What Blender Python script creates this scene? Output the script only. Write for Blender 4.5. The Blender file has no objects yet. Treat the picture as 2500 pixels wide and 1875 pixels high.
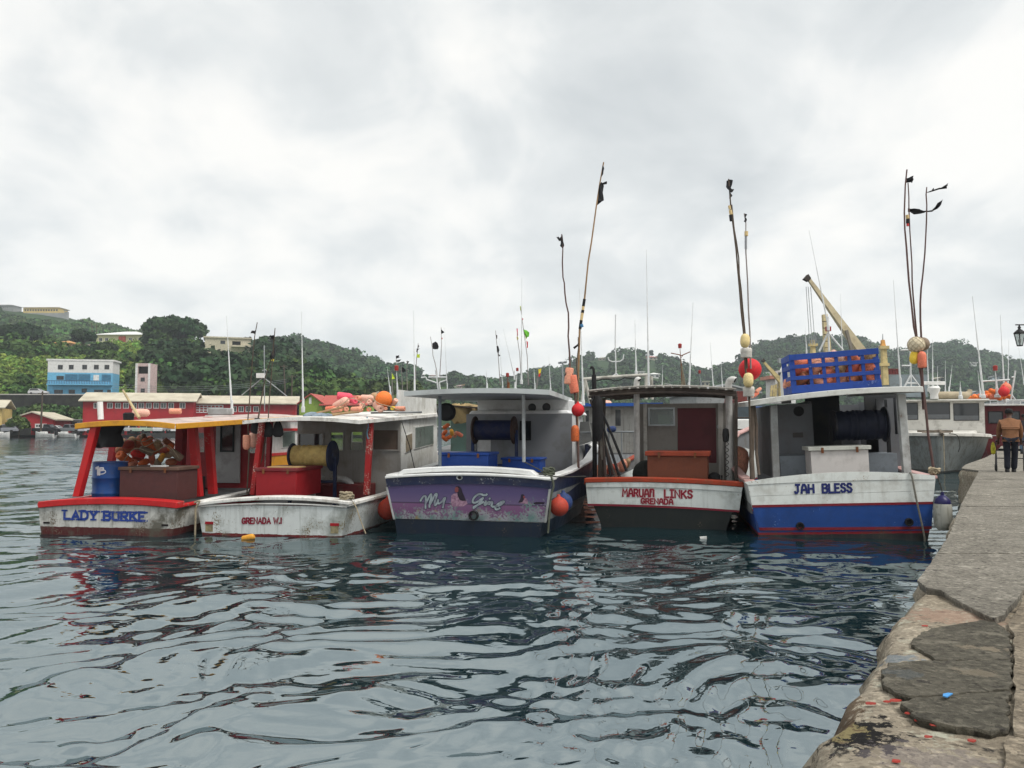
import bpy, math, random
import numpy as np
from mathutils import Vector, Matrix, Euler
# ------------------------------------------------------------------ camera, sky, sun, exposure
S = bpy.context.scene
FPX = 1950.0                       # focal length in pixels of the 2500 px wide photograph
PITCH = math.atan(102.5 / FPX)
EYE = Vector((0.0, 0.0, 2.2))      # about 1.2 m above the quay, 2.2 m above the water
cd = bpy.data.cameras.new('camera')
cd.sensor_width = 36.0
cd.lens = FPX / 2500.0 * 36.0
cd.clip_start = 0.1
cd.clip_end = 6000.0
camera = bpy.data.objects.new('camera', cd)
S.collection.objects.link(camera)
camera.location = EYE
camera.rotation_euler = (math.pi / 2 + PITCH, 0, 0)
S.camera = camera
SUN_EL, SUN_AZ = math.radians(58), math.radians(128)   # azimuth from +Y towards +X
W = bpy.data.worlds.new('World')
S.world = W
W.use_nodes = True
wn, wl = W.node_tree.nodes, W.node_tree.links
wn.clear()
def N(nodes, t, **kw):
 n = nodes.new(t)
 for k, v in kw.items():
  setattr(n, k, v)
 return n
def ramp(nodes, stops, interp='LINEAR'):
 r = nodes.new('ShaderNodeValToRGB')
 r.color_ramp.interpolation = interp
 e = r.color_ramp.elements
 while len(e) < len(stops):
  e.new(0.5)
 for el, (p, c) in zip(e, stops):
  el.position = p
  el.color = (c[0], c[1], c[2], 1) if len(c) == 3 else c
 return r
def mathn(nodes, links, op, a, b=None, c=None, clamp=False):
 n = nodes.new('ShaderNodeMath')
 n.operation = op
 n.use_clamp = clamp
 for i, v in enumerate((a, b, c)):
  if v is None:
   continue
  if isinstance(v, (int, float)):
   n.inputs[i].default_value = v
  else:
   links.new(v, n.inputs[i])
 return n.outputs[0]
def mixc(nodes, links, fac, a, b, blend='MIX'):
 n = nodes.new('ShaderNodeMix')
 n.data_type = 'RGBA'
 n.blend_type = blend
 for s, v in ((n.inputs[0], fac), (n.inputs[6], a), (n.inputs[7], b)):
  if isinstance(v, (int, float)):
   s.default_value = v
  elif isinstance(v, (tuple, list)):
   s.default_value = (v[0], v[1], v[2], 1)
  else:
   links.new(v, s)
 return n.outputs[2]
tc = N(wn, 'ShaderNodeTexCoord')
sx = N(wn, 'ShaderNodeSeparateXYZ')
wl.new(tc.outputs['Generated'], sx.inputs[0])
den = mathn(wn, wl, 'ADD', mathn(wn, wl, 'MAXIMUM', sx.outputs[2], 0.0), 0.35)
cx = N(wn, 'ShaderNodeCombineXYZ')
wl.new(mathn(wn, wl, 'DIVIDE', sx.outputs[0], den), cx.inputs[0])
wl.new(mathn(wn, wl, 'DIVIDE', sx.outputs[1], den), cx.inputs[1])
def cloudnoise(scale, loc, detail, rough, dist):
 mp = N(wn, 'ShaderNodeMapping')
 mp.inputs['Location'].default_value = loc
 mp.inputs['Scale'].default_value = (1.15, 1.0, 1)
 wl.new(cx.outputs[0], mp.inputs[0])
 no = N(wn, 'ShaderNodeTexNoise')
 no.inputs['Scale'].default_value = scale
 no.inputs['Detail'].default_value = detail
 no.inputs['Roughness'].default_value = rough
 no.inputs['Distortion'].default_value = dist
 wl.new(mp.outputs[0], no.inputs['Vector'])
 return no.outputs['Fac']
c1 = cloudnoise(1.25, (15.43, 9.17, 0), 4.0, 0.5, 0.2)
c2 = cloudnoise(2.9, (26.6, 19.5, 2), 6.0, 0.55, 0.3)
cl = mathn(wn, wl, 'ADD', mathn(wn, wl, 'MULTIPLY', c1, 0.52), mathn(wn, wl, 'MULTIPLY', c2, 0.48))
cr = ramp(wn, [(0.33, (0.315, 0.332, 0.338)), (0.465, (0.42, 0.431, 0.428)), (0.51, (0.48, 0.482, 0.47)), (0.565, (0.53, 0.522, 0.5))])
wl.new(cl, cr.inputs[0])
sky = N(wn, 'ShaderNodeTexSky')
sky.sky_type = 'NISHITA'
sky.sun_disc = False
sky.sun_elevation = SUN_EL
sky.sun_rotation = SUN_AZ
skys = mixc(wn, wl, 1.0, sky.outputs[0], (0.1, 0.1, 0.1), 'MULTIPLY')
hz_ = mathn(wn, wl, 'POWER', mathn(wn, wl, 'SUBTRACT', 1.0, mathn(wn, wl, 'MAXIMUM', sx.outputs[2], 0.0)), 7.0)
hg = mathn(wn, wl, 'MULTIPLY_ADD', hz_, 0.16, 1.0)       # an overcast sky is lighter all round the horizon
hc = N(wn, 'ShaderNodeCombineColor')
for i in range(3):
 wl.new(hg, hc.inputs[i])
skyc = mixc(wn, wl, 1.0, mixc(wn, wl, 0.95, skys, cr.outputs[0]), hc.outputs[0], 'MULTIPLY')
bg = N(wn, 'ShaderNodeBackground')
bg.inputs[1].default_value = 1.0
wl.new(skyc, bg.inputs[0])
wo = N(wn, 'ShaderNodeOutputWorld')
wl.new(bg.outputs[0], wo.inputs[0])
ld = bpy.data.lights.new('sun', 'SUN')
ld.energy = 1.5
ld.angle = math.radians(22)
ld.color = (1.0, 0.965, 0.91)
sun = bpy.data.objects.new('sun', ld)
S.collection.objects.link(sun)
sd = Vector((math.sin(SUN_AZ) * math.cos(SUN_EL), math.cos(SUN_AZ) * math.cos(SUN_EL), math.sin(SUN_EL)))
sun.rotation_euler = sd.to_track_quat('Z', 'Y').to_euler()
sun.location = (0, 0, 60)
S.view_settings.view_transform = 'Standard'
S.view_settings.look = 'None'
S.view_settings.exposure = 1.0
S.view_settings.gamma = 1.0
S.view_settings.use_curve_mapping = False
S.cycles.max_bounces = 6
S.cycles.diffuse_bounces = 2
S.cycles.glossy_bounces = 3
S.cycles.transparent_max_bounces = 12
S.cycles.volume_bounces = 0
S.cycles.caustics_reflective = False
S.cycles.caustics_refractive = False
# ------------------------------------------------------------------ projection helpers (a pixel of the photograph -> a point of the place)
CP, SP = math.cos(PITCH), math.sin(PITCH)
def ray(px, py):
 u, v = (px - 1250.0) / FPX, (937.5 - py) / FPX
 return Vector((u, CP - v * SP, SP + v * CP))
def at(px, py, Y):
 d = ray(px, py)
 return EYE + d * (Y / d.y)
def onz(px, py, z):
 d = ray(px, py)
 return EYE + d * ((z - EYE.z) / d.z)
def proj(p):
 q = Vector(p) - EYE
 f = q.y * CP + q.z * SP
 u = -q.y * SP + q.z * CP
 return (1250 + FPX * q.x / f, 937.5 - FPX * u / f)
# ------------------------------------------------------------------ materials
MATS = {}
def newmat(name):
 m = bpy.data.materials.new(name)
 m.use_nodes = True
 nt = m.node_tree
 return m, nt.nodes, nt.links, nt.nodes['Principled BSDF']
def objcoord(nodes, links, scale=(1, 1, 1)):
 t = nodes.new('ShaderNodeTexCoord')
 mp = nodes.new('ShaderNodeMapping')
 mp.inputs['Scale'].default_value = scale
 links.new(t.outputs['Object'], mp.inputs[0])
 return mp.outputs[0]
def noise(nodes, links, vec, scale, detail=4, rough=0.55):
 n = nodes.new('ShaderNodeTexNoise')
 n.inputs['Scale'].default_value = scale
 n.inputs['Detail'].default_value = detail
 n.inputs['Roughness'].default_value = rough
 links.new(vec, n.inputs['Vector'])
 return n.outputs['Fac']
def srgb(r, g, b):
 return tuple((c / 255 / 12.92 if c / 255 <= 0.04045 else ((c / 255 + 0.055) / 1.055) ** 2.4) for c in (r, g, b))
def dress(nodes, links, bsdf, col, vec, var, scale, dirt, dirtcol, dirtscale, chips, chipcol, streak, bump, rough):
 """col: colour tuple or socket; adds blotches, dirt, run-down streaks, chips and relief"""
 n1 = noise(nodes, links, vec, scale)
 if isinstance(col, tuple):
  lo = tuple(c * (1 - var) for c in col)
  hi = tuple(min(0.95, c * (1 + var)) for c in col)
  c = mixc(nodes, links, mathn(nodes, links, 'MULTIPLY_ADD', n1, 2.4, -0.7, clamp=True), lo, hi)
 else:
  k = mathn(nodes, links, 'MULTIPLY_ADD', n1, 2 * var, 1 - var)
  cb = nodes.new('ShaderNodeCombineColor')
  for i in range(3):
   links.new(k, cb.inputs[i])
  c = mixc(nodes, links, 1.0, col, cb.outputs[0], 'MULTIPLY')
 if dirt > 0:
  n2 = noise(nodes, links, vec, dirtscale, 6, 0.65)
  f = mathn(nodes, links, 'MULTIPLY', mathn(nodes, links, 'MULTIPLY_ADD', n2, 6.5, -3.15, clamp=True), min(1.0, dirt * 1.25))
  c = mixc(nodes, links, f, c, dirtcol)
 if streak > 0:
  mp = nodes.new('ShaderNodeMapping')
  mp.inputs['Scale'].default_value = (9, 9, 0.7)
  links.new(vec, mp.inputs[0])
  n3 = noise(nodes, links, mp.outputs[0], 1.6, 4, 0.6)
  f = mathn(nodes, links, 'MULTIPLY', mathn(nodes, links, 'MULTIPLY_ADD', n3, 6.0, -3.1, clamp=True), min(1.0, streak * 1.3))
  c = mixc(nodes, links, f, c, dirtcol)
 if chips > 0:
  n4 = noise(nodes, links, vec, 26, 5, 0.7)
  n5 = noise(nodes, links, vec, 2.2, 3, 0.5)
  s = mathn(nodes, links, 'ADD', mathn(nodes, links, 'MULTIPLY', n4, 0.6), mathn(nodes, links, 'MULTIPLY', n5, 0.4))
  f = mathn(nodes, links, 'MULTIPLY_ADD', s, 30.0, -30.0 * (0.635 - 0.1 * chips), clamp=True)
  c = mixc(nodes, links, f, c, chipcol)
 links.new(c, bsdf.inputs['Base Color'])
 bsdf.inputs['Specular IOR Level'].default_value = 0.25
 nr = noise(nodes, links, vec, scale * 3, 3)
 links.new(mathn(nodes, links, 'MULTIPLY_ADD', nr, 0.3, rough - 0.15, clamp=True), bsdf.inputs['Roughness'])
 if bump > 0:
  b = nodes.new('ShaderNodeBump')
  b.inputs['Strength'].default_value = min(1.0, bump)
  b.inputs['Distance'].default_value = 0.02
  nb = noise(nodes, links, vec, scale * 7, 6, 0.65)
  links.new(nb, b.inputs['Height'])
  links.new(b.outputs[0], bsdf.inputs['Normal'])
def paint(name, col, rough=0.5, var=0.12, scale=1.5, dirt=0.25, dirtcol=(0.09, 0.075, 0.055), dirtscale=2.2,
          chips=0.0, chipcol=(0.16, 0.1, 0.07), streak=0.0, bump=0.12, metal=0.0):
 if name in MATS:
  return MATS[name]
 m, n, l, b = newmat(name)
 dress(n, l, b, tuple(col), objcoord(n, l), var, scale, dirt, dirtcol, dirtscale, chips, chipcol, streak, bump, rough)
 b.inputs['Metallic'].default_value = metal
 MATS[name] = m
 return m
def banded(name, bands, rough=0.45, wob=0.0, tilt=0.0, **kw):
 """hull paint in horizontal bands: [(upper z, colour), ...] rising"""
 if name in MATS:
  return MATS[name]
 m, n, l, b = newmat(name)
 vec = objcoord(n, l)
 sp = n.new('ShaderNodeSeparateXYZ')
 l.new(vec, sp.inputs[0])
 z = mathn(n, l, 'MULTIPLY_ADD', sp.outputs[0], tilt, sp.outputs[2])
 if wob:
  z = mathn(n, l, 'MULTIPLY_ADD', noise(n, l, vec, 7, 4), wob, z)
 f = mathn(n, l, 'MULTIPLY_ADD', z, 1 / 4.0, 0.25)
 stops = [(0.0, bands[0][1])]
 for (z0, _), (_, c) in zip(bands[:-1], bands[1:]):
  stops.append((z0 / 4.0 + 0.25, c))
 r = ramp(n, stops, 'CONSTANT')
 l.new(f, r.inputs[0])
 d = dict(var=0.14, scale=1.5, dirt=0.3, dirtcol=(0.07, 0.065, 0.05), dirtscale=2.0, chips=0.3, chipcol=(0.1, 0.08, 0.06), streak=0.2, bump=0.15)
 d.update(kw)
 dress(n, l, b, r.outputs[0], vec, d['var'], d['scale'], d['dirt'], d['dirtcol'], d['dirtscale'], d['chips'], d['chipcol'], d['streak'], d['bump'], rough)
 MATS[name] = m
 return m
def glass(name, tint=(0.03, 0.04, 0.045), clear=0.0):
 if name in MATS:
  return MATS[name]
 m, n, l, b = newmat(name)
 b.inputs['Base Color'].default_value = (*tint, 1)
 b.inputs['Roughness'].default_value = 0.06
 b.inputs['Specular IOR Level'].default_value = 0.6
 if clear > 0:
  tr = n.new('ShaderNodeBsdfTransparent')
  tr.inputs[0].default_value = (0.86, 0.9, 0.88, 1)
  ms = n.new('ShaderNodeMixShader')
  ms.inputs[0].default_value = clear
  l.new(b.outputs[0], ms.inputs[1])
  l.new(tr.outputs[0], ms.inputs[2])
  l.new(ms.outputs[0], n['Material Output'].inputs[0])
 MATS[name] = m
 return m
def foliage(name, attr='Col', rough=0.75):
 if name in MATS:
  return MATS[name]
 m, n, l, b = newmat(name)
 a = n.new('ShaderNodeAttribute')
 a.attribute_name = attr
 l.new(a.outputs['Color'], b.inputs['Base Color'])
 b.inputs['Roughness'].default_value = rough
 b.inputs['Specular IOR Level'].default_value = 0.15
 MATS[name] = m
 return m
# ------------------------------------------------------------------ mesh building
C = S.collection
class MB:
 def __init__(s):
  s.v, s.f = [], []
 def add(s, vs, fs):
  o = len(s.v)
  s.v += [tuple(p) for p in vs]
  s.f += [tuple(i + o for i in f) for f in fs]
  return s
 def hexa(s, b, t):
  return s.add(list(b) + list(t), [(3, 2, 1, 0), (4, 5, 6, 7), (0, 1, 5, 4), (1, 2, 6, 5), (2, 3, 7, 6), (3, 0, 4, 7)])
 def box(s, x0, x1, y0, y1, z0, z1):
  return s.hexa([(x0, y0, z0), (x1, y0, z0), (x1, y1, z0), (x0, y1, z0)], [(x0, y0, z1), (x1, y0, z1), (x1, y1, z1), (x0, y1, z1)])
 def ext(s, poly, vec):
  n = len(poly)
  vec = Vector(vec)
  a = [Vector(p) for p in poly]
  b = [p + vec for p in a]
  return s.add(a + b, [tuple(range(n))[::-1], tuple(range(n, 2 * n))] + [(i, (i + 1) % n, n + (i + 1) % n, n + i) for i in range(n)])
 def strip(s, pts, wv, hv):
  """rectangular section (wv wide, hv high) swept along pts"""
  wv, hv = Vector(wv), Vector(hv)
  vs, fs = [], []
  for p in pts:
   p = Vector(p)
   vs += [p, p + wv, p + wv + hv, p + hv]
  for i in range(len(pts) - 1):
   a, b = 4 * i, 4 * i + 4
   fs += [(a + k, a + (k + 1) % 4, b + (k + 1) % 4, b + k) for k in range(4)]
  e = 4 * (len(pts) - 1)
  fs += [(3, 2, 1, 0), (e, e + 1, e + 2, e + 3)]
  return s.add(vs, fs)
 def loft(s, rows, close=False, caps=False):
  n = len(rows[0])
  vs = [p for r in rows for p in r]
  fs = []
  for i in range(len(rows) - 1):
   for j in range(n if close else n - 1):
    k = (j + 1) % n
    fs.append((i * n + j, i * n + k, (i + 1) * n + k, (i + 1) * n + j))
  if caps:
   fs.append(tuple(range(n))[::-1])
   fs.append(tuple((len(rows) - 1) * n + j for j in range(n)))
  return s.add(vs, fs)
 def tube(s, pts, r, n=8):
  pts = [Vector(p) for p in pts]
  rs = r if isinstance(r, (list, tuple)) else [r] * len(pts)
  rows, up = [], None
  for i, p in enumerate(pts):
   d = (pts[min(i + 1, len(pts) - 1)] - pts[max(i - 1, 0)]).normalized()
   if up is None:
    up = d.orthogonal().normalized()
   x = (up - d * up.dot(d))
   x = x.normalized() if x.length > 1e-6 else d.orthogonal().normalized()
   up = x
   y = d.cross(x)
   rows.append([p + (x * math.cos(2 * math.pi * k / n) + y * math.sin(2 * math.pi * k / n)) * rs[i] for k in range(n)])
  return s.loft(rows, True, True)
 def lathe(s, prof, n=16, M=None):
  rows = []
  for r, z in prof:
   rows.append([Vector((r * math.cos(2 * math.pi * k / n), r * math.sin(2 * math.pi * k / n), z)) for k in range(n)])
  if M is not None:
   rows = [[M @ p for p in row] for row in rows]
  return s.loft(rows, True, True)
 def panel(s, O, U, V, w, h, holes=(), t=0.05):
  """upright sheet from O along unit U (w) and V (h), front towards U x V, thickness t behind, with rectangular openings"""
  O, U, V = Vector(O), Vector(U), Vector(V)
  Nn = U.cross(V)
  us = sorted({0, w, *[u for a in holes for u in (a[0], a[1])]})
  vs_ = sorted({0, h, *[u for a in holes for u in (a[2], a[3])]})
  P = lambda u, v, d: O + U * u + V * v - Nn * d
  for u0, u1 in zip(us[:-1], us[1:]):
   for v0, v1 in zip(vs_[:-1], vs_[1:]):
    cu, cv = (u0 + u1) / 2, (v0 + v1) / 2
    if any(a[0] < cu < a[1] and a[2] < cv < a[3] for a in holes):
     continue
    s.add([P(u0, v0, 0), P(u1, v0, 0), P(u1, v1, 0), P(u0, v1, 0)], [(0, 1, 2, 3)])
    s.add([P(u0, v0, t), P(u1, v0, t), P(u1, v1, t), P(u0, v1, t)], [(3, 2, 1, 0)])
  for (a0, a1, b0, b1), fl in [((0, w, 0, h), 1)] + [(q, 0) for q in holes]:
   c = [(a0, b0), (a1, b0), (a1, b1), (a0, b1)]
   for i in range(4):
    (p, q), (r, z) = c[i], c[(i + 1) % 4]
    f = [P(p, q, 0), P(p, q, t), P(r, z, t), P(r, z, 0)]
    s.add(f, [(0, 1, 2, 3)] if fl else [(3, 2, 1, 0)])
  return s
 def build(s, name, mat, parent=None, M=None, bevel=0.0, smooth=35):
  me = bpy.data.meshes.new(name)
  me.from_pydata(s.v, [], s.f)
  me.materials.append(mat)
  if smooth:
   me.polygons.foreach_set('use_smooth', [True] * len(me.polygons))
   me.set_sharp_from_angle(angle=math.radians(smooth))
  return link(name, me, parent, M, bevel)
def link(name, me, parent=None, M=None, bevel=0.0):
 o = bpy.data.objects.new(name, me)
 C.objects.link(o)
 if parent is not None:
  o.parent = parent
 if M is not None:
  o.matrix_basis = M
 if bevel:
  b = o.modifiers.new('bevel', 'BEVEL')
  b.width = bevel
  b.segments = 2
  b.limit_method = 'ANGLE'
 return o
def tag(o, label, cat, group=None):
 o['label'] = label
 o['category'] = cat
 if group:
  o['group'] = group
 return o
def struct(o, kind='structure'):
 o['kind'] = kind
 return o
def thing(name, label, cat, M=None, group=None):
 o = bpy.data.objects.new(name, None)
 C.objects.link(o)
 if M is not None:
  o.matrix_basis = M
 o.empty_display_size = 0.2
 return tag(o, label, cat, group)
def T(*p):
 return Matrix.Translation(Vector(p) if len(p) == 3 else Vector(p[0]))
def R(deg, ax):
 return Matrix.Rotation(math.radians(deg), 4, ax)
def along(d):
 """rotation that takes local z to direction d"""
 return Vector(d).to_track_quat('Z', 'Y').to_matrix().to_4x4()
# smooth value noise for geometry
def vnoise(x, y, seed=0):
 xi, yi = np.floor(x).astype(np.int64), np.floor(y).astype(np.int64)
 xf, yf = x - xi, y - yi
 u, v = xf * xf * (3 - 2 * xf), yf * yf * (3 - 2 * yf)
 def hsh(a, b):
  h = (a * 374761393 + b * 668265263 + seed * 974634773) & 0x7fffffff
  h = ((h ^ (h >> 13)) * 1274126177) & 0x7fffffff
  return ((h ^ (h >> 16)) & 0xffff) / 65535.0
 return (hsh(xi, yi) * (1 - u) + hsh(xi + 1, yi) * u) * (1 - v) + (hsh(xi, yi + 1) * (1 - u) + hsh(xi + 1, yi + 1) * u) * v
def fbm(x, y, oct=4, seed=0):
 a, s = 0.0, 0.0
 for i in range(oct):
  a = a + vnoise(x * 2 ** i, y * 2 ** i, seed + i) * 0.5 ** i
  s += 0.5 ** i
 return a / s
def npmesh(name, verts, faces, mat, smooth=True, parent=None):
 """verts (n,3), faces (m,4) numpy arrays"""
 me = bpy.data.meshes.new(name)
 k = faces.shape[1]
 me.vertices.add(len(verts))
 me.vertices.foreach_set('co', np.ascontiguousarray(verts, dtype=np.float32).ravel())
 me.loops.add(faces.size)
 me.loops.foreach_set('vertex_index', np.ascontiguousarray(faces, dtype=np.int32).ravel())
 me.polygons.add(len(faces))
 me.polygons.foreach_set('loop_start', np.arange(0, faces.size, k, dtype=np.int32))
 me.polygons.foreach_set('loop_total', np.full(len(faces), k, dtype=np.int32))
 me.polygons.foreach_set('use_smooth', np.full(len(faces), smooth))
 me.update()
 me.validate()
 me.materials.append(mat)
 return link(name, me, parent)
def gridfaces(nr, nc):
 i = np.arange((nr - 1) * (nc - 1))
 r, c = i // (nc - 1), i % (nc - 1)
 a = r * nc + c
 return np.stack([a, a + 1, a + nc + 1, a + nc], 1)
rnd = random.Random(7)
rng = np.random.default_rng(11)
# ================================================================== SETTING: water
def make_water():
 m, n, l, b = newmat('harbour_water')
 b.inputs['Base Color'].default_value = (0.006, 0.018, 0.022, 1)
 b.inputs['Roughness'].default_value = 0.015
 b.inputs['IOR'].default_value = 4.2
 b.inputs['Specular Tint'].default_value = (0.86, 0.97, 1.0, 1)
 vec = objcoord(n, l, (1.0, 1.5, 1))
 bp = n.new('ShaderNodeBump')
 bp.inputs['Strength'].default_value = 1.0
 bp.inputs['Distance'].default_value = 1.0
 ch = n.new('ShaderNodeAttribute')
 ch.attribute_name = 'chop'
 h1 = mathn(n, l, 'MULTIPLY', noise(n, l, vec, 4.0, 2, 0.4), 0.006)
 h2 = mathn(n, l, 'MULTIPLY', mathn(n, l, 'ADD', noise(n, l, vec, 1.3, 3, 0.5), noise(n, l, vec, 0.5, 2, 0.4)), mathn(n, l, 'MULTIPLY', ch.outputs['Fac'], 0.06))
 hh = mathn(n, l, 'ADD', h1, h2)
 l.new(mathn(n, l, 'MULTIPLY_ADD', ch.outputs['Fac'], 0.05, 0.012), b.inputs['Roughness'])
 l.new(hh, bp.inputs['Height'])
 l.new(bp.outputs[0], b.inputs['Normal'])
 r = [1.0]
 while r[-1] < 160:
  r.append(r[-1] + min(r[-1] * 0.0056, 0.22 if r[-1] < 70 else 0.5))
 while r[-1] < 1000:
  r.append(r[-1] * 1.2)
 r = np.array(r)
 a = np.radians(np.arange(-54, 54.01, 0.17))
 Rr, A = np.meshgrid(r, a, indexing='ij')
 X, Y = Rr * np.sin(A), Rr * np.cos(A)
 Z = np.zeros_like(X)
 g = np.random.default_rng(5)
 nw = 110
 lam = np.exp(g.uniform(math.log(0.1), math.log(0.62), nw))
 lam[:7] = g.uniform(1.0, 2.6, 7)
 far = np.zeros(nw, bool)
 far[7:29] = True                                     # longer chop out in the open basin only
 lam[7:29] = g.uniform(0.8, 2.4, 22)
 chop = np.clip((Rr - 14) / 40, 0, 1) * np.clip((X * -1 + 4 + Y * 0.12) / 10, 0.15, 1)
 th = np.radians(-72 + g.normal(0, 32, nw))           # travel direction, measured from +X
 ph = g.uniform(0, 6.28, nw)
 wx = (fbm(X * 0.5, Y * 0.5, 2, 31) - 0.5) * 1.6
 wy = (fbm(X * 0.5 + 9, Y * 0.5, 2, 37) - 0.5) * 1.6
 gust = 0.55 + 0.9 * fbm(X * 0.16, Y * 0.16, 2, 41)
 cell = np.minimum(Rr * 0.0056, np.where(Rr < 70, 0.22, 0.5))
 for i in range(nw):
  k = 2 * math.pi / lam[i]
  slope = 0.028 * min(1.0, lam[i] / 0.3) ** 0.5
  att = np.clip((lam[i] / cell - 3) / 4, 0, 1)
  if far[i]:
   att, slope = att * chop, 0.036
  Z += att * gust * slope / k * np.sin(k * (np.cos(th[i]) * (X + wx) + np.sin(th[i]) * (Y + wy)) + ph[i])
 Z *= np.clip((162 - Rr) / 12, 0, 1)
 o = npmesh('water', np.stack([X, Y, Z], -1).reshape(-1, 3), gridfaces(len(r), len(a))[:, ::-1], m)
 at_ = o.data.attributes.new('chop', 'FLOAT', 'POINT')
 at_.data.foreach_set('value', chop.ravel().astype(np.float32))
 struct(o)
make_water()
# ================================================================== SETTING: quay of old concrete under the photographer's feet
def concrete(name, col, col2, var=0.35, bump=0.8, spots=(0.05, 0.045, 0.04), sc=1.0, stains=()):
 m, n, l, b = newmat(name)
 vec = objcoord(n, l)
 a = noise(n, l, vec, 1.3 * sc, 6, 0.65)
 c = mixc(n, l, mathn(n, l, 'MULTIPLY_ADD', a, 3.2, -1.1, clamp=True), col, col2)
 f = mathn(n, l, 'ADD', mathn(n, l, 'MULTIPLY', noise(n, l, vec, 38 * sc, 5, 0.7), 0.5), mathn(n, l, 'MULTIPLY', noise(n, l, vec, 11 * sc, 6, 0.75), 0.5))
 g = mathn(n, l, 'MULTIPLY_ADD', f, 8 * var, 1 - 4 * var)
 cb = n.new('ShaderNodeCombineColor')
 for i in range(3):
  l.new(g, cb.inputs[i])
 c = mixc(n, l, 1.0, c, cb.outputs[0], 'MULTIPLY')
 vo = n.new('ShaderNodeTexVoronoi')
 vo.inputs['Scale'].default_value = 42 * sc
 l.new(vec, vo.inputs['Vector'])
 sv = n.new('ShaderNodeSeparateColor')
 l.new(vo.outputs['Color'], sv.inputs[0])
 peb = mathn(n, l, 'MULTIPLY_ADD', mathn(n, l, 'MULTIPLY_ADD', sv.outputs[0], 3.2, -2.2, clamp=True), 0.5, mathn(n, l, 'MULTIPLY_ADD', mathn(n, l, 'MULTIPLY_ADD', sv.outputs[1], 4, -3.1, clamp=True), -0.45, 0.97))
 cv_ = n.new('ShaderNodeCombineColor')
 for i in range(3):
  l.new(peb, cv_.inputs[i])
 c = mixc(n, l, 1.0, c, cv_.outputs[0], 'MULTIPLY')
 s = noise(n, l, vec, 9 * sc, 6, 0.75)
 c = mixc(n, l, mathn(n, l, 'MULTIPLY_ADD', s, 12, -6.9, clamp=True), c, spots)
 w = noise(n, l, vec, 5.5 * sc, 4, 0.7)
 c = mixc(n, l, mathn(n, l, 'MULTIPLY_ADD', w, 9, -5.2, clamp=True), c, tuple(min(0.6, x * 1.6) for x in col2))
 for (px_, py_, rx_, ry_, sc_, k_) in stains:      # tar and paint stains with a shape of their own
  p_ = onz(px_, py_, 0.955)
  mp = n.new('ShaderNodeMapping')
  mp.vector_type = 'TEXTURE'
  mp.inputs['Location'].default_value = p_
  mp.inputs['Rotation'].default_value = (0, 0, -0.35)
  mp.inputs['Scale'].default_value = (rx_, ry_, 1)
  l.new(vec, mp.inputs[0])
  ln = n.new('ShaderNodeVectorMath')
  ln.operation = 'LENGTH'
  l.new(mp.outputs[0], ln.inputs[0])
  dd = mathn(n, l, 'MULTIPLY_ADD', noise(n, l, vec, 16, 5, 0.7), -3.2, mathn(n, l, 'ADD', ln.outputs[1], 1.5))
  c = mixc(n, l, mathn(n, l, 'MULTIPLY', mathn(n, l, 'MULTIPLY_ADD', dd, -9, 6.0, clamp=True), k_), c, sc_)
 l.new(c, b.inputs['Base Color'])
 b.inputs['Roughness'].default_value = 0.9
 b.inputs['Specular IOR Level'].default_value = 0.2
 bp = n.new('ShaderNodeBump')
 bp.inputs['Strength'].default_value = bump
 bp.inputs['Distance'].default_value = 0.06
 h = mathn(n, l, 'ADD', noise(n, l, vec, 14 * sc, 8, 0.75), mathn(n, l, 'MULTIPLY_ADD', noise(n, l, vec, 60 * sc, 4, 0.7), 0.35, mathn(n, l, 'MULTIPLY', peb, 0.25)))
 l.new(h, bp.inputs['Height'])
 l.new(bp.outputs[0], b.inputs['Normal'])
 return m
M_BED = concrete('quay_bed_concrete', (0.31, 0.262, 0.195), (0.44, 0.385, 0.3), 0.28, 0.9, stains=[(2092, 1785, 0.17, 0.3, (0.012, 0.011, 0.011), 1.0), (2330, 1508, 0.4, 0.3, (0.42, 0.27, 0.2), 0.6), (2060, 1775, 0.1, 0.16, (0.5, 0.42, 0.2), 0.6), (2190, 1605, 0.16, 0.12, (0.2, 0.27, 0.33), 0.6), (2270, 1855, 0.3, 0.16, (0.24, 0.21, 0.22), 0.4), (2050, 1700, 0.12, 0.5, (0.13, 0.085, 0.05), 0.8)])
M_SLAB = concrete('dark_screed', (0.09, 0.083, 0.065), (0.14, 0.128, 0.1), 0.32, 0.9, stains=[(2410, 1595, 0.16, 0.06, (0.3, 0.25, 0.18), 0.7), (2200, 1660, 0.12, 0.1, (0.12, 0.15, 0.17), 0.35), (2390, 1660, 0.15, 0.08, (0.26, 0.22, 0.16), 0.6)])
M_TOP = concrete('grey_quay_concrete', (0.2, 0.185, 0.155), (0.3, 0.278, 0.235), 0.3, 0.9)
M_STRIP = concrete('pale_quay_concrete', (0.18, 0.15, 0.11), (0.27, 0.23, 0.175), 0.32, 0.7)
EDGE = [(1900, 2010), (1945, 1925), (1980, 1851), (2013, 1785), (2022, 1765), (2058, 1722), (2079, 1664), (2098, 1633), (2136, 1605), (2145, 1584), (2153, 1550),
  (2164, 1525), (2174, 1498), (2202, 1473), (2219, 1461), (2237, 1418), (2254, 1376), (2282, 1342), (2306, 1303), (2335, 1237), (2352, 1205), (2367, 1180), (2385, 1149),
  (2342, 1143), (2353, 1134), (2402, 1117), (2428, 1104), (2441, 1090), (2449, 1078), (2452, 1070)]
ez = [onz(x, y, 1.0) for x, y in EDGE]
ED = Vector((math.sin(math.radians(31.5)), math.cos(math.radians(31.5)), 0))     # the quay runs this way
EN = Vector((ED.y, -ED.x, 0))                                                     # and its land side is this way
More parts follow.
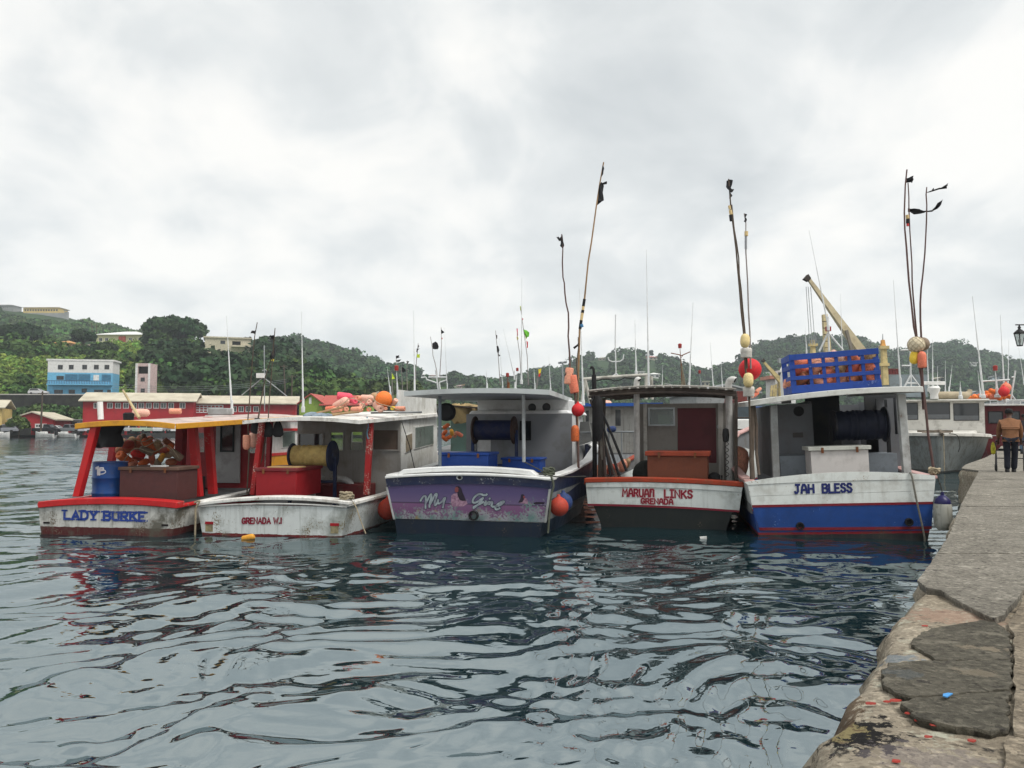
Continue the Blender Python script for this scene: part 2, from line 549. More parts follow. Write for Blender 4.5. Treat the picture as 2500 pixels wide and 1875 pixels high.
def quay_ground():
 # dense resample of the edge, then rows: water, foot, face, lip, top ...
 pts = [ez[0] - ED * 6]
 for a, b in zip(ez[:-1], ez[1:]):
  k = max(1, int((b - a).length / 0.09)) if a.y < 18 else 3
  pts += [a.lerp(b, i / k) for i in range(k)]
 pts += [ez[-1], ez[-1] + ED * 60]
 P = np.array([[p.x, p.y] for p in pts])
 n = len(P)
 en, ed = np.array([EN.x, EN.y]), np.array([ED.x, ED.y])
 rows, s = [], P @ ed
 jit = (fbm(s * 2.3, s * 0 + 3, 4, 5) - 0.5) * 0.12 + (fbm(s * 9, s * 0 + 8, 3, 6) - 0.5) * 0.09
 near = np.clip((14 - s) / 4, 0, 1)
 for off, z, am in ((-0.10, -0.8, 1), (-0.04, 0.05, 1), (-0.05, 0.35, 1.2), (0.0, 0.62, 1.2), (-0.03, 0.80, 1.0), (0.01, 0.90, 0.6), (0.05, 0.945, 0.4), (0.12, 0.956, 0.2)):
  q = P + en * (off + (jit * am + (fbm(s * 5, s * 0 + z * 7, 4, 9) - 0.5) * 0.16 * am) * near)[:, None]
  zz = z + (fbm(s * 6, s * 0 + z * 9, 3, 11) - 0.5) * 0.05 * am * near
  rows.append(np.column_stack([q, zz]))
 w = 0.12
 while w < 4.0:
  w += 0.055
  q = P + en * w
  zz = 0.953 + ((fbm(q[:, 0] * 1.7, q[:, 1] * 1.7, 4, 15) - 0.5) * 0.05 + (fbm(q[:, 0] * 8, q[:, 1] * 8, 3, 19) - 0.5) * 0.022) * near
  rows.append(np.column_stack([q, zz]))
 for w in (8, 20, 60):
  q = P + en * w
  rows.append(np.column_stack([q, np.full(n, 0.953)]))
 v = np.concatenate(rows)
 o = npmesh('quay', v, gridfaces(len(rows), n), M_BED)
 return struct(o)
quay = quay_ground()
def zq(pts, z):
 return [onz(1980 + x * 0.34667, 1300 + y * 0.34667, z) for x, y in pts]
def ragged(poly, amp, step, seed):
 g = random.Random(seed)
 out = []
 for i, a in enumerate(poly):
  b = poly[(i + 1) % len(poly)]
  k = max(1, int((b - a).length / step))
  for j in range(k):
   p = a.lerp(b, j / k)
   out.append(p + Vector((g.uniform(-amp, amp), g.uniform(-amp, amp), 0)))
 return out
def slab(name, poly, th, mat, seed, amp=0.011, step=0.035):
 top = ragged(poly, amp, step, seed)
 g = random.Random(seed + 1)
 cen = sum(top, Vector()) / len(top)
 lip = [p + (p - cen).normalized() * g.uniform(0.0, 0.007) + Vector((0, 0, -0.006 - g.uniform(0, 0.012))) for p in top]
 low = [p + (p - cen).normalized() * (-0.01 + g.uniform(-0.02, 0.01)) + Vector((0, 0, -th)) for p in top]
 mb = MB()
 nn = len(top)
 mb.add(top, [tuple(range(nn))])
 mb.loft([low, lip, top], True)
 o = mb.build(name, mat, quay, smooth=25)
 return o
def flipcheck(poly):
 a = sum(p.x * q.y - q.x * p.y for p, q in zip(poly, poly[1:] + poly[:1]))
 return poly if a > 0 else poly[::-1]
sA = flipcheck(zq([(700, 760), (760, 692), (850, 652), (1000, 628), (1200, 592), (1300, 612), (1388, 680), (1400, 735), (1412, 862), (1300, 868), (1000, 872), (885, 872), (830, 838)], 1.0))
sB = flipcheck(zq([(498, 945), (560, 902), (700, 888), (850, 888), (1408, 880), (1398, 1084), (1100, 1106), (760, 1126), (680, 1130), (600, 1108), (520, 1056)], 1.0))
sC = flipcheck(zq([(618, 1182), (700, 1142), (860, 1131), (1396, 1094), (1380, 1356), (1250, 1368), (1000, 1338), (760, 1273), (700, 1230)], 1.0))
for i, (p, z) in enumerate(((sA, 0.981), (sB, 0.988), (sC, 0.985))):
 p = [Vector((q.x, q.y, z)) for q in p]
 slab('concrete_slab', p, 0.06, M_SLAB, 20 + i)['label'] = ('dark slab nearest the crack', 'dark slab in the middle', 'dark slab with a blue paint fleck')[i]
# the unbroken quay surface beyond the long crack, and the pale strip right of the joint
far_px = [(2241, 1416), (2262, 1434), (2300, 1441), (2330, 1462), (2365, 1480), (2405, 1500), (2428, 1508), (2450, 1500)]
far = [onz(x, y, 1.0) for x, y in far_px] + [onz(2500, 1440, 1.0), onz(2500, 1440, 1.0) + EN * 8 + ED * 6]
back = [ez[-1] + ED * 55 + EN * 10, ez[-1] + ED * 55 + EN * 0.05] + [p + EN * 0.05 for p in reversed(ez[16:])]
def clip_y(poly, y, keep_above):
 out = []
 for a, b in zip(poly, poly[1:] + poly[:1]):
  ia, ib = (a.y > y) == keep_above, (b.y > y) == keep_above
  if ia:
   out.append(a)
  if ia != ib:
   out.append(a.lerp(b, (y - a.y) / (b.y - a.y)))
 return out
cuts = [onz(2300, q, 1.0).y for q in (1352, 1288, 1236, 1196, 1170, 1150)]
whole = far + back
lo_ = -99
for i, hi_ in enumerate(cuts + [999]):
 pp = clip_y(clip_y(whole, lo_ + 0.012, True), hi_, False)
 if len(pp) > 2:
  dz_ = (0.0, 0.006, -0.004, 0.003, 0.0, 0.004, 0.0)[i]
  slab('quay_paving', flipcheck([Vector((q.x, q.y, q.z + dz_)) for q in pp]), 0.07, M_TOP, 31 + i * 3, 0.008, 0.12)
 lo_ = hi_
st = [onz(x, y, 0.99) for x, y in ((2474, 1790), (2476, 1650), (2477, 1580), (2474, 1545), (2462, 1522), (2478, 1500), (2500, 1455))]
slab('quay_strip', flipcheck(st + [st[-1] + EN * 6, st[0] + EN * 6]), 0.06, M_STRIP, 33, 0.008, 0.08)
st2 = [onz(x, y, 0.985) for x, y in ((2440, 1900), (2452, 1835), (2462, 1795))]
slab('quay_strip', flipcheck(st2 + [st2[-1] + EN * 5, st2[0] + EN * 5]), 0.06, M_STRIP, 34, 0.01, 0.06)
# tar patch and paint marks lying on the bed
def patch(name, pts, z, mat, label, cat, seed, group=None):
 top = ragged(flipcheck(zq(pts, z)), 0.012, 0.03, seed)
 mb = MB()
 mb.ext(top, (0, 0, 0.005))
 return tag(mb.build(name, mat, smooth=0), label, cat, group)
M_REDS = paint('red_scrap', (0.28, 0.03, 0.02), 0.6, 0.2, 8, 0.1)
M_BLUES = paint('blue_fleck', (0.06, 0.27, 0.6), 0.6, 0.1, 8, 0.1)
patch('paint_fleck', [(925, 1140), (950, 1132), (990, 1143), (985, 1155), (955, 1160), (930, 1152)], 1.0, M_BLUES, 'bright blue paint fleck on the dark nearest slab', 'paint fleck', 4)
SCR = [(415, 1208, 'red scrap on the bed left of the slabs'), (535, 1195, 'red scrap left of the slab notch'), (588, 1187, 'red scrap touching the slab notch'), (680, 1250, 'small red scrap beside the front slab edge'),
       (690, 1278, 'small red scrap below the front slab edge'), (760, 1326, 'largest red scrap under the front slab edge'), (880, 1358, 'dull red scrap in the gap below the front slab'), (995, 1385, 'red scrap right of centre below the front slab'), (820, 1443, 'pale red scrap alone on the tan bed'),
       (597, 1615, 'round red scrap near the bottom of the picture'), (1130, 1470, 'dark red scrap low on the right of the bed'), (800, 660, 'pink scrap by the farthest dark slab')]
for i, (x, y, lb) in enumerate(SCR):
 g = random.Random(i)
 p = onz(1980 + x * 0.34667, 1300 + y * 0.34667, 0.966)
 r = 0.014 + g.uniform(0, 0.014)
 pl = [p + Vector((r * g.uniform(0.6, 1.2) * math.cos(t), 0.5 * r * g.uniform(0.6, 1.2) * math.sin(t), 0)) for t in np.linspace(0, 5.6, 7)]
 mb = MB()
 mb.ext(pl, (0.002, 0.003, 0.005))
 tag(mb.build('red_scrap', M_REDS, smooth=0), lb, 'scrap', 'red scraps on the quay')
# ================================================================== SETTING: far shore, hills
def land_mat(name, a, b_, sc=0.08, c3=None):
 m, n, l, b = newmat(name)
 vec = objcoord(n, l)
 f = noise(n, l, vec, sc, 6, 0.65)
 c = mixc(n, l, mathn(n, l, 'MULTIPLY_ADD', f, 4, -1.5, clamp=True), a, b_)
 g = noise(n, l, vec, sc * 9, 5, 0.7)
 cb = n.new('ShaderNodeCombineColor')
 k = mathn(n, l, 'MULTIPLY_ADD', g, 1.1, 0.45)
 for i in range(3):
  l.new(k, cb.inputs[i])
 c = mixc(n, l, 1.0, c, cb.outputs[0], 'MULTIPLY')
 if c3:
  h = noise(n, l, vec, sc * 2.1, 4, 0.6)
  c = mixc(n, l, mathn(n, l, 'MULTIPLY_ADD', h, 9, -5.6, clamp=True), c, c3)
 l.new(c, b.inputs['Base Color'])
 b.inputs['Roughness'].default_value = 0.9
 b.inputs['Specular IOR Level'].default_value = 0.1
 bp = n.new('ShaderNodeBump')
 bp.inputs['Strength'].default_value = 0.8
 bp.inputs['Distance'].default_value = 1.2
 l.new(g, bp.inputs['Height'])
 l.new(bp.outputs[0], b.inputs['Normal'])
 return m
M_GRASS = land_mat('hill_grass', (0.065, 0.13, 0.025), (0.12, 0.2, 0.035), 0.09, (0.16, 0.2, 0.05))
M_WOODF = land_mat('wood_floor', (0.02, 0.042, 0.016), (0.04, 0.075, 0.025), 0.05)
M_ASPH = paint('shore_asphalt', (0.06, 0.06, 0.06), 0.85, 0.2, 0.3, 0.2)
M_DARKW = paint('dark_stone_wall', (0.028, 0.027, 0.026), 0.9, 0.4, 0.6, 0.3, (0.06, 0.07, 0.04), 0.8)
class Ridge:
 def __init__(s, name, prof, dc, db, zb, mat, curve=0.85, bump=3.0, backdrop=0.45):
  s.prof, s.dc, s.db, s.zb, s.curve = prof, dc, db, zb, curve
  xs = np.arange(prof[0][0], prof[-1][0] + 1, 12.0)
  rows = []
  vv = list(np.linspace(0, 1, 26)) + [1.12, 1.3, 1.6]
  for v in vv:
   rows.append([s.pt(x, min(v, 1)) if v <= 1 else s.over(x, v, backdrop) for x in xs])
  V = np.array([[list(p) for p in r] for r in rows]).reshape(-1, 3)
  V[:, 2] += (fbm(V[:, 0] / 25, V[:, 1] / 25, 4, 3) - 0.5) * bump * np.repeat([0.0] + [1.0] * (len(vv) - 1), len(xs))
  s.o = struct(npmesh(name, V, gridfaces(len(vv), len(xs)), mat))
 def top(s, x):
  return float(np.interp(x, [p[0] for p in s.prof], [p[1] for p in s.prof]))
 def pt(s, x, v):
  dc = s.dc(x) if callable(s.dc) else s.dc
  db = s.db(x) if callable(s.db) else s.db
  D = db + (dc - db) * v
  zc = at(x, s.top(x), dc).z
  p = at(x, 1000, D)
  return Vector((p.x, p.y, s.zb + (zc - s.zb) * v ** s.curve))
 def over(s, x, v, k):
  p = s.pt(x, 1)
  q = Vector((p.x, p.y, 0)).normalized() * ((v - 1) * s.dc_(x) * 0.5)
  return Vector((p.x + q.x, p.y + q.y, p.z * (1 - (v - 1) * k * 2.0)))
 def dc_(s, x):
  return s.dc(x) if callable(s.dc) else s.dc
 def find(s, px, py):
  lo, hi = 0.0, 1.0
  for _ in range(24):
   mid = (lo + hi) / 2
   if proj(s.pt(px, mid))[1] > py:
    lo = mid
   else:
    hi = mid
  return s.pt(px, (lo + hi) / 2)
hill_yellow = Ridge('hill_far_left', [(-260, 730), (-100, 735), (0, 752), (60, 760), (150, 772), (200, 784), (290, 808), (360, 822), (480, 850), (640, 880), (760, 930)], 600, 380, 20, M_WOODF)
hill_near = Ridge('hill_near_left', [(-260, 800), (-120, 806), (0, 822), (100, 838), (180, 858), (240, 842), (360, 838), (480, 848), (610, 852), (650, 868), (740, 905), (800, 940), (870, 968), (980, 985)],
                  lambda x: 320 if x < 600 else 320 - (x - 600) * 0.12, 196, 8.5, M_GRASS, 0.9)
hill_mid = Ridge('hill_mid', [(520, 880), (600, 850), (650, 842), (690, 838), (740, 842), (790, 852), (850, 869), (900, 892), (950, 902), (1000, 913), (1050, 920), (1110, 925), (1160, 938), (1220, 948), (1300, 960), (1420, 985)], 640, 330, 2, M_WOODF)
hill_right = Ridge('hill_right', [(1120, 965), (1200, 948), (1270, 924), (1330, 912), (1375, 914), (1405, 893), (1440, 876), (1480, 873), (1530, 870), (1590, 874), (1640, 886), (1670, 905), (1750, 912), (1800, 886), (1850, 857), (1900, 841), (1940, 832), (2000, 833), (2060, 828),
                   (2110, 842), (2140, 856), (2170, 868), (2220, 874), (2260, 866), (2300, 851), (2330, 848), (2370, 858), (2420, 876), (2470, 891), (2560, 900), (2800, 930)], 820, 420, 2, M_WOODF)
# flat land along the far shore
mb = MB()
mb.hexa([(-260, 153, -1), (-20, 162, -1), (90, 300, -1), (-260, 300, -1)], [(-260, 153, 0.8), (-20, 162, 0.8), (90, 300, 0.8), (-260, 300, 0.8)])
struct(mb.build('shore_road', M_ASPH, smooth=0))
mb = MB()
mb.hexa([(-70, 300, -1), (520, 300, -1), (760, 460, -1), (-180, 460, -1)], [(-70, 300, 1.4), (520, 300, 1.4), (760, 460, 1.6), (-180, 460, 1.6)])
struct(mb.build('shore_ground', M_WOODF, smooth=0))
# upper road on a dark retaining wall behind the red sheds
a, c = at(-140, 1010, 184), at(360, 1010, 186)
zt = at(100, 964, 184).z
mb = MB()
mb.hexa([(a.x, 184, 0.5), (c.x, 186, 0.5), (c.x, 197, 0.5), (a.x, 197, 0.5)], [(a.x, 184, zt), (c.x, 186, zt), (c.x, 197, zt), (a.x, 197, zt)])
rw = tag(mb.build('retaining_wall', M_DARKW, smooth=0), 'long dark stone retaining wall below the blue building', 'wall')
mb = MB()
mb.hexa([(a.x, 183.9, zt + 0.004), (c.x, 185.9, zt + 0.004), (c.x, 186.3, zt + 0.004), (a.x, 184.3, zt + 0.004)], [(a.x, 183.9, zt + 0.25), (c.x, 185.9, zt + 0.25), (c.x, 186.3, zt + 0.25), (a.x, 184.3, zt + 0.25)])
mb.build('coping', paint('pale_kerb', (0.45, 0.43, 0.4)), rw, smooth=0)
# ------------------------------------------------------------------ foliage
def leaf_cloud(name, cen, rad, n, leaf, tint, mat, parent=None, flat=0.75, seed=0):
 """cen (k,3), rad (k,): crowns as shells and cores of n leaf-clump faces each"""
 g = np.random.default_rng(seed)
 k = len(cen)
 d = g.normal(size=(k, n, 3))
 d /= np.linalg.norm(d, axis=2, keepdims=True)
 d[:, :, 2] = np.where(d[:, :, 2] < -0.45, -d[:, :, 2], d[:, :, 2])
 # lumpy outline: a few sub-lobes per crown
 lob = g.normal(size=(k, 7, 3))
 lob /= np.linalg.norm(lob, axis=2, keepdims=True)
 dots = np.einsum('knc,kmc->knm', d, lob).max(2)
 rr = (0.62 + 0.5 * np.clip(dots, 0, 1) ** 3) * g.uniform(0.72, 1.06, (k, n))
 p = cen[:, None, :] + d * (rr * rad[:, None])[:, :, None] * np.array([1, 1, flat])
 nrm = d + g.normal(size=d.shape) * 0.55
 nrm /= np.linalg.norm(nrm, axis=2, keepdims=True)
 t = np.cross(nrm, g.normal(size=d.shape))
 t /= np.linalg.norm(t, axis=2, keepdims=True) + 1e-9
 b = np.cross(nrm, t)
 ls = (leaf * (rad / rad.mean()) ** 0.5)[:, None, None] if not np.isscalar(leaf) else leaf
 sz = ls * g.uniform(0.6, 1.25, (k, n, 1))
 q = np.stack([p - t * sz - b * sz * 0.55, p + t * sz * 0.8 - b * sz * 0.7, p + t * sz * 1.05 + b * sz * 0.5, p - t * sz * 0.7 + b * sz * 0.75], 2)
 V = q.reshape(-1, 3)
 Fc = np.arange(len(V)).reshape(-1, 4)
 o = npmesh(name, V, Fc, mat, False, parent)
 col = np.ones((k, n, 4), np.float32)
 tone = tint[:, None, :] * g.uniform(0.55, 1.35, (k, n, 1))
 col[:, :, :3] = tone
 ca = o.data.color_attributes.new('Col', 'FLOAT_COLOR', 'CORNER')
 ca.data.foreach_set('color', np.repeat(col.reshape(-1, 4), 4, 0).ravel())
 return o
M_LEAF = foliage('leaves')
def scatter(ridge, x0, x1, num, v0, v1, r0, r1, seed, keep=None):
 g = np.random.default_rng(seed)
 cen, rad = [], []
 while len(cen) < num:
  x, v = g.uniform(x0, x1), g.uniform(v0, v1)
  if keep and not keep(x, v):
   continue
  p = ridge.pt(x, v)
  r = (r0 + (r1 - r0) * g.random() ** 1.8) * (1.5 if g.random() < 0.07 else 1)
  cen.append((p.x, p.y, p.z + r * 0.45))
  rad.append(r)
 return np.array(cen), np.array(rad)
def tints(cen, base, seed, amp=0.35, sc=40.0):
 g = np.random.default_rng(seed)
 k = len(cen)
 t = np.array(base)[None, :] * (1 + amp * (fbm(cen[:, 0] / sc, cen[:, 2] / sc * 2, 3, seed)[:, None] - 0.5) * 2) * g.uniform(0.75, 1.25, (k, 1))
 t[:, 0] *= g.uniform(0.8, 1.35, k)
 return t
HOUSE_SPOTS = []     # filled below; the wood keeps clear of the houses
def clear_of(ridge, sp):
 def f(x, v):
  p = ridge.pt(x, v)
  q = proj(p)
  for (hx0, hx1, hy0, hy1) in sp:
   if hx0 - 9 < q[0] < hx1 + 9 and hy0 + 2 < q[1] < hy1 + 36:
    return False
  return True
 return f
# ================================================================== buildings
M_PANE = glass('window_pane', (0.02, 0.025, 0.03))
def facade(t, wallmat, x0, x1, z0, z1, depth, wins, framemat=None, fw=0.12, open_=(), sill=True):
 """front wall with real openings (wins get a window with frame and pane; open_ stay dark openings)"""
 w, h = x1 - x0, z1 - z0
 rel = [(a - x0, b - x0, c - z0, d - z0) for a, b, c, d in wins]
 rel2 = [(a - x0, b - x0, c - z0, d - z0) for a, b, c, d in open_]
 mb = MB()
 mb.panel((x0, 0, z0), (1, 0, 0), (0, 0, 1), w, h, rel + rel2, 0.3)
 mb.add([(x0, 0.3, z0), (x0, depth, z0), (x0, depth, z1), (x0, 0.3, z1)], [(3, 2, 1, 0)])
 mb.add([(x1, 0.3, z0), (x1, depth, z0), (x1, depth, z1), (x1, 0.3, z1)], [(0, 1, 2, 3)])
 mb.add([(x0, depth, z0), (x1, depth, z0), (x1, depth, z1), (x0, depth, z1)], [(3, 2, 1, 0)])
 mb.add([(x0, 0.3, z1), (x1, 0.3, z1), (x1, depth, z1), (x0, depth, z1)], [(0, 1, 2, 3)])
 wall = mb.build('wall', wallmat, t, smooth=0)
 for a, b, c, d in wins:
  f = MB()
  for q in ((a, b, d - fw, d), (a, b, c, c + fw), (a, a + fw, c + fw, d - fw), (b - fw, b, c + fw, d - fw)):
   f.box(q[0], q[1], -0.05, 0.12, q[2], q[3])
  f.box((a + b) / 2 - fw * 0.3, (a + b) / 2 + fw * 0.3, -0.03, 0.1, c + fw, d - fw)
  wo = f.build('window', framemat or MATS['white_trim'], t, smooth=0)
  g = MB()
  g.box(a + fw * 0.5, b - fw * 0.5, 0.04, 0.07, c + fw * 0.5, d - fw * 0.5)
  g.build('pane', M_PANE, wo, smooth=0)
 for a, b, c, d in open_:
  g = MB()
  g.box(a - 0.1, b + 0.1, 0.9, 1.0, c - 0.1, d + 0.1)
  g.build('room', M_DARKW, t, smooth=0)
 return wall
def roof_gable(t, mat, x0, x1, y0, y1, z0, z1, over=0.5, th=0.2):
 """ridge runs along x"""
 ym = (y0 + y1) / 2
 mb = MB()
 mb.ext([(x0 - over, y0 - over, z0), (x0 - over, ym, z1), (x0 - over, y1 + over, z0), (x0 - over, y1 + over, z0 + th), (x0 - over, ym, z1 + th), (x0 - over, y0 - over, z0 + th)][::-1], (x1 - x0 + 2 * over, 0, 0))
 mb.build('roof', mat, t, smooth=0)
 g = MB()
 for x in (x0 + 0.02, x1 - 0.02):
  g.add([(x, y0, z0 - 0.2), (x, y1, z0 - 0.2), (x, ym, z1)], [(0, 1, 2)])
 return g
def roof_front_gable(t, mat, x0, x1, y0, y1, z0, z1, over=0.5, th=0.25):
 """ridge runs along y, gable faces the water"""
 xm = (x0 + x1) / 2
 sl = (z1 - z0) / (xm - x0)
 a = [(x0 - over, y0 - over, z0 - over * sl), (xm, y0 - over, z1), (x1 + over, y0 - over, z0 - over * sl)]
 mb = MB()
 mb.ext(a + [(p[0], p[1], p[2] + th) for p in a[::-1]], (0, y1 - y0 + 2 * over, 0))
 mb.build('roof', mat, t, smooth=0)
def roof_hip(t, mat, x0, x1, y0, y1, z0, z1, over=0.6, th=0.2):
 i = min((y1 - y0) / 2, (x1 - x0) / 2) + over
 a = [(x0 - over, y0 - over, z0), (x1 + over, y0 - over, z0), (x1 + over, y1 + over, z0), (x0 - over, y1 + over, z0)]
 b = [(p[0], p[1], z0 + th) for p in a]
 ym = (y0 + y1) / 2
 r = [(x0 - over + i, ym, z1), (x1 + over - i, ym, z1)]
 mb = MB()
 mb.add(a + b + r, [(3, 2, 1, 0), (0, 1, 5, 4), (1, 2, 6, 5), (2, 3, 7, 6), (3, 0, 4, 7), (4, 5, 9, 8), (5, 6, 9), (6, 7, 8, 9), (7, 4, 8)])
 mb.build('roof', mat, t, smooth=0)
def roof_flat(t, mat, x0, x1, y0, y1, z, over=0.4, th=0.35):
 mb = MB()
 mb.box(x0 - over, x1 + over, y0 - over, y1 + over, z, z + th)
 mb.build('roof', mat, t, smooth=0)
def pxbuild(name, label, D, px0, px1, pyt, pyb, group=None, yaw=0.0):
 """thing at the foot of a front wall seen between these pixels at depth D; returns (empty, converter)"""
 a, b = at(px0, pyb, D), at(px1, pyt, D)
 base = Vector(((a.x + b.x) / 2, D, a.z))
 M = T(base) @ R(yaw, 'Z')
 t = thing(name, label, 'building', M, group)
 nn, ii = M.to_3x3() @ Vector((0, 1, 0)), M.inverted()
 def cv(px, py):
  d = ray(px, py)
  p = ii @ (EYE + d * ((base - EYE).dot(nn) / d.dot(nn)))
  return p.x, p.z
 return t, cv
WH = paint('white_trim', (0.7, 0.7, 0.68), 0.6, 0.08, 0.8, 0.2)
M_CREAMR = paint('cream_roof', (0.5, 0.46, 0.36), 0.7, 0.12, 0.25, 0.3, (0.25, 0.2, 0.14), 0.4)
M_REDW = paint('red_wall', (0.36, 0.02, 0.026), 0.7, 0.15, 0.3, 0.3, (0.12, 0.02, 0.02), 0.5)
M_REDROOF = paint('red_roof', (0.42, 0.09, 0.07), 0.7, 0.15, 0.3, 0.2)
M_BLUEW = paint('sky_blue_wall', (0.15, 0.42, 0.62), 0.7, 0.08, 0.3, 0.2)
M_CREAMW = paint('cream_wall', (0.5, 0.45, 0.34), 0.75, 0.1, 0.3, 0.3)
M_PINKW = paint('pink_wall', (0.55, 0.42, 0.4), 0.75, 0.1, 0.3, 0.3)
M_YELW = paint('yellow_wall', (0.6, 0.45, 0.17), 0.75, 0.1, 0.3, 0.25)
M_GREENW = paint('green_wall', (0.25, 0.36, 0.06), 0.75, 0.1, 0.3, 0.25)
M_GREYW = paint('grey_wall', (0.3, 0.31, 0.31), 0.75, 0.12, 0.3, 0.3)
M_SHUT = paint('blue_shutter', (0.06, 0.2, 0.33), 0.6, 0.15, 2.0, 0.2)
M_ORR = paint('orange_roof', (0.5, 0.26, 0.09), 0.7, 0.15, 0.3, 0.2)
Z1 = lambda x, y: (x * 0.28933, 720 + y * 0.28933)
def zrect(cv, r, Z=Z1):
 (a, b), (c, d) = Z(r[0], r[1]), Z(r[2], r[3])
 x0, z1 = cv(a, b)
 x1, z0 = cv(c, d)
 return (x0, x1, z0, z1)
# red warehouse
t, cv = pxbuild('red_warehouse', 'long two-storey red warehouse with cream roof and a row of small windows', 160, 202, 471, 980, 1062, yaw=13)
x0, z1 = cv(203, 980); x1, z0 = cv(471, 1062)
wl_ = [zrect(cv, (c - 24, 910, c + 24, 958)) for c in (815, 928, 996, 1063, 1132, 1192, 1255, 1318, 1380, 1443, 1540)]
op = [zrect(cv, (a, 1095, b, 1178)) for a, b in ((760, 860), (960, 1050), (1070, 1160), (1190, 1270), (1300, 1390), (1410, 1500))]
facade(t, M_REDW, x0, x1, 0, z1, 9, wl_, None, 0.1, op)
zr = cv(330, 959)[1]
roof_gable(t, M_CREAMR, x0, x1, 0, 9, z1, zr, 0.7).build('gable_end', M_REDW, t, smooth=0)
# second shed
t, cv = pxbuild('red_shed', 'lower red shed with cream roof and white lattice, right of the red warehouse', 168, 474, 722, 986, 1062, yaw=13)
x0, z1 = cv(474, 986); x1, z0 = cv(722, 986)
wl_ = [zrect(cv, (c - 22, 940, c + 22, 988)) for c in (1975, 2035, 2095, 2160)]
facade(t, M_REDW, x0, x1, 0, z1, 8, wl_, None, 0.1)
roof_gable(t, M_CREAMR, x0, x1, 0, 8, z1, cv(600, 967)[1], 0.7).build('gable_end', M_REDW, t, smooth=0)
lat = MB()
la = zrect(cv, (1620, 930, 1880, 992))
for i in range(9):
 x = la[0] + (la[1] - la[0]) * i / 8
 lat.box(x - 0.1, x + 0.1, -0.16, -0.06, la[2], la[3])
for i in range(4):
 z = la[2] + (la[3] - la[2]) * i / 3
 lat.box(la[0], la[1], -0.06, -0.01, z - 0.1, z + 0.1)
lat.build('lattice', WH, t, smooth=0)
# blue building
t, cv = pxbuild('blue_building', 'three-storey building, white above and sky blue below, with a balcony', 189, 117, 275, 880, 963, yaw=12)
x0, zt_ = cv(117, 880); x1, zm = cv(275, 911)
up = [zrect(cv, (a, 590, a + 39, 628)) for a in (490, 582, 695, 794, 883)]
facade(t, paint('white_wall', (0.66, 0.66, 0.64), 0.7, 0.06, 0.3, 0.15), x0, x1, zm, zt_, 6, up, paint('dark_frame', (0.05, 0.05, 0.055)), 0.14)
lo = [zrect(cv, r) for r in ((478, 683, 538, 716), (458, 800, 530, 833), (580, 800, 632, 833), (690, 790, 732, 825), (795, 800, 868, 826), (905, 800, 935, 826))]
facade(t, M_BLUEW, x0, x1, 0, zm - 0.003, 6, lo, MATS['dark_frame'], 0.12)
for r in ((550, 667, 655, 720), (665, 667, 762, 720), (862, 670, 935, 720)):
 a, b, c, d = zrect(cv, r)
 mb = MB()
 for i in range(10):
  z = c + (d - c) * i / 10
  mb.box(a, b, -0.14, -0.02, z, z + (d - c) / 10 * 0.7)
 mb.build('shutter', M_SHUT, t, smooth=0)
a, b, c, d = zrect(cv, (790, 675, 835, 722))
mb = MB(); mb.box(a, b, -0.1, -0.02, c, d); mb.build('door', WH, t, smooth=0)
a, b, c, d = zrect(cv, (408, 722, 948, 762))
mb = MB(); mb.box(a, b, -1.3, -0.01, c - 0.1, c + 0.15); mb.build('balcony', M_BLUEW, t, smooth=0)
mb = MB()
mb.box(a, b, -1.32, -1.24, d - 0.1, d)
for i in range(40):
 x = a + (b - a) * i / 39
 mb.box(x - 0.05, x + 0.05, -1.31, -1.25, c + 0.15, d - 0.1)
mb.build('railing', paint('dark_railing', (0.05, 0.06, 0.09)), t, smooth=0)
roof_flat(t, WH, x0, x1, 0.2, 6, zt_, 0.3, 0.4)
# pink tower
t, cv = pxbuild('pink_tower', 'narrow unfinished pink tower with an open top storey', 190, 333, 366, 887, 960)
x0, zt_ = cv(333, 887); x1, _ = cv(366, 887)
facade(t, M_PINKW, x0, x1, 0, zt_, 4, [zrect(cv, (1188, 697, 1222, 730)), zrect(cv, (1188, 790, 1222, 823))], MATS['dark_frame'], 0.12, [zrect(cv, (1166, 603, 1250, 665))])
mb = MB()
for x in (x0 - 0.15, x1 - 0.35):
 mb.box(x, x + 0.5, -0.12, -0.01, 0, zt_)
mb.build('pilaster', WH, t, smooth=0)
# small red house, left
Zs = lambda x, y: (x * 0.09946, 940 + y * 0.09946)
t, cv = pxbuild('red_cottage', 'low red house with a broad cream gable roof at the far left shore', 156, 23, 133, 1024, 1062, yaw=16)
x0, z1 = cv(25, 1024); x1, _ = cv(131, 1024)
facade(t, M_REDW, x0, x1, 0, z1, 15, [zrect(cv, r, Zs) for r in ((645, 950, 715, 1010), (860, 950, 1010, 1055), (1040, 950, 1150, 1055))], None, 0.2)
za = cv(79, 1007)[1]
mb = MB(); mb.add([(x0, 0.02, z1), (x1, 0.02, z1), ((x0 + x1) / 2, 0.02, za)], [(0, 1, 2)]); mb.build('gable_end', M_REDW, t, smooth=0)
roof_front_gable(t, M_CREAMR, x0, x1, 0, 15, z1, za)
mb = MB()
fx0, fx1 = cv(4, 1040)[0], cv(84, 1040)[0]
for i in range(26):
 x = fx0 + (fx1 - fx0) * i / 26
 mb.box(x, x + (fx1 - fx0) / 27, -2.05, -1.97, 0, cv(0, 1040)[1] + 0.1 * (i % 3))
tag(mb.build('board_fence', M_DARKW, M=t.matrix_basis.copy(), smooth=0), 'dark board fence before the low red house', 'fence')
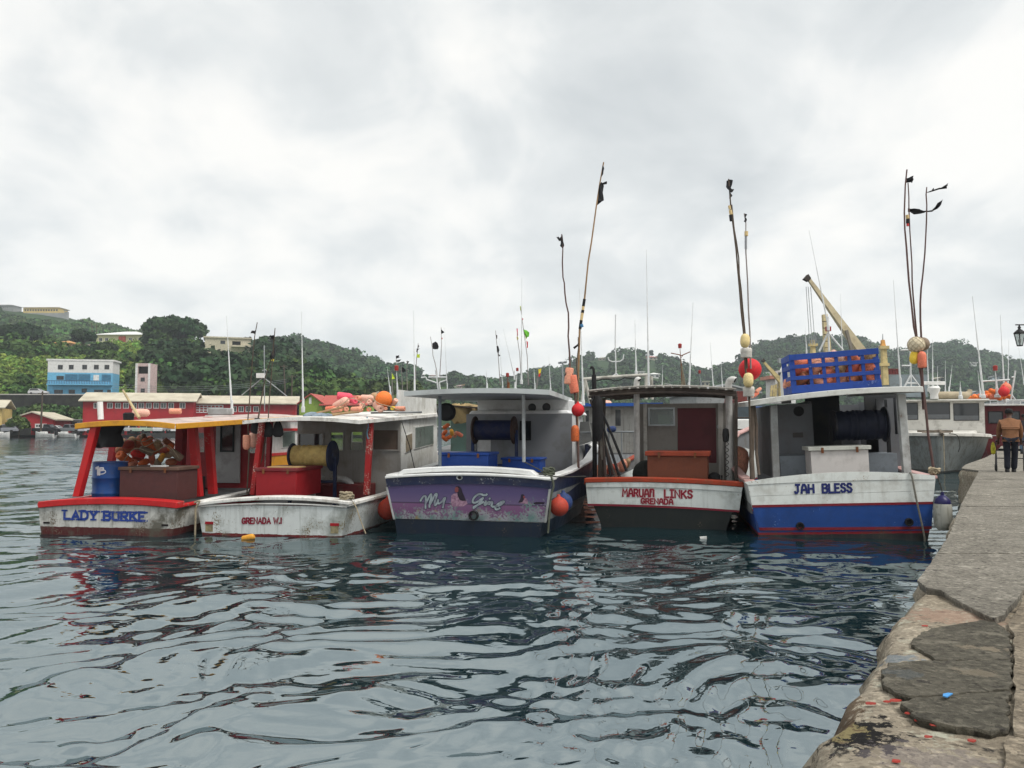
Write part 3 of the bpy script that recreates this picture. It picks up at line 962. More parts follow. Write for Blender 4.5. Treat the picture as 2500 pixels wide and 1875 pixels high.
# yellow building at the left border
t, cv = pxbuild('yellow_building', 'yellow building with cream roof cut by the left picture border', 152, -90, 5, 990, 1064, yaw=24)
x0, z1 = cv(-90, 996); x1, _ = cv(5, 996)
facade(t, M_YELW, x0, x1, 0, z1, 12, [(x1 - 4.2, x1 - 3.0, 3, 4.6), (x1 - 2.2, x1 - 1.0, 3, 4.6)])
roof_gable(t, M_CREAMR, x0, x1, 0, 12, z1, z1 + 1.6, 0.6)
# shed of grey sheet beside the warehouse
t, cv = pxbuild('grey_lean_to', 'small grey lean-to left of the red warehouse', 170, 158, 192, 1026, 1050)
x0, z1 = cv(158, 1026); x1, _ = cv(192, 1026)
facade(t, M_GREYW, x0, x1, 0, z1, 5, [], None, 0.1, [zrect(cv, (1680, 910, 1880, 1040), Zs)])
roof_flat(t, M_GREYW, x0, x1, 0, 5, z1, 0.3, 0.2)
# green house with red roof
t, cv = pxbuild('green_house', 'green gabled house with a bright red roof behind the float-laden cabin', 150, 730, 788, 986, 1062)
x0, z1 = cv(731, 986); x1, _ = cv(787, 986)
facade(t, M_GREENW, x0, x1, 0, z1, 9, [])
za = cv(757, 963)[1]
mb = MB(); mb.add([(x0, 0.02, z1), (x1, 0.02, z1), ((x0 + x1) / 2, 0.02, za)], [(0, 1, 2)]); mb.build('gable_end', M_GREENW, t, smooth=0)
mb = MB(); mb.box((x0 + x1) / 2 - 0.35, (x0 + x1) / 2 + 0.1, -0.05, 0.01, z1, z1 + 1.2); mb.build('vent', WH, t, smooth=0)
xe = cv(905, 986)[0]
mb = MB()
mb.ext([((x0 + x1) / 2, -0.4, za + 0.2), (x1 + 0.4, -0.4, z1 + 0.1), (x1 + 0.4, -0.4, z1 - 0.1), ((x0 + x1) / 2, -0.4, za), (x0 - 0.4, -0.4, z1 - 0.1), (x0 - 0.4, -0.4, z1 + 0.1)], (0, 9.8, 0))
mb.ext([(x1 - 0.5, -0.6, z1 - 0.15), (x1 - 0.5, 4.5, za), (x1 - 0.5, 9.5, z1 - 0.15), (x1 - 0.5, 9.5, z1 - 0.35), (x1 - 0.5, 4.5, za - 0.2), (x1 - 0.5, -0.6, z1 - 0.35)][::-1], (xe - x1, 0, 0))
mb.build('roof', M_REDROOF, t, smooth=0)
mb = MB(); mb.box(x1 + 0.01, xe - 0.8, 0.4, 8.5, 0, z1 - 0.4); mb.build('wing', M_GREENW, t, smooth=0)
# houses on the near left hill
t, cv = pxbuild('cream_house', 'flat-roofed cream house with a balcony high on the wooded hill', 300, 500, 612, 824, 853, yaw=20)
x0, zt_ = cv(500, 824); x1, _ = cv(612, 824)
facade(t, M_CREAMW, x0, x1, -4, zt_, 12, [zrect(cv, (1860, 385, 1900, 415))], MATS['dark_frame'], 0.2, [zrect(cv, (1960, 390, 2030, 428))])
a, b, c, d = zrect(cv, (1955, 425, 2130, 445))
mb = MB(); mb.box(a, b, -1.8, -0.01, c, d); mb.build('balcony', M_CREAMW, t, smooth=0)
roof_flat(t, M_CREAMW, x0, x1, 0, 12, zt_, 0.5, 0.5)
t, cv = pxbuild('white_roofed_hall', 'pale hall with a large white hipped roof among trees on the left hill', 325, 236, 358, 818, 840)
x0, z1 = cv(236, 818); x1, _ = cv(358, 818)
facade(t, paint('pale_yellow_wall', (0.6, 0.56, 0.36), 0.7, 0.08, 0.3, 0.2), x0, x1, -4, z1, 16, [zrect(cv, (c - 14, 362, c + 14, 392)) for c in (850, 900, 1100, 1180)])
roof_hip(t, paint('white_roof', (0.72, 0.72, 0.7), 0.6, 0.06, 0.3, 0.15), x0, x1, 0, 16, z1, cv(300, 804)[1], 0.9)
mb = MB()
for px in (1018, 1048):
 x = cv(*Z1(px, 380))[0]
 mb.box(x - 0.6, x + 0.6, -0.6, -0.02, -4, z1 - 0.6)
mb.build('column', paint('brick_red', (0.35, 0.07, 0.05)), t, smooth=0)
t, cv = pxbuild('orange_roofed_house', 'small house with an orange roof below the white-roofed hall', 300, 138, 232, 840, 860)
x0, z1 = cv(138, 838); x1, _ = cv(170, 838)
facade(t, M_YELW, x0, x1, -4, z1, 8, [])
roof_hip(t, M_ORR, x0, x1, 0, 8, z1, cv(150, 829)[1], 0.8)
x2, x3 = cv(172, 845)[0], cv(230, 845)[0]
mb = MB(); mb.box(x2, x3, 0.5, 7, -4, cv(0, 845)[1]); mb.build('wing', M_PINKW, t, smooth=0)
mb = MB(); mb.box(x2 + 0.4, x3, 0.2, 7.4, cv(0, 845)[1], cv(0, 841)[1]); mb.build('wing_roof', M_PINKW, t, smooth=0)
# hilltop
t, cv = pxbuild('hilltop_block', 'long yellow block with a row of dark windows on the far left hilltop', 590, 57, 144, 750, 766)
x0, z1 = cv(57, 751); x1, _ = cv(144, 753)
facade(t, M_YELW, x0, x1, -2, z1, 12, [(x0 + 1 + i * 1.95, x0 + 2.1 + i * 1.95, z1 - 2.6, z1 - 1.2) for i in range(13)], MATS['dark_frame'], 0.15)
roof_hip(t, paint('buff_roof', (0.55, 0.45, 0.28)), x0, x1, 0, 12, z1, z1 + 1.3, 0.6)
t, cv = pxbuild('hilltop_wall', 'long grey wall with a small watchtower on the far left hilltop', 588, 34, 168, 763, 772)
x0, z1 = cv(34, 764); x1, _ = cv(160, 768)
mb = MB(); mb.box(x0, x1, 0, 1.5, -8, z1); mb.build('wall', M_GREYW, t, smooth=0)
xa, za = cv(157, 758); xb, _ = cv(165, 758)
mb = MB(); mb.box(xa, xb, 0.2, 2, -8, za - 1.0); mb.box(xa - 0.5, xb + 0.5, -0.3, 2.5, za, za + 0.4)
for x in (xa, xb - 0.25):
 mb.box(x, x + 0.25, 0.2, 0.45, za - 1.0, za)
mb.build('watchtower', M_GREYW, t, smooth=0)
t, cv = pxbuild('hilltop_house', 'grey hilltop house at the left picture border', 592, -20, 33, 742, 755)
x0, z1 = cv(-20, 746); x1, _ = cv(33, 746)
facade(t, M_GREYW, x0, x1, -4, z1, 10, [(x0 + 8, x0 + 9.5, z1 - 2, z1 - 1), (x0 + 11, x0 + 12.5, z1 - 2, z1 - 1)])
roof_hip(t, M_GREYW, x0, x1, 0, 10, z1, z1 + 1.6, 0.6)
# small houses scattered over the wooded hills
SM = [(hill_right, 1553, 1573, 905, 916, 'w', 'flat', 'white flat-roofed house high on the hill, beside the thin antenna'), (hill_right, 1586, 1611, 909, 924, 'w', 'hip', 'white two-storey house with a shaded veranda on the central hill'),
      (hill_right, 1608, 1640, 936, 949, 'w', 'gable', 'white gabled house low on the central hill'), (hill_right, 1577, 1603, 869, 879, 'r', 'hip', 'red-roofed house on top of the central hill'),
      (hill_right, 1462, 1478, 872, 880, 'c', 'hip', 'beige house on the left shoulder of the central hill'), (hill_right, 1711, 1742, 926, 944, 'c', 'flat', 'large cream house with a roof room, right of the red-lamp mast'),
      (hill_right, 1683, 1704, 944, 952, 'p', 'gable', 'pinkish low house behind the slatted boat canopy'), (hill_right, 1504, 1524, 943, 954, 'c', 'gable', 'cream house with sloping roof behind the black exhaust'),
      (hill_right, 1536, 1561, 945, 955, 'w', 'hip', 'white-roofed house behind the white vent pipe'), (hill_right, 1790, 1808, 927, 938, 'g', 'gable', 'grey house just left of the red ball float'),
      (hill_right, 1862, 1887, 907, 919, 'w', 'flat', 'pale house right of the big red float'), (hill_right, 2363, 2384, 884, 892, 'w', 'flat', 'white house alone in the wood on the right hill'),
      (hill_right, 2412, 2450, 918, 929, 'b', 'gable', 'long pale blue-grey house low on the right hill'), (hill_right, 2374, 2396, 955, 966, 'b', 'gable', 'light blue hut above the orange floats'),
      (hill_right, 2266, 2281, 901, 910, 'w', 'flat', 'pale house behind the cluster of pole floats'), (hill_right, 2290, 2306, 921, 929, 'c', 'gable', 'small buff hut in the wood right of the float poles'), (hill_mid, 1029, 1044, 912, 922, 'w', 'hip', 'white house at the left of the ridge group behind the T-shaped mast'),
      (hill_mid, 1046, 1064, 914, 923, 'p', 'hip', 'pinkish house in the ridge group behind the T-shaped mast'), (hill_mid, 1073, 1092, 913, 923, 'g', 'hip', 'grey-roofed house at the right of the ridge group'),
      (hill_mid, 1100, 1116, 943, 951, 'c', 'hip', 'cream-roofed house just above the white boat canopy'), (hill_mid, 1116, 1127, 939, 948, 'p', 'hip', 'pink house just above the white boat canopy'), (hill_mid, 1129, 1144, 938, 945, 'o', 'hip', 'orange-roofed house right of the pink one above the canopy')]
pal = {'w': (WH, WH), 'r': (M_CREAMW, M_REDROOF), 'c': (M_CREAMW, M_CREAMR), 'p': (M_PINKW, M_PINKW), 'g': (M_GREYW, M_GREYW), 'b': (paint('pale_blue_wall', (0.4, 0.5, 0.55)), M_GREYW), 'o': (M_CREAMW, M_ORR)}
SPOT = {id(hill_right): [], id(hill_mid): []}
for rg, px0, px1, pyt, pyb, k, rf, lb in SM:
 p = rg.find((px0 + px1) / 2, pyb)
 D = p.y
 SPOT[id(rg)].append((px0, px1, pyt, pyb))
 t, cv = pxbuild('hill_house', lb, D, px0, px1, pyt, pyb, 'houses on the wooded hills')
 x0, z1 = cv(px0, pyt + (pyb - pyt) * 0.33); x1, _ = cv(px1, pyt)
 w, h = x1 - x0, z1
 wm, rm = pal[k]
 nw_ = max(2, int(w / 3))
 rows = 2 if h > 4.2 else 1
 ws = [(x0 + w * (i + 0.25) / nw_, x0 + w * (i + 0.75) / nw_, h * (j + 0.35) / rows, h * (j + 0.8) / rows) for i in range(nw_) for j in range(rows)]
 facade(t, wm, x0, x1, -3, z1, 8, ws, MATS['dark_frame'], 0.15)
 zt_ = cv(px0, pyt)[1]
 if rf == 'flat':
  roof_flat(t, rm, x0, x1, -0.4, 8, z1, 0.6, 0.5)
 elif rf == 'hip':
  roof_hip(t, rm, x0, x1, 0, 8, z1, zt_, 0.8)
 else:
  roof_front_gable(t, rm, x0, x1, 0, 8, z1, zt_, 0.6)
# ------------------------------------------------------------------ woods
def wood(name, rg, x0, x1, num, v0, v1, r0, r1, n, leaf, base, seed, keep=None, label=None):
 cen, rad = scatter(rg, x0, x1, num, v0, v1, r0, r1, seed, keep)
 o = leaf_cloud(name, cen, rad, n, leaf, tints(cen, base, seed), M_LEAF, seed=seed)
 struct(o, 'stuff')
 if label:
  o['label'] = label
 return o
GREEN = (0.03, 0.072, 0.022)
wood('woodland', hill_right, 1120, 2720, 2300, 0.05, 1.0, 3.4, 7.6, 100, 1.3, GREEN, 1, clear_of(hill_right, SPOT[id(hill_right)]), 'dense green wood covering the hills on the right')
wood('woodland', hill_mid, 540, 1420, 1500, 0.05, 1.0, 3.2, 7.0, 100, 1.2, GREEN, 2, clear_of(hill_mid, SPOT[id(hill_mid)]), 'dense green wood covering the middle hill')
wood('woodland', hill_yellow, -240, 620, 1000, 0.1, 0.93, 3.0, 5.5, 60, 1.1, (0.05, 0.108, 0.026), 3, lambda x, v: v < (0.72 if -10 < x < 185 else 1), 'green wood on the far left hill below the yellow block')
def keep_near(x, v):
 py = proj(hill_near.pt(x, v))[1]
 if 470 < x < 640 and py < 888: return False
 if 225 < x < 365 and py < 872: return False
 if 130 < x < 235 and py < 862: return False
 gr = fbm(np.array([x / 60.0]), np.array([v * 5.0]), 3, 8)[0]
 if x < 330 and v < 0.9 and gr < 0.62: return False          # grass slope on the left
 if 660 < x < 800 and v > 0.6: return False                  # grass crest on the right
 return True
wood('bushes', hill_near, -240, 860, 520, 0.0, 1.0, 2.0, 4.2, 110, 0.7, (0.045, 0.095, 0.02), 4, keep_near, 'green bushes and low trees over the near left hill')
wood('bushes', hill_near, 380, 700, 260, 0.0, 0.9, 3.5, 6.0, 150, 0.85, (0.022, 0.05, 0.018), 6, lambda x, v: proj(hill_near.pt(x, v))[1] > (902 if 455 < x < 640 else 870), 'dark green trees massed below the cream house')
wood('grass_tufts', hill_near, -240, 820, 2600, 0.0, 1.0, 0.7, 1.5, 50, 0.42, (0.15, 0.25, 0.045), 5, lambda x, v: x < 360 or (640 < x < 810 and v > 0.5), 'bright green grass and scrub on the near left hill')
# low trees on the shore in the middle, in front of the hill
g = np.random.default_rng(21)
cen = np.array([list(at(x, y, D)) for x, y, D in zip(g.uniform(770, 1010, 110), g.uniform(948, 985, 110), g.uniform(215, 260, 110))])
o = leaf_cloud('low_trees', cen, g.uniform(3.0, 4.8, 110), 170, 0.75, tints(cen, (0.05, 0.095, 0.025), 9), M_LEAF, seed=22)
struct(o, 'stuff')['label'] = 'low green trees massed behind the red-roofed house'
cen = np.array([list(at(x, y, D)) for x, y, D in zip(g.uniform(-120, 200, 90), g.uniform(1004, 1030, 90), g.uniform(174, 181, 90))])
o = leaf_cloud('bank_scrub', cen, g.uniform(1.2, 2.3, 90), 110, 0.5, tints(cen, (0.05, 0.1, 0.03), 10), M_LEAF, seed=23)
struct(o, 'stuff')['label'] = 'green scrub on the bank at the foot of the retaining wall'
# single trees that stand out
M_BARK = paint('bark', (0.07, 0.055, 0.04), 0.9, 0.25, 2, 0.2)
def tree(label, px, pyt, pyb, D, wpx, seed, base=(0.03, 0.062, 0.02), leaf=0.7, name='broadleaf_tree', nl=11):
 g = np.random.default_rng(seed)
 b = at(px, pyb, D)
 top = at(px, pyt, D).z
 H = top - b.z
 rw_ = wpx / FPX * D / 2
 t = thing(name, label, 'tree', T(b), 'trees that stand out on the hills')
 mb = MB()
 mb.tube([(0, 0, -1.5), (rw_ * 0.05, 0, H * 0.25), (0, 0.1, H * 0.55)], [H * 0.035, H * 0.028, H * 0.016], 8)
 lob = []
 for i in range(nl):
  an = i * 2.4 + g.uniform(-0.4, 0.4)
  rr = rw_ * 0.62 * math.sqrt((i + 0.6) / nl)
  p = Vector((math.cos(an) * rr, math.sin(an) * rr * 0.8, H * (0.46 + 0.36 * (1 - (rr / rw_) ** 1.5) + g.uniform(-0.13, 0.13))))
  lob.append(p)
  mb.tube([(0, 0.05, H * 0.38), p * 0.5 + Vector((0, 0, H * 0.22)), p], [H * 0.016, H * 0.011, H * 0.004], 6)
 mb.build('trunk', M_BARK, t)
 cen = np.array([list(p) for p in lob])
 rad = g.uniform(0.24, 0.46, nl) * rw_ * (1 if nl < 20 else 0.72)
 o = leaf_cloud('crown', cen, rad, 330, leaf, tints(cen, base, seed, 0.2, 5), M_LEAF, t, 0.8, seed)
 return t
tree('tall dark broadleaf tree crowning the near left hill', 430, 783, 860, 305, 185, 1, (0.024, 0.055, 0.019), 0.7, nl=26)
tree('broad tree left of the tall dark one, beside the white-roofed hall', 385, 802, 865, 300, 95, 2, (0.034, 0.07, 0.02))
tree('round dark tree between the orange roof and the white-roofed hall', 203, 808, 860, 290, 70, 3, (0.022, 0.05, 0.018))
tree('spreading tree in front of the white-roofed hall', 250, 842, 884, 280, 80, 4, (0.028, 0.058, 0.02))
tree('dark tree at the left edge of the hill', 40, 800, 850, 300, 130, 5, (0.02, 0.045, 0.016))
tree('dark round-topped tree right of the long antenna', 768, 880, 975, 232, 105, 6, (0.02, 0.048, 0.018), 0.6)
tree('dark tree leaning over the end of the red shed', 830, 905, 985, 250, 85, 7, (0.022, 0.05, 0.02), 0.6)
tree('tree below the cream house, left of the flagged poles', 545, 868, 960, 230, 110, 8, (0.018, 0.042, 0.016), 0.6)
tree('tree on the dark slope behind the pink tower', 430, 860, 960, 220, 120, 9, (0.016, 0.038, 0.014), 0.6)
tree('small tree at the foot of the grass crest', 640, 850, 930, 250, 70, 10, (0.025, 0.055, 0.018), 0.6)
tree('lone round tree on the skyline of the middle hill', 1112, 908, 935, 600, 28, 11, (0.022, 0.05, 0.022), 1.3, nl=7)
tree('umbrella tree on the crest of the central hill, left of two', 1570, 857, 875, 800, 14, 12, (0.02, 0.045, 0.02), 1.2, nl=5)
tree('umbrella tree on the crest of the central hill, right of two', 1590, 856, 875, 800, 12, 13, (0.02, 0.045, 0.02), 1.2, nl=5)
tree('street tree before the fence of the low red house', 45, 1020, 1064, 150, 60, 14, (0.05, 0.09, 0.025), 0.35, nl=8)
# ================================================================== boat helpers
class Boat:
 def __init__(s, name, label, pxc, D, head, roll=0.0, cat='boat', group=None):
  X = at(pxc, 1300, D).x
  s.M = T(X, D, 0) @ R(-head, 'Z') @ R(roll, 'Y')
  s.I = s.M.inverted()
  s.o = thing(name, label, cat, s.M, group)
  s.eye = s.I @ EYE
 def _d(s, px, py):
  return s.I.to_3x3() @ ray(px, py)
 def L(s, px, py, y=0.0):
  d = s._d(px, py)
  return s.eye + d * ((y - s.eye.y) / d.y)
 def Lx(s, px, py, x):
  d = s._d(px, py)
  return s.eye + d * ((x - s.eye.x) / d.x)
 def Lz(s, px, py, z):
  d = s._d(px, py)
  return s.eye + d * ((z - s.eye.z) / d.z)
 def W(s, p):
  return s.M @ Vector(p)
 def part(s, mb, name, mat, bevel=0.0, parent=None, smooth=35):
  return mb.build(name, mat, parent or s.o, bevel=bevel, smooth=smooth)
def hull(b, TL, TR, BL, BR, st, mat, deckz, mdeck, mcap, inner=None, cap=(0.15, 0.06), zk=-0.55, keelf=0.55):
 """transom corners in pixels; st: [(y, beam factor, sheer rise, waterline factor)]"""
 tl, tr, bl, br = b.L(*TL), b.L(*TR), b.L(*BL), b.L(*BR)
 cx = (tl.x + tr.x) / 2
 hw, hb = (tr.x - tl.x) / 2, (br.x - bl.x) / 2
 zt = (tl.z + tr.z) / 2
 rows = []
 for y, f, dz, fb in st:
  a, w = hw * f, hb * fb
  z = zt + dz
  pr = [(a, z), (a * 0.6 + w * 0.4, z * 0.62), (w, 0.12), (w * 0.96, -0.15), (w * keelf, -0.42)]
  rows.append([Vector((cx - x, y, zz)) for x, zz in pr] + [Vector((cx, y, zk))] + [Vector((cx + x, y, zz)) for x, zz in reversed(pr)])
 mb = MB()
 mb.loft(rows)
 n = len(rows[0])
 mb.add(rows[0], [tuple(range(n))])
 h = b.part(mb, 'hull', mat, smooth=50)
 # inside of the bulwark and deck
 ins = 0.07
 li = [[Vector((cx - max(0.02, hw * f - ins), y + (ins if i == 0 else 0), zt + dz)), Vector((cx - max(0.02, hw * f - ins), y + (ins if i == 0 else 0), deckz)),
           Vector((cx + max(0.02, hw * f - ins), y + (ins if i == 0 else 0), deckz)), Vector((cx + max(0.02, hw * f - ins), y + (ins if i == 0 else 0), zt + dz))] for i, (y, f, dz, fb) in enumerate(st)]
 mb = MB()
 for i in range(len(li) - 1):
  p, q = li[i], li[i + 1]
  mb.add([p[1], p[2], q[2], q[1]], [(0, 1, 2, 3)])
 b.part(mb, 'deck', mdeck)
 mb = MB()
 for i in range(len(li) - 1):
  p, q = li[i], li[i + 1]
  mb.add([p[0], p[1], q[1], q[0]], [(0, 1, 2, 3)])
  mb.add([p[3], p[2], q[2], q[3]], [(3, 2, 1, 0)])
 mb.add(li[0], [(0, 1, 2, 3)])
 b.part(mb, 'bulwark', inner or mdeck)
 cw, chh = cap
 for sgn in (-1, 1):
  pts = [Vector((cx + sgn * (hw * f + 0.04), y, zt + dz)) for y, f, dz, fb in st]
  mb = MB()
  mb.strip(pts if sgn > 0 else pts, (-sgn * cw, 0, 0), (0, 0, chh)) if sgn < 0 else mb.strip([p + Vector((-cw, 0, 0)) for p in pts], (cw, 0, 0), (0, 0, chh))
  b.part(mb, 'gunwale', mcap, bevel=0.012)
 return dict(cx=cx, hw=hw, hb=hb, zt=zt, tl=tl, tr=tr, bl=bl, br=br, hull=h)
def crown_cap(b, pts, w, hgt, mat, y0=-0.05, name='transom_cap', bevel=0.015):
 """cap board along the transom through pixel points (its upper edge)"""
 P = [b.L(x, y, y0) for x, y in pts]
 mb = MB()
 mb.strip([p - Vector((0, 0, hgt)) for p in P], (0, w, 0), (0, 0, hgt))
 return b.part(mb, name, mat, bevel=bevel)
def smooth_px(pts, n=14):
 """quadratic-ish resample of pixel points"""
 xs = np.linspace(pts[0][0], pts[-1][0], n)
 cs = np.polyfit([p[0] for p in pts], [p[1] for p in pts], min(2, len(pts) - 1))
 return [(float(x), float(np.polyval(cs, x))) for x in xs]
def wall_part(b, name, y, px0, px1, pyt, pyb, mat, holes=(), t=0.05, parent=None):
 """upright board at local depth y between pixels, with pixel-rect openings; returns rects in local (x0,x1,z0,z1)"""
 a, c = b.L(px0, pyb, y), b.L(px1, pyt, y)
 x0, x1, z0, z1 = a.x, c.x, min(a.z, c.z), max(a.z, c.z)
 hr = []
 for (p0, q0, p1, q1) in holes:
  u, v = b.L(p0, q0, y), b.L(p1, q1, y)
  hr.append((u.x, v.x, v.z, u.z))
 mb = MB()
 mb.panel((x0, y, z0), (1, 0, 0), (0, 0, 1), x1 - x0, z1 - z0, [(h[0] - x0, h[1] - x0, h[2] - z0, h[3] - z0) for h in hr], t)
 o = b.part(mb, name, mat, parent=parent, smooth=0)
 return o, (x0, x1, z0, z1), hr
def window_part(b, r, y, fmat, gmat, fw=0.04, d=0.03, parent=None):
 x0, x1, z0, z1 = r
 mb = MB()
 for q in ((x0, x1, z1 - fw, z1), (x0, x1, z0, z0 + fw), (x0, x0 + fw, z0 + fw, z1 - fw), (x1 - fw, x1, z0 + fw, z1 - fw)):
  mb.box(q[0], q[1], y - d, y + 0.02, q[2], q[3])
 w = b.part(mb, 'window', fmat, parent=parent, smooth=0)
 g = MB()
 g.box(x0 + fw * 0.4, x1 - fw * 0.4, y + 0.002, y + 0.012, z0 + fw * 0.4, z1 - fw * 0.4)
 g.build('pane', gmat, w, smooth=0)
 return w
def side_window(b, x, pts, fmat, gmat):
 """pane on a cabin side, corner points in pixels on the plane x = const"""
 P = [b.Lx(px, py, x) for px, py in pts]
 cen = sum(P, Vector()) / len(P)
 mb = MB()
 out = [p + (p - cen) * 0.1 for p in P]
 mb.ext(out, (0.02, 0, 0))
 w = b.part(mb, 'window', fmat, smooth=0)
 g = MB()
 g.ext([p + Vector((0.022, 0, 0)) for p in P], (0.006, 0, 0))
 g.build('pane', gmat, w, smooth=0)
def slab_roof(b, cor, th, mat, camber=0.06, nx=10, ny=6, name='roof', bevel=0.012, over=None):
 """roof from 4 local corners (aft-port, aft-starboard, fwd-starboard, fwd-port), cambered across"""
 ap, as_, fs, fp = [Vector(c) for c in cor]
 rows = []
 for j in range(ny + 1):
  v = j / ny
  l, r = ap.lerp(fp, v), as_.lerp(fs, v)
  rows.append([l.lerp(r, i / nx) + Vector((0, 0, camber * (1 - (2 * i / nx - 1) ** 2))) for i in range(nx + 1)])
 low = [[p - Vector((0, 0, th)) for p in r] for r in rows]
 mb = MB()
 mb.loft(rows)
 mb.loft([r[::-1] for r in low])
 ring_t = rows[0] + [r[-1] for r in rows[1:]] + rows[-1][::-1][1:] + [r[0] for r in rows[::-1]][1:-1]
 ring_b = [p - Vector((0, 0, th)) for p in ring_t]
 mb.loft([ring_b, ring_t], True)
 return b.part(mb, name, mat, smooth=40)
# ------------------------------------------------------------------ lettering: hand-painted strokes
GL = {
 'A': (0.8, [[(0, 0), (0.12, 0.7), (0.28, 1), (0.5, 1), (0.66, 0.7), (0.78, 0)], [(0.08, 0.38), (0.7, 0.38)]]),
 'a': (0.8, [[(0, 0), (0.4, 1), (0.8, 0)], [(0.15, 0.35), (0.65, 0.35)]]),
 'B': (0.72, [[(0, 0), (0, 1)], [(0, 1), (0.5, 1), (0.64, 0.88), (0.62, 0.65), (0.45, 0.54), (0, 0.54)], [(0.45, 0.54), (0.66, 0.42), (0.7, 0.2), (0.55, 0), (0, 0)]]),
 'D': (0.75, [[(0, 0), (0, 1)], [(0, 1), (0.42, 1), (0.68, 0.78), (0.72, 0.5), (0.68, 0.22), (0.42, 0), (0, 0)]]),
 'E': (0.62, [[(0.6, 1), (0, 1), (0, 0), (0.62, 0)], [(0, 0.52), (0.48, 0.52)]]),
 'G': (0.76, [[(0.7, 0.8), (0.55, 0.98), (0.25, 0.98), (0.05, 0.75), (0, 0.45), (0.1, 0.12), (0.35, 0), (0.65, 0.1), (0.72, 0.42), (0.42, 0.42)]]),
 'H': (0.72, [[(0, 0), (0, 1)], [(0.7, 0), (0.7, 1)], [(0, 0.5), (0.7, 0.5)]]),
 'I': (0.5, [[(0.25, 0), (0.25, 1)], [(0, 1), (0.5, 1)], [(0, 0), (0.5, 0)]]),
 'i': (0.15, [[(0.08, 0), (0.08, 1)]]),
 'J': (0.7, [[(0.15, 1), (0.7, 1)], [(0.45, 1), (0.45, 0.2), (0.3, 0.02), (0.08, 0.03), (0, 0.18)]]),
 'K': (0.74, [[(0, 0), (0, 1)], [(0.68, 1), (0.05, 0.45)], [(0.22, 0.6), (0.74, 0)]]),
 'L': (0.62, [[(0, 1), (0, 0), (0.6, 0)]]),
 'M': (0.9, [[(0, 0), (0.06, 1), (0.42, 0.42), (0.8, 1), (0.88, 0)]]),
 'n': (0.66, [[(0, 0), (0, 0.92), (0.14, 1), (0.52, 1), (0.64, 0.86), (0.64, 0)], [(0.14, 0.98), (0.16, 0.62)]]),
 'N': (0.76, [[(0, 0), (0, 1), (0.72, 0), (0.72, 1)]]),
 'R': (0.74, [[(0, 0), (0, 1)], [(0, 1), (0.48, 1), (0.66, 0.86), (0.64, 0.6), (0.45, 0.48), (0, 0.48)], [(0.36, 0.48), (0.72, 0)]]),
 'S': (0.66, [[(0.62, 0.82), (0.48, 0.99), (0.18, 0.99), (0.02, 0.8), (0.1, 0.6), (0.5, 0.45), (0.63, 0.25), (0.5, 0.03), (0.18, 0), (0, 0.18)]]),
 'U': (0.72, [[(0, 1), (0, 0.25), (0.14, 0.03), (0.52, 0.03), (0.68, 0.25), (0.68, 1)]]),
 'W': (1.0, [[(0, 1), (0.24, 0), (0.5, 0.8), (0.74, 0), (1.0, 1)]]),
 'Y': (0.76, [[(0, 1), (0.38, 0.48), (0.76, 1)], [(0.38, 0.48), (0.38, 0)]]),
 'T': (0.66, [[(0, 1), (0.66, 1)], [(0.33, 1), (0.33, 0)]]),
 '.': (0.14, [[(0.02, 0.04), (0.12, 0.04)]]),
}
def ribbon(mb, pts, w, f, k=0, y=0.0, square=True):
 """flat stroke of width w along 2-D pts; f maps (u, v, depth) to a point"""
 P = [Vector((p[0], p[1])) for p in pts]
 if square and len(P) > 1:
  P[0] = P[0] - (P[1] - P[0]).normalized() * w * 0.35
  P[-1] = P[-1] + (P[-1] - P[-2]).normalized() * w * 0.35
 L_, R_ = [], []
 for i, p in enumerate(P):
  d0 = (P[i] - P[i - 1]).normalized() if i else (P[1] - P[0]).normalized()
  d1 = (P[i + 1] - P[i]).normalized() if i < len(P) - 1 else d0
  t = d0 + d1
  t = t.normalized() if t.length > 1e-4 else d0
  nn = Vector((-t.y, t.x))
  c = max(0.55, nn.dot(Vector((-d0.y, d0.x))))
  L_.append(p + nn * (w / 2 / c))
  R_.append(p - nn * (w / 2 / c))
 vs = [f(q.x, q.y, y + k) for q in L_] + [f(q.x, q.y, y + k) for q in R_]
 n = len(P)
 mb.add(vs, [(i, n + i, n + i + 1, i + 1) for i in range(n - 1)])
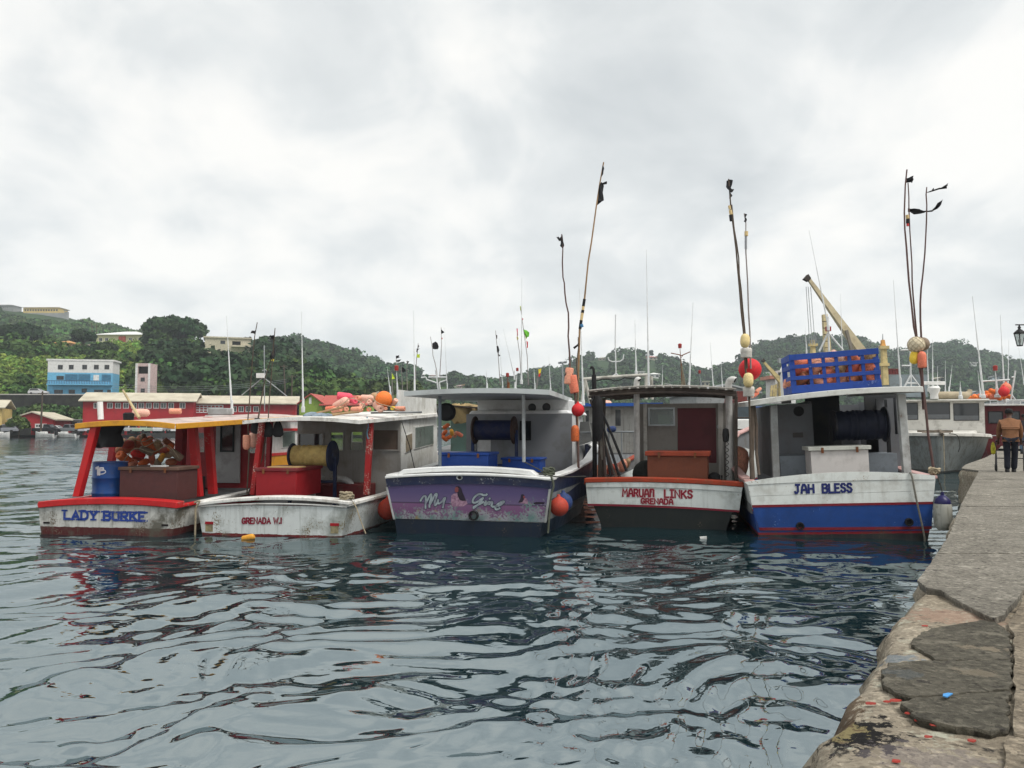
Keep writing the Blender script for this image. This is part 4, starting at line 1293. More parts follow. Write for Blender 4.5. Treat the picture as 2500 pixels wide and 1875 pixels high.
def lettering(b, text, x0, x1, zb0, zb1, ht, w, mat, y, name='lettering', serif=0.0, jit=0.0, seed=0, slant=0.0, outline=None):
 """painted text between local x0..x1 on the plane y, baseline from zb0 to zb1"""
 g = random.Random(seed)
 tot, cur = 0.0, []
 for ch in text:
  if ch == ' ':
   tot += 0.55
   continue
  cur.append((ch, tot))
  tot += GL[ch][0] + 0.26
 tot -= 0.26
 sx = (x1 - x0) / tot
 mb, mo = MB(), MB()
 k = 0
 for ch, off in cur:
  dv = g.uniform(-jit, jit)
  sc = 1 + g.uniform(-jit, jit)
  def f(u, v, d, off=off):
   return Vector((u, y - d, v))
  for st_ in GL[ch][1]:
   pts = []
   for u, v in st_:
    xx = x0 + (off + u + v * slant) * sx
    fr = (xx - x0) / (x1 - x0)
    pts.append((xx, zb0 + (zb1 - zb0) * fr + (v * sc + dv) * ht))
   k += 1
   ribbon(mb, pts, w, f, 0.0004 * (k % 7))
   if outline:
    ribbon(mo, pts, w * 1.7, f, 0.0004 * (k % 7) - 0.004)
   if serif:
    for e in (st_[0], st_[-1]):
     if e[1] in (0, 1):
      xx = x0 + (off + e[0]) * sx
      fr = (xx - x0) / (x1 - x0)
      zz = zb0 + (zb1 - zb0) * fr + (e[1] * sc + dv) * ht
      k += 1
      ribbon(mb, [(xx - serif, zz), (xx + serif, zz)], w * 0.62, f, 0.0004 * (k % 7) + 0.0002)
 if outline:
  b.part(mo, 'letter_outline', outline, smooth=0)
 return b.part(mb, name, mat, smooth=0)
def px_text(b, text, L0, R0, hpx, wpx, mat, y, **kw):
 """L0/R0: baseline pixels of the text's left and right end"""
 a, c = b.L(*L0, y), b.L(*R0, y)
 top = b.L(L0[0], L0[1] - hpx, y)
 ht = (top - a).z
 return lettering(b, text, a.x, c.x, a.z, c.z, ht, wpx / hpx * ht, mat, y, **kw)
# ------------------------------------------------------------------ floats
FCOL = {
 'salmon': (0.75, 0.33, 0.22), 'pale pink': (0.78, 0.46, 0.36), 'coral': (0.72, 0.2, 0.12), 'orange': (0.8, 0.17, 0.035), 'pink': (0.78, 0.1, 0.16), 'yellow': (0.8, 0.56, 0.06),
 'pale yellow': (0.72, 0.58, 0.28), 'dull red': (0.36, 0.06, 0.04), 'rust brown': (0.3, 0.1, 0.05), 'tan': (0.42, 0.28, 0.16), 'red': (0.62, 0.03, 0.03), 'vermilion': (0.42, 0.05, 0.03), 'bright red': (0.6, 0.022, 0.03), 'white': (0.68, 0.66, 0.6),
 'dark orange': (0.6, 0.13, 0.035), 'cream': (0.66, 0.58, 0.42), 'bright orange': (0.85, 0.2, 0.04), 'amber': (0.7, 0.33, 0.04), 'grey brown': (0.22, 0.17, 0.12), 'blue': (0.02, 0.05, 0.16), 'black': (0.012, 0.012, 0.014)}
def fmat(c, worn=0.3):
 return paint('float_' + c.replace(' ', '_') + ('' if worn == 0.3 else '_grimy'), FCOL[c], 0.62, 0.14, 6, worn, (0.12, 0.07, 0.045) if c not in ('white', 'cream') else (0.25, 0.2, 0.14), 9, bump=0.2)
FMESH = {}
def float_mesh(shape, c, worn=0.3):
 key = (shape, c, worn)
 if key in FMESH:
  return FMESH[key]
 mb = MB()
 if shape == 'bullet':      # cylinder with a domed end and a line hole
  prof = [(0.03, -0.72), (0.09, -0.86), (0.14, -1.0), (0.36, -1.0), (0.46, -0.95), (0.5, -0.84), (0.5, 0.35), (0.47, 0.62), (0.38, 0.84), (0.22, 0.97), (0.14, 1.0), (0.1, 0.95), (0.03, 0.8)]
 elif shape == 'drum':      # straight cylinder, rounded rims, holes both ends
  prof = [(0.03, -0.7), (0.11, -0.9), (0.16, -1.0), (0.4, -1.0), (0.48, -0.95), (0.5, -0.86), (0.5, 0.86), (0.48, 0.95), (0.4, 1.0), (0.16, 1.0), (0.11, 0.9), (0.03, 0.7)]
 elif shape == 'egg':       # barrel-bellied
  prof = [(0.03, -0.9), (0.12, -1.0), (0.3, -0.96), (0.5, -0.8), (0.64, -0.45), (0.68, -0.03), (0.66, 0.03), (0.64, 0.45), (0.5, 0.8), (0.3, 0.96), (0.12, 1.0), (0.03, 0.9)]
 elif shape == 'balloon':   # inflatable ball with a tapered neck and rope eye
  prof = [(0.03, -1.28), (0.16, -1.28), (0.19, -1.2), (0.19, -1.08), (0.32, -0.98)] + [(math.sin(a), -math.cos(a)) for a in np.linspace(0.62, 3.05, 13)] + [(0.02, 1.0)]
 else:                      # ball
  prof = [(0.02, -1.0)] + [(math.sin(a), -math.cos(a)) for a in np.linspace(0.15, 3.0, 13)] + [(0.02, 1.0)]
 mb.lathe(prof, 18)
 me = bpy.data.meshes.new('float')
 me.from_pydata(mb.v, [], mb.f)
 me.polygons.foreach_set('use_smooth', [True] * len(me.polygons))
 me.materials.append(fmat(c, worn))
 FMESH[key] = me
 return me
M_HOLE = paint('hole_dark', (0.015, 0.012, 0.012), 0.9, 0.1, 2, 0)
def put_float(label, shape, c, p, d, size, group=None, parent=None, name='float', worn=0.3, cat='float'):
 """p world centre (or local to parent), d axis direction, size: half length"""
 M = T(p) @ along(d) @ R(rnd.uniform(0, 360), 'Z') @ Matrix.Scale(size, 4)
 o = link(name, float_mesh(shape, c, worn), parent, M)
 if parent is None:
  tag(o, label, cat, group)
 return o
# ------------------------------------------------------------------ flags and poles
M_BLACKF = paint('black_plastic_flag', (0.012, 0.012, 0.014), 0.45, 0.2, 4, 0)
M_POLE = paint('weathered_pole', (0.085, 0.065, 0.05), 0.85, 0.25, 5, 0.2)
M_POLEP = paint('mauve_brown_pole', (0.11, 0.065, 0.06), 0.85, 0.25, 5, 0.2)
M_BAMBOO = paint('bamboo', (0.3, 0.19, 0.1), 0.7, 0.2, 6, 0.3)
M_ALU = paint('white_antenna', (0.6, 0.62, 0.62), 0.4, 0.08, 2, 0.2)
M_STEEL = paint('galvanised', (0.3, 0.32, 0.33), 0.45, 0.15, 3, 0.2, metal=0.4)
M_ROPE = paint('pale_rope', (0.38, 0.32, 0.22), 0.9, 0.25, 30, 0.3, bump=0.6)
M_ROPED = paint('dark_rope', (0.05, 0.05, 0.045), 0.9, 0.25, 30, 0.2, bump=0.6)
def flag_mesh(px_pts, D, wav=0.04, seed=0):
 """ragged cloth outline in pixels at depth D -> thin waving sheet (world coordinates)"""
 g = random.Random(seed)
 P = []
 n = len(px_pts)
 for i in range(n):
  a, b_ = px_pts[i], px_pts[(i + 1) % n]
  P.append(a)
  P.append(((a[0] + b_[0]) / 2 + g.uniform(-1, 1) * 0.7, (a[1] + b_[1]) / 2 + g.uniform(-1, 1) * 0.7))
 mx = min(p[0] for p in px_pts)
 W3 = [at(x, y, D) + Vector((0, wav * math.sin((x - mx) * 0.35 + y * 0.1), 0)) for x, y in P]
 mb = MB()
 mb.ext(W3, (0, 0.006, 0))
 return mb
def pole_thing(label, pts, D, r, mat, flags=(), floats=(), tapes=(), name='flag_pole', cat='flag pole', group='marker poles with flags', n=8, Dtop=None, wob=0.0):
 """pts: pixel polyline (top first); D depth; flags: lists of pixel outlines; floats: (shape, colour, px, py, half-length px, axis)"""
 Dt = D if Dtop is None else Dtop
 k = len(pts)
 W3 = [at(x, y, Dt + (D - Dt) * i / max(1, k - 1)) for i, (x, y) in enumerate(pts)]
 base = W3[-1]
 t = thing(name, label, cat, T(base), group)
 # resample with a natural waver
 g = random.Random(int(pts[0][0]))
 out = []
 for a, b_ in zip(W3[:-1], W3[1:]):
  m = max(1, int((b_ - a).length / 0.35))
  out += [a.lerp(b_, i / m) + Vector((g.uniform(-wob, wob), g.uniform(-wob, wob), 0)) for i in range(m)]
 out.append(W3[-1])
 m = len(out)
 rr = [0.78 * r * (0.55 + 0.45 * i / (m - 1)) * (1 + g.uniform(-0.08, 0.08) * (wob > 0)) for i in range(m)]
 mb = MB()
 mb.tube([p - base for p in out], rr, n)
 mb.build('pole', mat, t)
 for i, fl in enumerate(flags):
  fm = M_BLACKF
  if fl and isinstance(fl[0], str):
   fm, fl = paint('flag_' + fl[0], {'lime': (0.5, 0.65, 0.05), 'red': (0.6, 0.04, 0.04), 'pink': (0.75, 0.15, 0.2), 'green': (0.12, 0.4, 0.03), 'yellow': (0.75, 0.6, 0.05), 'blue': (0.05, 0.15, 0.4)}[fl[0]], 0.6, 0.1, 4, 0.1), fl[1:]
  f = flag_mesh(fl, Dt + (D - Dt) * 0.1, seed=i)
  f.v = [tuple(Vector(v) - base) for v in f.v]
  f.build('flag', fm, t, smooth=0)
 for (sh, c, x, y, hl, ax) in floats:
  p = at(x, y, D) - base
  put_float('', sh, c, p, ax, hl / FPX * D, parent=t)
 for (x0, y0, x1, y1, rpx, mt_) in tapes:
  a, b_ = at(x0, y0, D) - base, at(x1, y1, D) - base
  mb = MB()
  mb.tube([a, a.lerp(b_, 0.5), b_], rpx / FPX * D, 10)
  mb.build('tape', mt_, t)
 return t
def antenna(label, x0, y0, x1, y1, D, rpx=1.6, mat=None, group='thin whip antennas and masts', name='whip_antenna', cat='antenna', knob=None):
 """thin rod from its top (x0,y0) to its foot (x1,y1)"""
 a, b_ = at(x0, y0, D), at(x1, y1, D)
 r = rpx / FPX * D
 t = thing(name, label, cat, T(b_), group)
 mb = MB()
 v = a - b_
 mb.tube([Vector(), v * 0.3, v * 0.31, v * 0.62, v * 0.625, v], [r * 1.15, r * 1.05, r * 0.8, r * 0.62, r * 0.42, r * 0.22], 6)
 mb.build('rod', mat or M_ALU, t)
 mb = MB()
 mb.lathe([(r * 0.3, -0.12), (r * 2.2, -0.12), (r * 2.2, 0.02), (r * 1.4, 0.06), (r * 1.4, 0.25), (r * 0.4, 0.26)], 8)
 mb.build('foot', mat or M_ALU, t)
 if knob:
  mb = MB()
  mb.lathe([(0.01, 0), (r * 1.5, 0), (r * 1.7, r * 3.4), (r * 1.1, r * 4), (0.01, r * 4.2)], 10, T(v))
  mb.build('lamp', knob, t)
 return t
def rope(label, pts, r, mat=None, name='mooring_rope', group=None):
 mb = MB()
 P = [Vector(p) for p in pts]
 out = []
 for i in range(len(P) - 1):
  p0, p1, p2, p3 = P[max(0, i - 1)], P[i], P[i + 1], P[min(len(P) - 1, i + 2)]
  for k in range(8):
   t = k / 8
   out.append(0.5 * ((2 * p1) + (p2 - p0) * t + (2 * p0 - 5 * p1 + 4 * p2 - p3) * t * t + (3 * p1 - p0 - 3 * p2 + p3) * t ** 3))
 out.append(P[-1])
 mb.tube(out, r, 7)
 return tag(mb.build(name, mat or M_ROPE), label, 'rope', group)
def coil(label, c, r, n, tr, mat=None, name='rope_coil', seed=0, group=None):
 g = random.Random(seed)
 pts = []
 for i in range(n * 14):
  a = i / 14 * 2 * math.pi
  rr = r * (0.65 + 0.4 * g.random())
  pts.append(Vector(c) + Vector((rr * math.cos(a), rr * math.sin(a) * 0.8, tr * 2 * (i / 14) * 0.6 + g.uniform(-1, 1) * tr)))
 mb = MB()
 mb.tube(pts, tr, 6)
 return tag(mb.build(name, mat or M_ROPE), label, 'rope', group)
def chest(b, label, px0, px1, pyt, pyb, y, depth, mat, lidmat=None, lid=0.07, over=0.03, name='deck_box', cat='box', M_extra=None):
 """box with an overhanging lid standing on a deck, front face at local y"""
 a, c = b.L(px0, pyb, y), b.L(px1, pyt, y)
 cx, w, h = (a.x + c.x) / 2, c.x - a.x, c.z - a.z
 M = b.M @ T(cx, y, a.z)
 t = thing(name, label, cat, M @ M_extra if M_extra is not None else M)
 mb = MB(); mb.box(-w / 2, w / 2, 0, depth, 0, h - lid)
 mb.build('body', mat, t, bevel=0.008)
 mb = MB(); mb.box(-w / 2 - over, w / 2 + over, -over, depth + over, h - lid + 0.002, h)
 mb.build('lid', lidmat or mat, t, bevel=0.01)
 for f in (-0.3, 0.3):
  mb = MB(); mb.box(f * w - 0.025, f * w + 0.025, -over - 0.008, -over - 0.001, h - lid - 0.05, h - 0.02)
  mb.build('hinge', MATS['rust'], t, smooth=0)
 return t, (w, h, depth)
def reel(b, label, y, Lc, Rc, rl, rr, rd, mflange, mdrum, mpost, deckz, cross=True, name='line_reel', wind=None):
 """longline reel: flanges at pixel centres Lc and Rc (local depth y), radii in px"""
 p, q = b.L(*Lc, y), b.L(*Rc, y)
 q.z = p.z
 px = (p - b.eye).length / FPX
 t = thing(name, label, 'reel', b.M @ T((p.x + q.x) / 2, y, deckz))
 zc = p.z - deckz
 hw = (q.x - p.x) / 2
 RX = Matrix.Rotation(math.pi / 2, 4, 'Y')
 for sx_, r_ in ((-1, rl), (1, rr)):
  mb = MB()
  r = r_ * px
  mb.lathe([(0.02, -0.02), (r - 0.01, -0.02), (r, 0.0), (r - 0.01, 0.02), (0.1, 0.02), (0.08, 0.05), (0.02, 0.05)], 28, T(sx_ * hw, 0, zc) @ RX)
  mb.build('flange', mflange, t)
 mb = MB()
 rd_ = rd * px
 pr = [(0.02, -hw + 0.03)]
 g = random.Random(3)
 k = 26 if wind else 6
 for i in range(k + 1):
  pr.append((rd_ * (1 + (g.uniform(-0.05, 0.06) if wind else 0)), -hw + 0.03 + (2 * hw - 0.06) * i / k))
 pr.append((0.02, hw - 0.03))
 mb.lathe(pr, 22, T(0, 0, zc) @ RX)
 mb.build('drum', mdrum, t)
 for sx_ in (-1, 1):
  mb = MB()
  mb.box(sx_ * (hw + 0.06) - 0.035, sx_ * (hw + 0.06) + 0.035, -0.035, 0.035, 0, zc)
  mb.build('post', mpost, t, bevel=0.006)
 if cross:
  mb = MB()
  mb.box(-hw - 0.03, hw + 0.03, -0.025, 0.025, zc * 0.45, zc * 0.45 + 0.06)
  mb.build('crossbar', mpost, t)
 return t
# ================================================================== the five moored boats
M_GLASSC = glass('cabin_glass', (0.05, 0.06, 0.06), 0.75)
M_GLASSD = glass('dark_cabin_glass', (0.02, 0.024, 0.028))
M_DECKG = paint('grey_deck', (0.16, 0.165, 0.17), 0.7, 0.15, 2, 0.4)
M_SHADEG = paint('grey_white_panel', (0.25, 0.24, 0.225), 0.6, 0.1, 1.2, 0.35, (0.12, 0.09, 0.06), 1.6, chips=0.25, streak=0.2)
M_BLACKR = paint('black_rubber', (0.012, 0.012, 0.013), 0.7, 0.2, 4, 0)
M_PVC = paint('white_pipe', (0.6, 0.6, 0.58), 0.45, 0.06, 2, 0.3, streak=0.25)
M_RUST = paint('rust', (0.16, 0.06, 0.025), 0.9, 0.3, 6, 0.3)
def post(b, name, x0, y0, x1, y1, y, r, mat, box=True, yb=None):
 """post between pixels (top, foot), at local depth y (foot at yb)"""
 a, c = b.L(x0, y0, y), b.L(x1, y1, y if yb is None else yb)
 mb = MB()
 if box:
  mb.hexa([c + Vector((-r, -r, 0)), c + Vector((r, -r, 0)), c + Vector((r, r, 0)), c + Vector((-r, r, 0))], [a + Vector((-r, -r, 0)), a + Vector((r, -r, 0)), a + Vector((r, r, 0)), a + Vector((-r, r, 0))])
 else:
  mb.tube([c, a], r, 10)
 return b.part(mb, name, mat, bevel=0.01 if box else 0)
Zb = lambda x, y: (80 + x * 0.27125, 980 + y * 0.27125)      # detail views of the photograph
Zg = lambda x, y: (460 + x * 0.28933, 920 + y * 0.28933)
Zm = lambda x, y: (920 + x * 0.2652, 900 + y * 0.2652)
Za = lambda x, y: (1380 + x * 0.2652, 900 + y * 0.2652)
Zj = lambda x, y: (1780 + x * 0.31348, 820 + y * 0.31348)
def rz(Z, r):
 return (*Z(r[0], r[1]), *Z(r[2], r[3]))
# ------------------------------------------------------------------ 1 red and yellow boat (far left)
b1 = Boat('fishing_boat', 'red-trimmed fishing boat with yellow roof edge, lettered LADY BURKE on its stern', 262, 16.3, 8, 0, 'boat', 'five fishing boats moored stern-out')
M1H = banded('white_hull_red_bottom', [(0.17, (0.075, 0.014, 0.014)), (3, (0.56, 0.56, 0.525))], 0.5, 0.05, dirt=0.75, dirtcol=(0.09, 0.085, 0.065), dirtscale=1.5, chips=0.6, streak=0.28, chipcol=(0.14, 0.11, 0.08))
M1R = paint('glossy_red', (0.5, 0.018, 0.02), 0.4, 0.14, 1.5, 0.25, (0.12, 0.01, 0.01), 3, chips=0.25, chipcol=(0.4, 0.25, 0.2))
M1RD = paint('dark_red', (0.22, 0.016, 0.02), 0.55, 0.15, 1.5, 0.3, (0.06, 0.01, 0.01))
M1Y = paint('yellow_roof_edge', (0.62, 0.3, 0.025), 0.5, 0.12, 2, 0.4, (0.3, 0.1, 0.03), 4, chips=0.3)
st = [(0, 1, 0, 1), (2, 1.06, 0.02, 1.05), (4.5, 1.08, 0.1, 1.05), (6.5, 0.98, 0.25, 0.9), (8.3, 0.6, 0.5, 0.5), (9.4, 0.03, 0.75, 0.02)]
h1 = hull(b1, (95, 1236), (428, 1241), (106, 1306), (430, 1309), st, M1H, 0.45, M_DECKG, M1R, M1RD)
cap = crown_cap(b1, smooth_px([(92, 1225), (180, 1218), (270, 1216), (350, 1219), (431, 1226)]), 0.3, 0.13, M1R)
crown_cap(b1, smooth_px([(95, 1237), (180, 1230), (270, 1228), (350, 1231), (428, 1238)]), 0.06, 0.12, M1H, 0.002, 'transom_top')
# stern openings
for px in ((114, 1276), (403, 1282)):
 p = b1.L(*px)
 mb = MB(); mb.box(p.x - 0.07, p.x + 0.07, -0.012, 0.01, p.z - 0.018, p.z + 0.018); b1.part(mb, 'scupper', M_HOLE, smooth=0)
M1L = paint('blue_letter_paint', (0.02, 0.05, 0.25), 0.6, 0.2, 9, 0.2, chips=0.6, chipcol=(0.4, 0.41, 0.42))
px_text(b1, 'LaDY BURKE', (157, 1267), (353, 1272), 20, 6.3, M1L, -0.008, serif=0.058, jit=0.02, seed=2)
# roof
rc = [b1.L(186, 1040, 0.25), b1.L(428, 1032, 0.25), b1.L(640, 1020, 6.3), b1.L(430, 1022, 6.3)]
rc[2].z = rc[3].z = (rc[0].z + rc[1].z) / 2 + 0.24
rc[0].z = rc[1].z = (rc[0].z + rc[1].z) / 2
rc[3].x = rc[0].x + 0.1; rc[2].x = rc[1].x + 0.2
slab_roof(b1, rc, 0.03, paint('faded_pink_roof', (0.5, 0.4, 0.36), 0.6, 0.15, 1.5, 0.5), 0.07)
mb = MB()
for (a, c, n_) in ((rc[0], rc[1], 12), (rc[1], rc[2], 8), (rc[3], rc[0], 8)):
 pts = [Vector(a).lerp(Vector(c), i / n_) + Vector((0, 0, 0.07 * (1 - (2 * i / n_ - 1) ** 2) if n_ == 12 else 0)) for i in range(n_ + 1)]
 d = Vector(c) - Vector(a)
 nn = Vector((d.y, -d.x, 0)).normalized() * 0.04
 mb.strip([p + Vector((0, 0, -0.1)) for p in pts], nn, (0, 0, 0.115))
b1.part(mb, 'roof_edge', M1Y, bevel=0.01)
post(b1, 'post', 234, 1040, 190, 1212, 0.35, 0.075, M1R)
post(b1, 'post', 284, 1040, 262, 1200, 2.6, 0.075, M1RD)
post(b1, 'post', 469, 1024, 485, 1212, 2.2, 0.085, M1R)
post(b1, 'post', 507, 1018, 520, 1206, 3.0, 0.085, M1R)
post(b1, 'post', 444, 1026, 437, 1205, 3.3, 0.10, M1RD)
# wheelhouse
y1 = 4.9
o, r, hr = wall_part(b1, 'cabin_wall', y1, 452, 652, 1018, 1190, M1RD, [rz(Zb, (1460, 170, 1560, 470)), rz(Zb, (1930, 255, 2040, 480))])
for q in hr:
 window_part(b1, q, y1, M1RD, M_GLASSC, 0.04)
dz = rz(Zb, (1640, 160, 1870, 732))
a, c = b1.L(dz[0], dz[3], y1 - 0.05), b1.L(dz[2], dz[1], y1 - 0.05)
wz = rz(Zb, (1693, 208, 1812, 455))
u, v = b1.L(wz[0], wz[1], y1 - 0.05), b1.L(wz[2], wz[3], y1 - 0.05)
mb = MB(); mb.panel((a.x, y1 - 0.05, a.z), (1, 0, 0), (0, 0, 1), c.x - a.x, c.z - a.z, [(u.x - a.x, v.x - a.x, v.z - a.z, u.z - a.z)], 0.04)
door = b1.part(mb, 'door', paint('grey_door', (0.34, 0.34, 0.34), 0.5, 0.08, 1.5, 0.3), smooth=0)
window_part(b1, (u.x, v.x, v.z, u.z), y1 - 0.06, M_BLACKR, M_GLASSC, 0.035, 0.02, door)
xr = r[1]
mb = MB(); mb.panel((xr, y1, 0.4), (0, 1, 0), (0, 0, 1), 2.6, rc[1].z - 0.4 + 0.1, [], 0.05); b1.part(mb, 'cabin_side', paint('white_cabin', (0.62, 0.62, 0.6), 0.45, 0.06, 1, 0.3, streak=0.2, chips=0.15), smooth=0)
zy = b1.Lx(700, 1110, xr).z
mb = MB(); mb.box(xr + 0.002, xr + 0.03, y1 - 0.01, y1 + 2.6, 0.45, zy); b1.part(mb, 'yellow_panel', M1Y, smooth=0)
for zz in (zy, b1.Lx(690, 1052, xr).z):
 mb = MB(); mb.box(xr + 0.004, xr + 0.045, y1 - 0.02, y1 + 2.6, zz, zz + 0.07); b1.part(mb, 'red_trim', M1R, smooth=0)
side_window(b1, xr, [(688, 1092), (718, 1088), (718, 1052), (688, 1056)], WH, M_GLASSC)
x0_ = r[0]
mb = MB(); mb.panel((x0_, y1 + 2.55, 0.4), (1, 0, 0), (0, 0, 1), xr - 0.06 - x0_, rc[1].z - 0.4, [(0.15, 0.95, 1.0, 1.75), (1.1, xr - x0_ - 0.25, 1.0, 1.75)], 0.05); b1.part(mb, 'cabin_front', M1RD, smooth=0)
mb = MB(); mb.box(x0_, x0_ + 0.05, y1 + 0.06, y1 + 2.54, 0.4, 1.4); b1.part(mb, 'cabin_side', M1RD, smooth=0)
mb = MB(); mb.box(x0_ - 0.1, xr + 0.1, y1 + 1.1, y1 + 2.9, rc[1].z + 0.2, rc[1].z + 0.27); b1.part(mb, 'wheelhouse_top', MATS['white_cabin'], bevel=0.02)
# engine hump aft of the wheelhouse
p = b1.L(445, 1165, 3.4)
mb = MB(); mb.box(p.x - 0.3, p.x + 0.35, 3.35, 3.9, 0.45, p.z); b1.part(mb, 'engine_box', paint('dark_grey_metal', (0.05, 0.05, 0.05), 0.6), bevel=0.03)
# blue drum
def drum():
 y = 0.55
 a, c = b1.L(206, 1212, y), b1.L(281, 1129, y)
 r = (c.x - a.x) / 2
 hgt = c.z - 0.45
 t = thing('steel_drum', 'blue steel drum with a white emblem in the stern of the leftmost boat', 'drum', b1.M @ T((a.x + c.x) / 2, y + r, 0.45))
 mb = MB()
 pr = [(0.02, 0), (r - 0.01, 0), (r, 0.015)]
 for f in (0.33, 0.66):
  pr += [(r, hgt * f - 0.03), (r + 0.014, hgt * f - 0.01), (r + 0.014, hgt * f + 0.01), (r, hgt * f + 0.03)]
 pr += [(r, hgt - 0.02), (r + 0.012, hgt - 0.01), (r + 0.012, hgt), (r - 0.02, hgt), (r - 0.025, hgt - 0.02), (0.02, hgt - 0.02)]
 mb.lathe(pr, 30)
 mb.build('body', paint('drum_blue', (0.012, 0.06, 0.22), 0.4, 0.12, 2, 0.3, chips=0.2, chipcol=(0.2, 0.1, 0.06)), t)
 mb = MB()
 def f(u, v, d):
  an = -math.pi / 2 + u / r
  return Vector(((r + 0.004 + d) * math.cos(an), (r + 0.004 + d) * math.sin(an), hgt * 0.8 + v))
 ring = [(0.10 * math.cos(q) + 0.02, 0.05 * math.sin(q)) for q in np.linspace(-2.6, 2.2, 16)]
 ribbon(mb, ring, 0.018, f)
 ribbon(mb, [(-0.1, 0.07), (-0.05, 0.09), (-0.04, -0.06)], 0.05, f, 0.001)
 ribbon(mb, [(0.0, -0.07), (0.0, 0.08), (0.07, 0.08), (0.08, 0.03), (0.0, 0.02)], 0.026, f, 0.002)
 mb.build('emblem', paint('emblem_white', (0.6, 0.65, 0.68), 0.6, 0.1, 5, 0.2), t, smooth=0)
drum()
t, (w, hh, dd) = chest(b1, 'dull maroon wooden box with worn lid in the stern of the leftmost boat', 291, 433, 1141, 1222, 0.5, 0.8, paint('maroon_box', (0.085, 0.035, 0.033), 0.65, 0.15, 2, 0.35, (0.03, 0.02, 0.02)), paint('worn_lid', (0.1, 0.06, 0.045), 0.8, 0.3, 4, 0.4))
mb = MB(); mb.box(0.0, 0.34, 0.05, 0.2, hh + 0.002, hh + 0.03); mb.build('cloth_on_lid', WH, None, M=t.matrix_basis, bevel=0.01)
tag(bpy.data.objects['cloth_on_lid'], 'folded white cloth on the maroon box lid', 'cloth')
# heap of floats amidships
HE = [('dark orange', 'drum', 305, 1120, 20, 'fat orange float left in the heap beside the drum'), ('salmon', 'bullet', 322, 1132, 17, 'salmon float standing at the left front of the heap'), ('rust brown', 'bullet', 303, 1098, 19, 'dark brown float at the left side of the heap'),
      ('dull red', 'egg', 312, 1085, 15, 'dull red round float high on the left of the heap'), ('tan', 'egg', 321, 1080, 14, 'tan float facing out on the upper left of the heap'), ('rust brown', 'bullet', 342, 1082, 26, 'large reddish brown float on top of the heap'),
      ('red', 'bullet', 336, 1108, 16, 'bright red float half buried in the middle of the heap'), ('dark orange', 'bullet', 367, 1088, 22, 'large orange float in the centre top of the heap'), ('coral', 'egg', 366, 1071, 10, 'small coral float poking above the heap'),
      ('grey brown', 'bullet', 350, 1066, 12, 'upright grey brown float on the heap summit'), ('tan', 'bullet', 388, 1090, 17, 'tan float right of the centre of the heap'), ('rust brown', 'drum', 412, 1082, 13, 'pinkish brown float at the upper right of the heap'),
      ('dark orange', 'egg', 416, 1093, 11, 'round brown orange float on the right slope of the heap'), ('tan', 'egg', 410, 1110, 12, 'tan round float low on the right of the heap'), ('grey brown', 'bullet', 430, 1110, 16, 'dull float at the right end of the heap'),
      ('amber', 'bullet', 395, 1116, 13, 'amber float low in the right half of the heap'), ('coral', 'bullet', 371, 1119, 14, 'coral red float low in the middle of the heap'), ('dark orange', 'bullet', 350, 1130, 15, 'orange float at the foot of the heap behind the box'),
      ('grey brown', 'egg', 385, 1132, 12, 'dusky float at the foot of the heap right of centre'), ('tan', 'drum', 296, 1078, 9, 'small pale float at the left shoulder of the heap'), ('rust brown', 'egg', 418, 1128, 13, 'brown float at the right foot of the heap'), ('dull red', 'bullet', 336, 1118, 13, 'dark red float under the bright red one'), ('grey brown', 'bullet', 357, 1100, 15, 'shadowed float behind the bright red one'), ('dull red', 'bullet', 405, 1098, 14, 'dark red float inside the right half of the heap')]
for i, (c, sh, x, y, hl, lb) in enumerate(HE):
 yy = 1.9 + 0.5 * ((i * 0.37) % 1) + (0.35 if y < 1085 else 0)
 p = b1.W(b1.L(x, y, yy))
 d = (rnd.uniform(-1, 1), rnd.uniform(-1.2, -0.2), rnd.uniform(-0.2, 1.2))
 put_float(lb + ' on the red boat', sh, c, p, d, hl / FPX * 18.0 * 1.12, 'floats heaped on the red boat', worn=0.6)
for i, q in enumerate((((285, 1100), (312, 1072), (350, 1078), (372, 1070), (400, 1080)), ((300, 1128), (330, 1095), (372, 1104), (410, 1088), (436, 1118)), ((340, 1064), (352, 1090), (385, 1078), (420, 1100)))):
 rope(('upper', 'lower', 'short')[i] + ' pale cord draped over the float heap on the red boat', [b1.W(b1.L(x, y, 1.72)) for x, y in q], 0.009, name='draped_rope', group='cords over the float heap')
# black bag and coils under the roof
p = b1.L(268, 1062, 0.9)
mb = MB()
rows = []
for i in range(7):
 z = p.z + 0.28 - i * 0.09
 w = 0.27 + 0.035 * math.sin(i * 1.7)
 rows.append([Vector((p.x + w * math.cos(a) * (1.1 if math.cos(a) > 0 else 0.8), 0.9 + 0.16 * math.sin(a) * (1 + 0.3 * math.sin(3 * a + i)), z)) for a in np.linspace(0, 2 * math.pi, 14, endpoint=False)])
mb.loft(rows[::-1], True, True)
tag(mb.build('black_bag', M_BLACKR, M=b1.M), 'black bundle hanging under the yellow-edged roof', 'bag')
p = b1.W(b1.L(243, 1072, 1.0))
put_float('round black float hanging beside the black bundle', 'ball', 'black', p, (0, 0, 1), 0.2, worn=0.3)
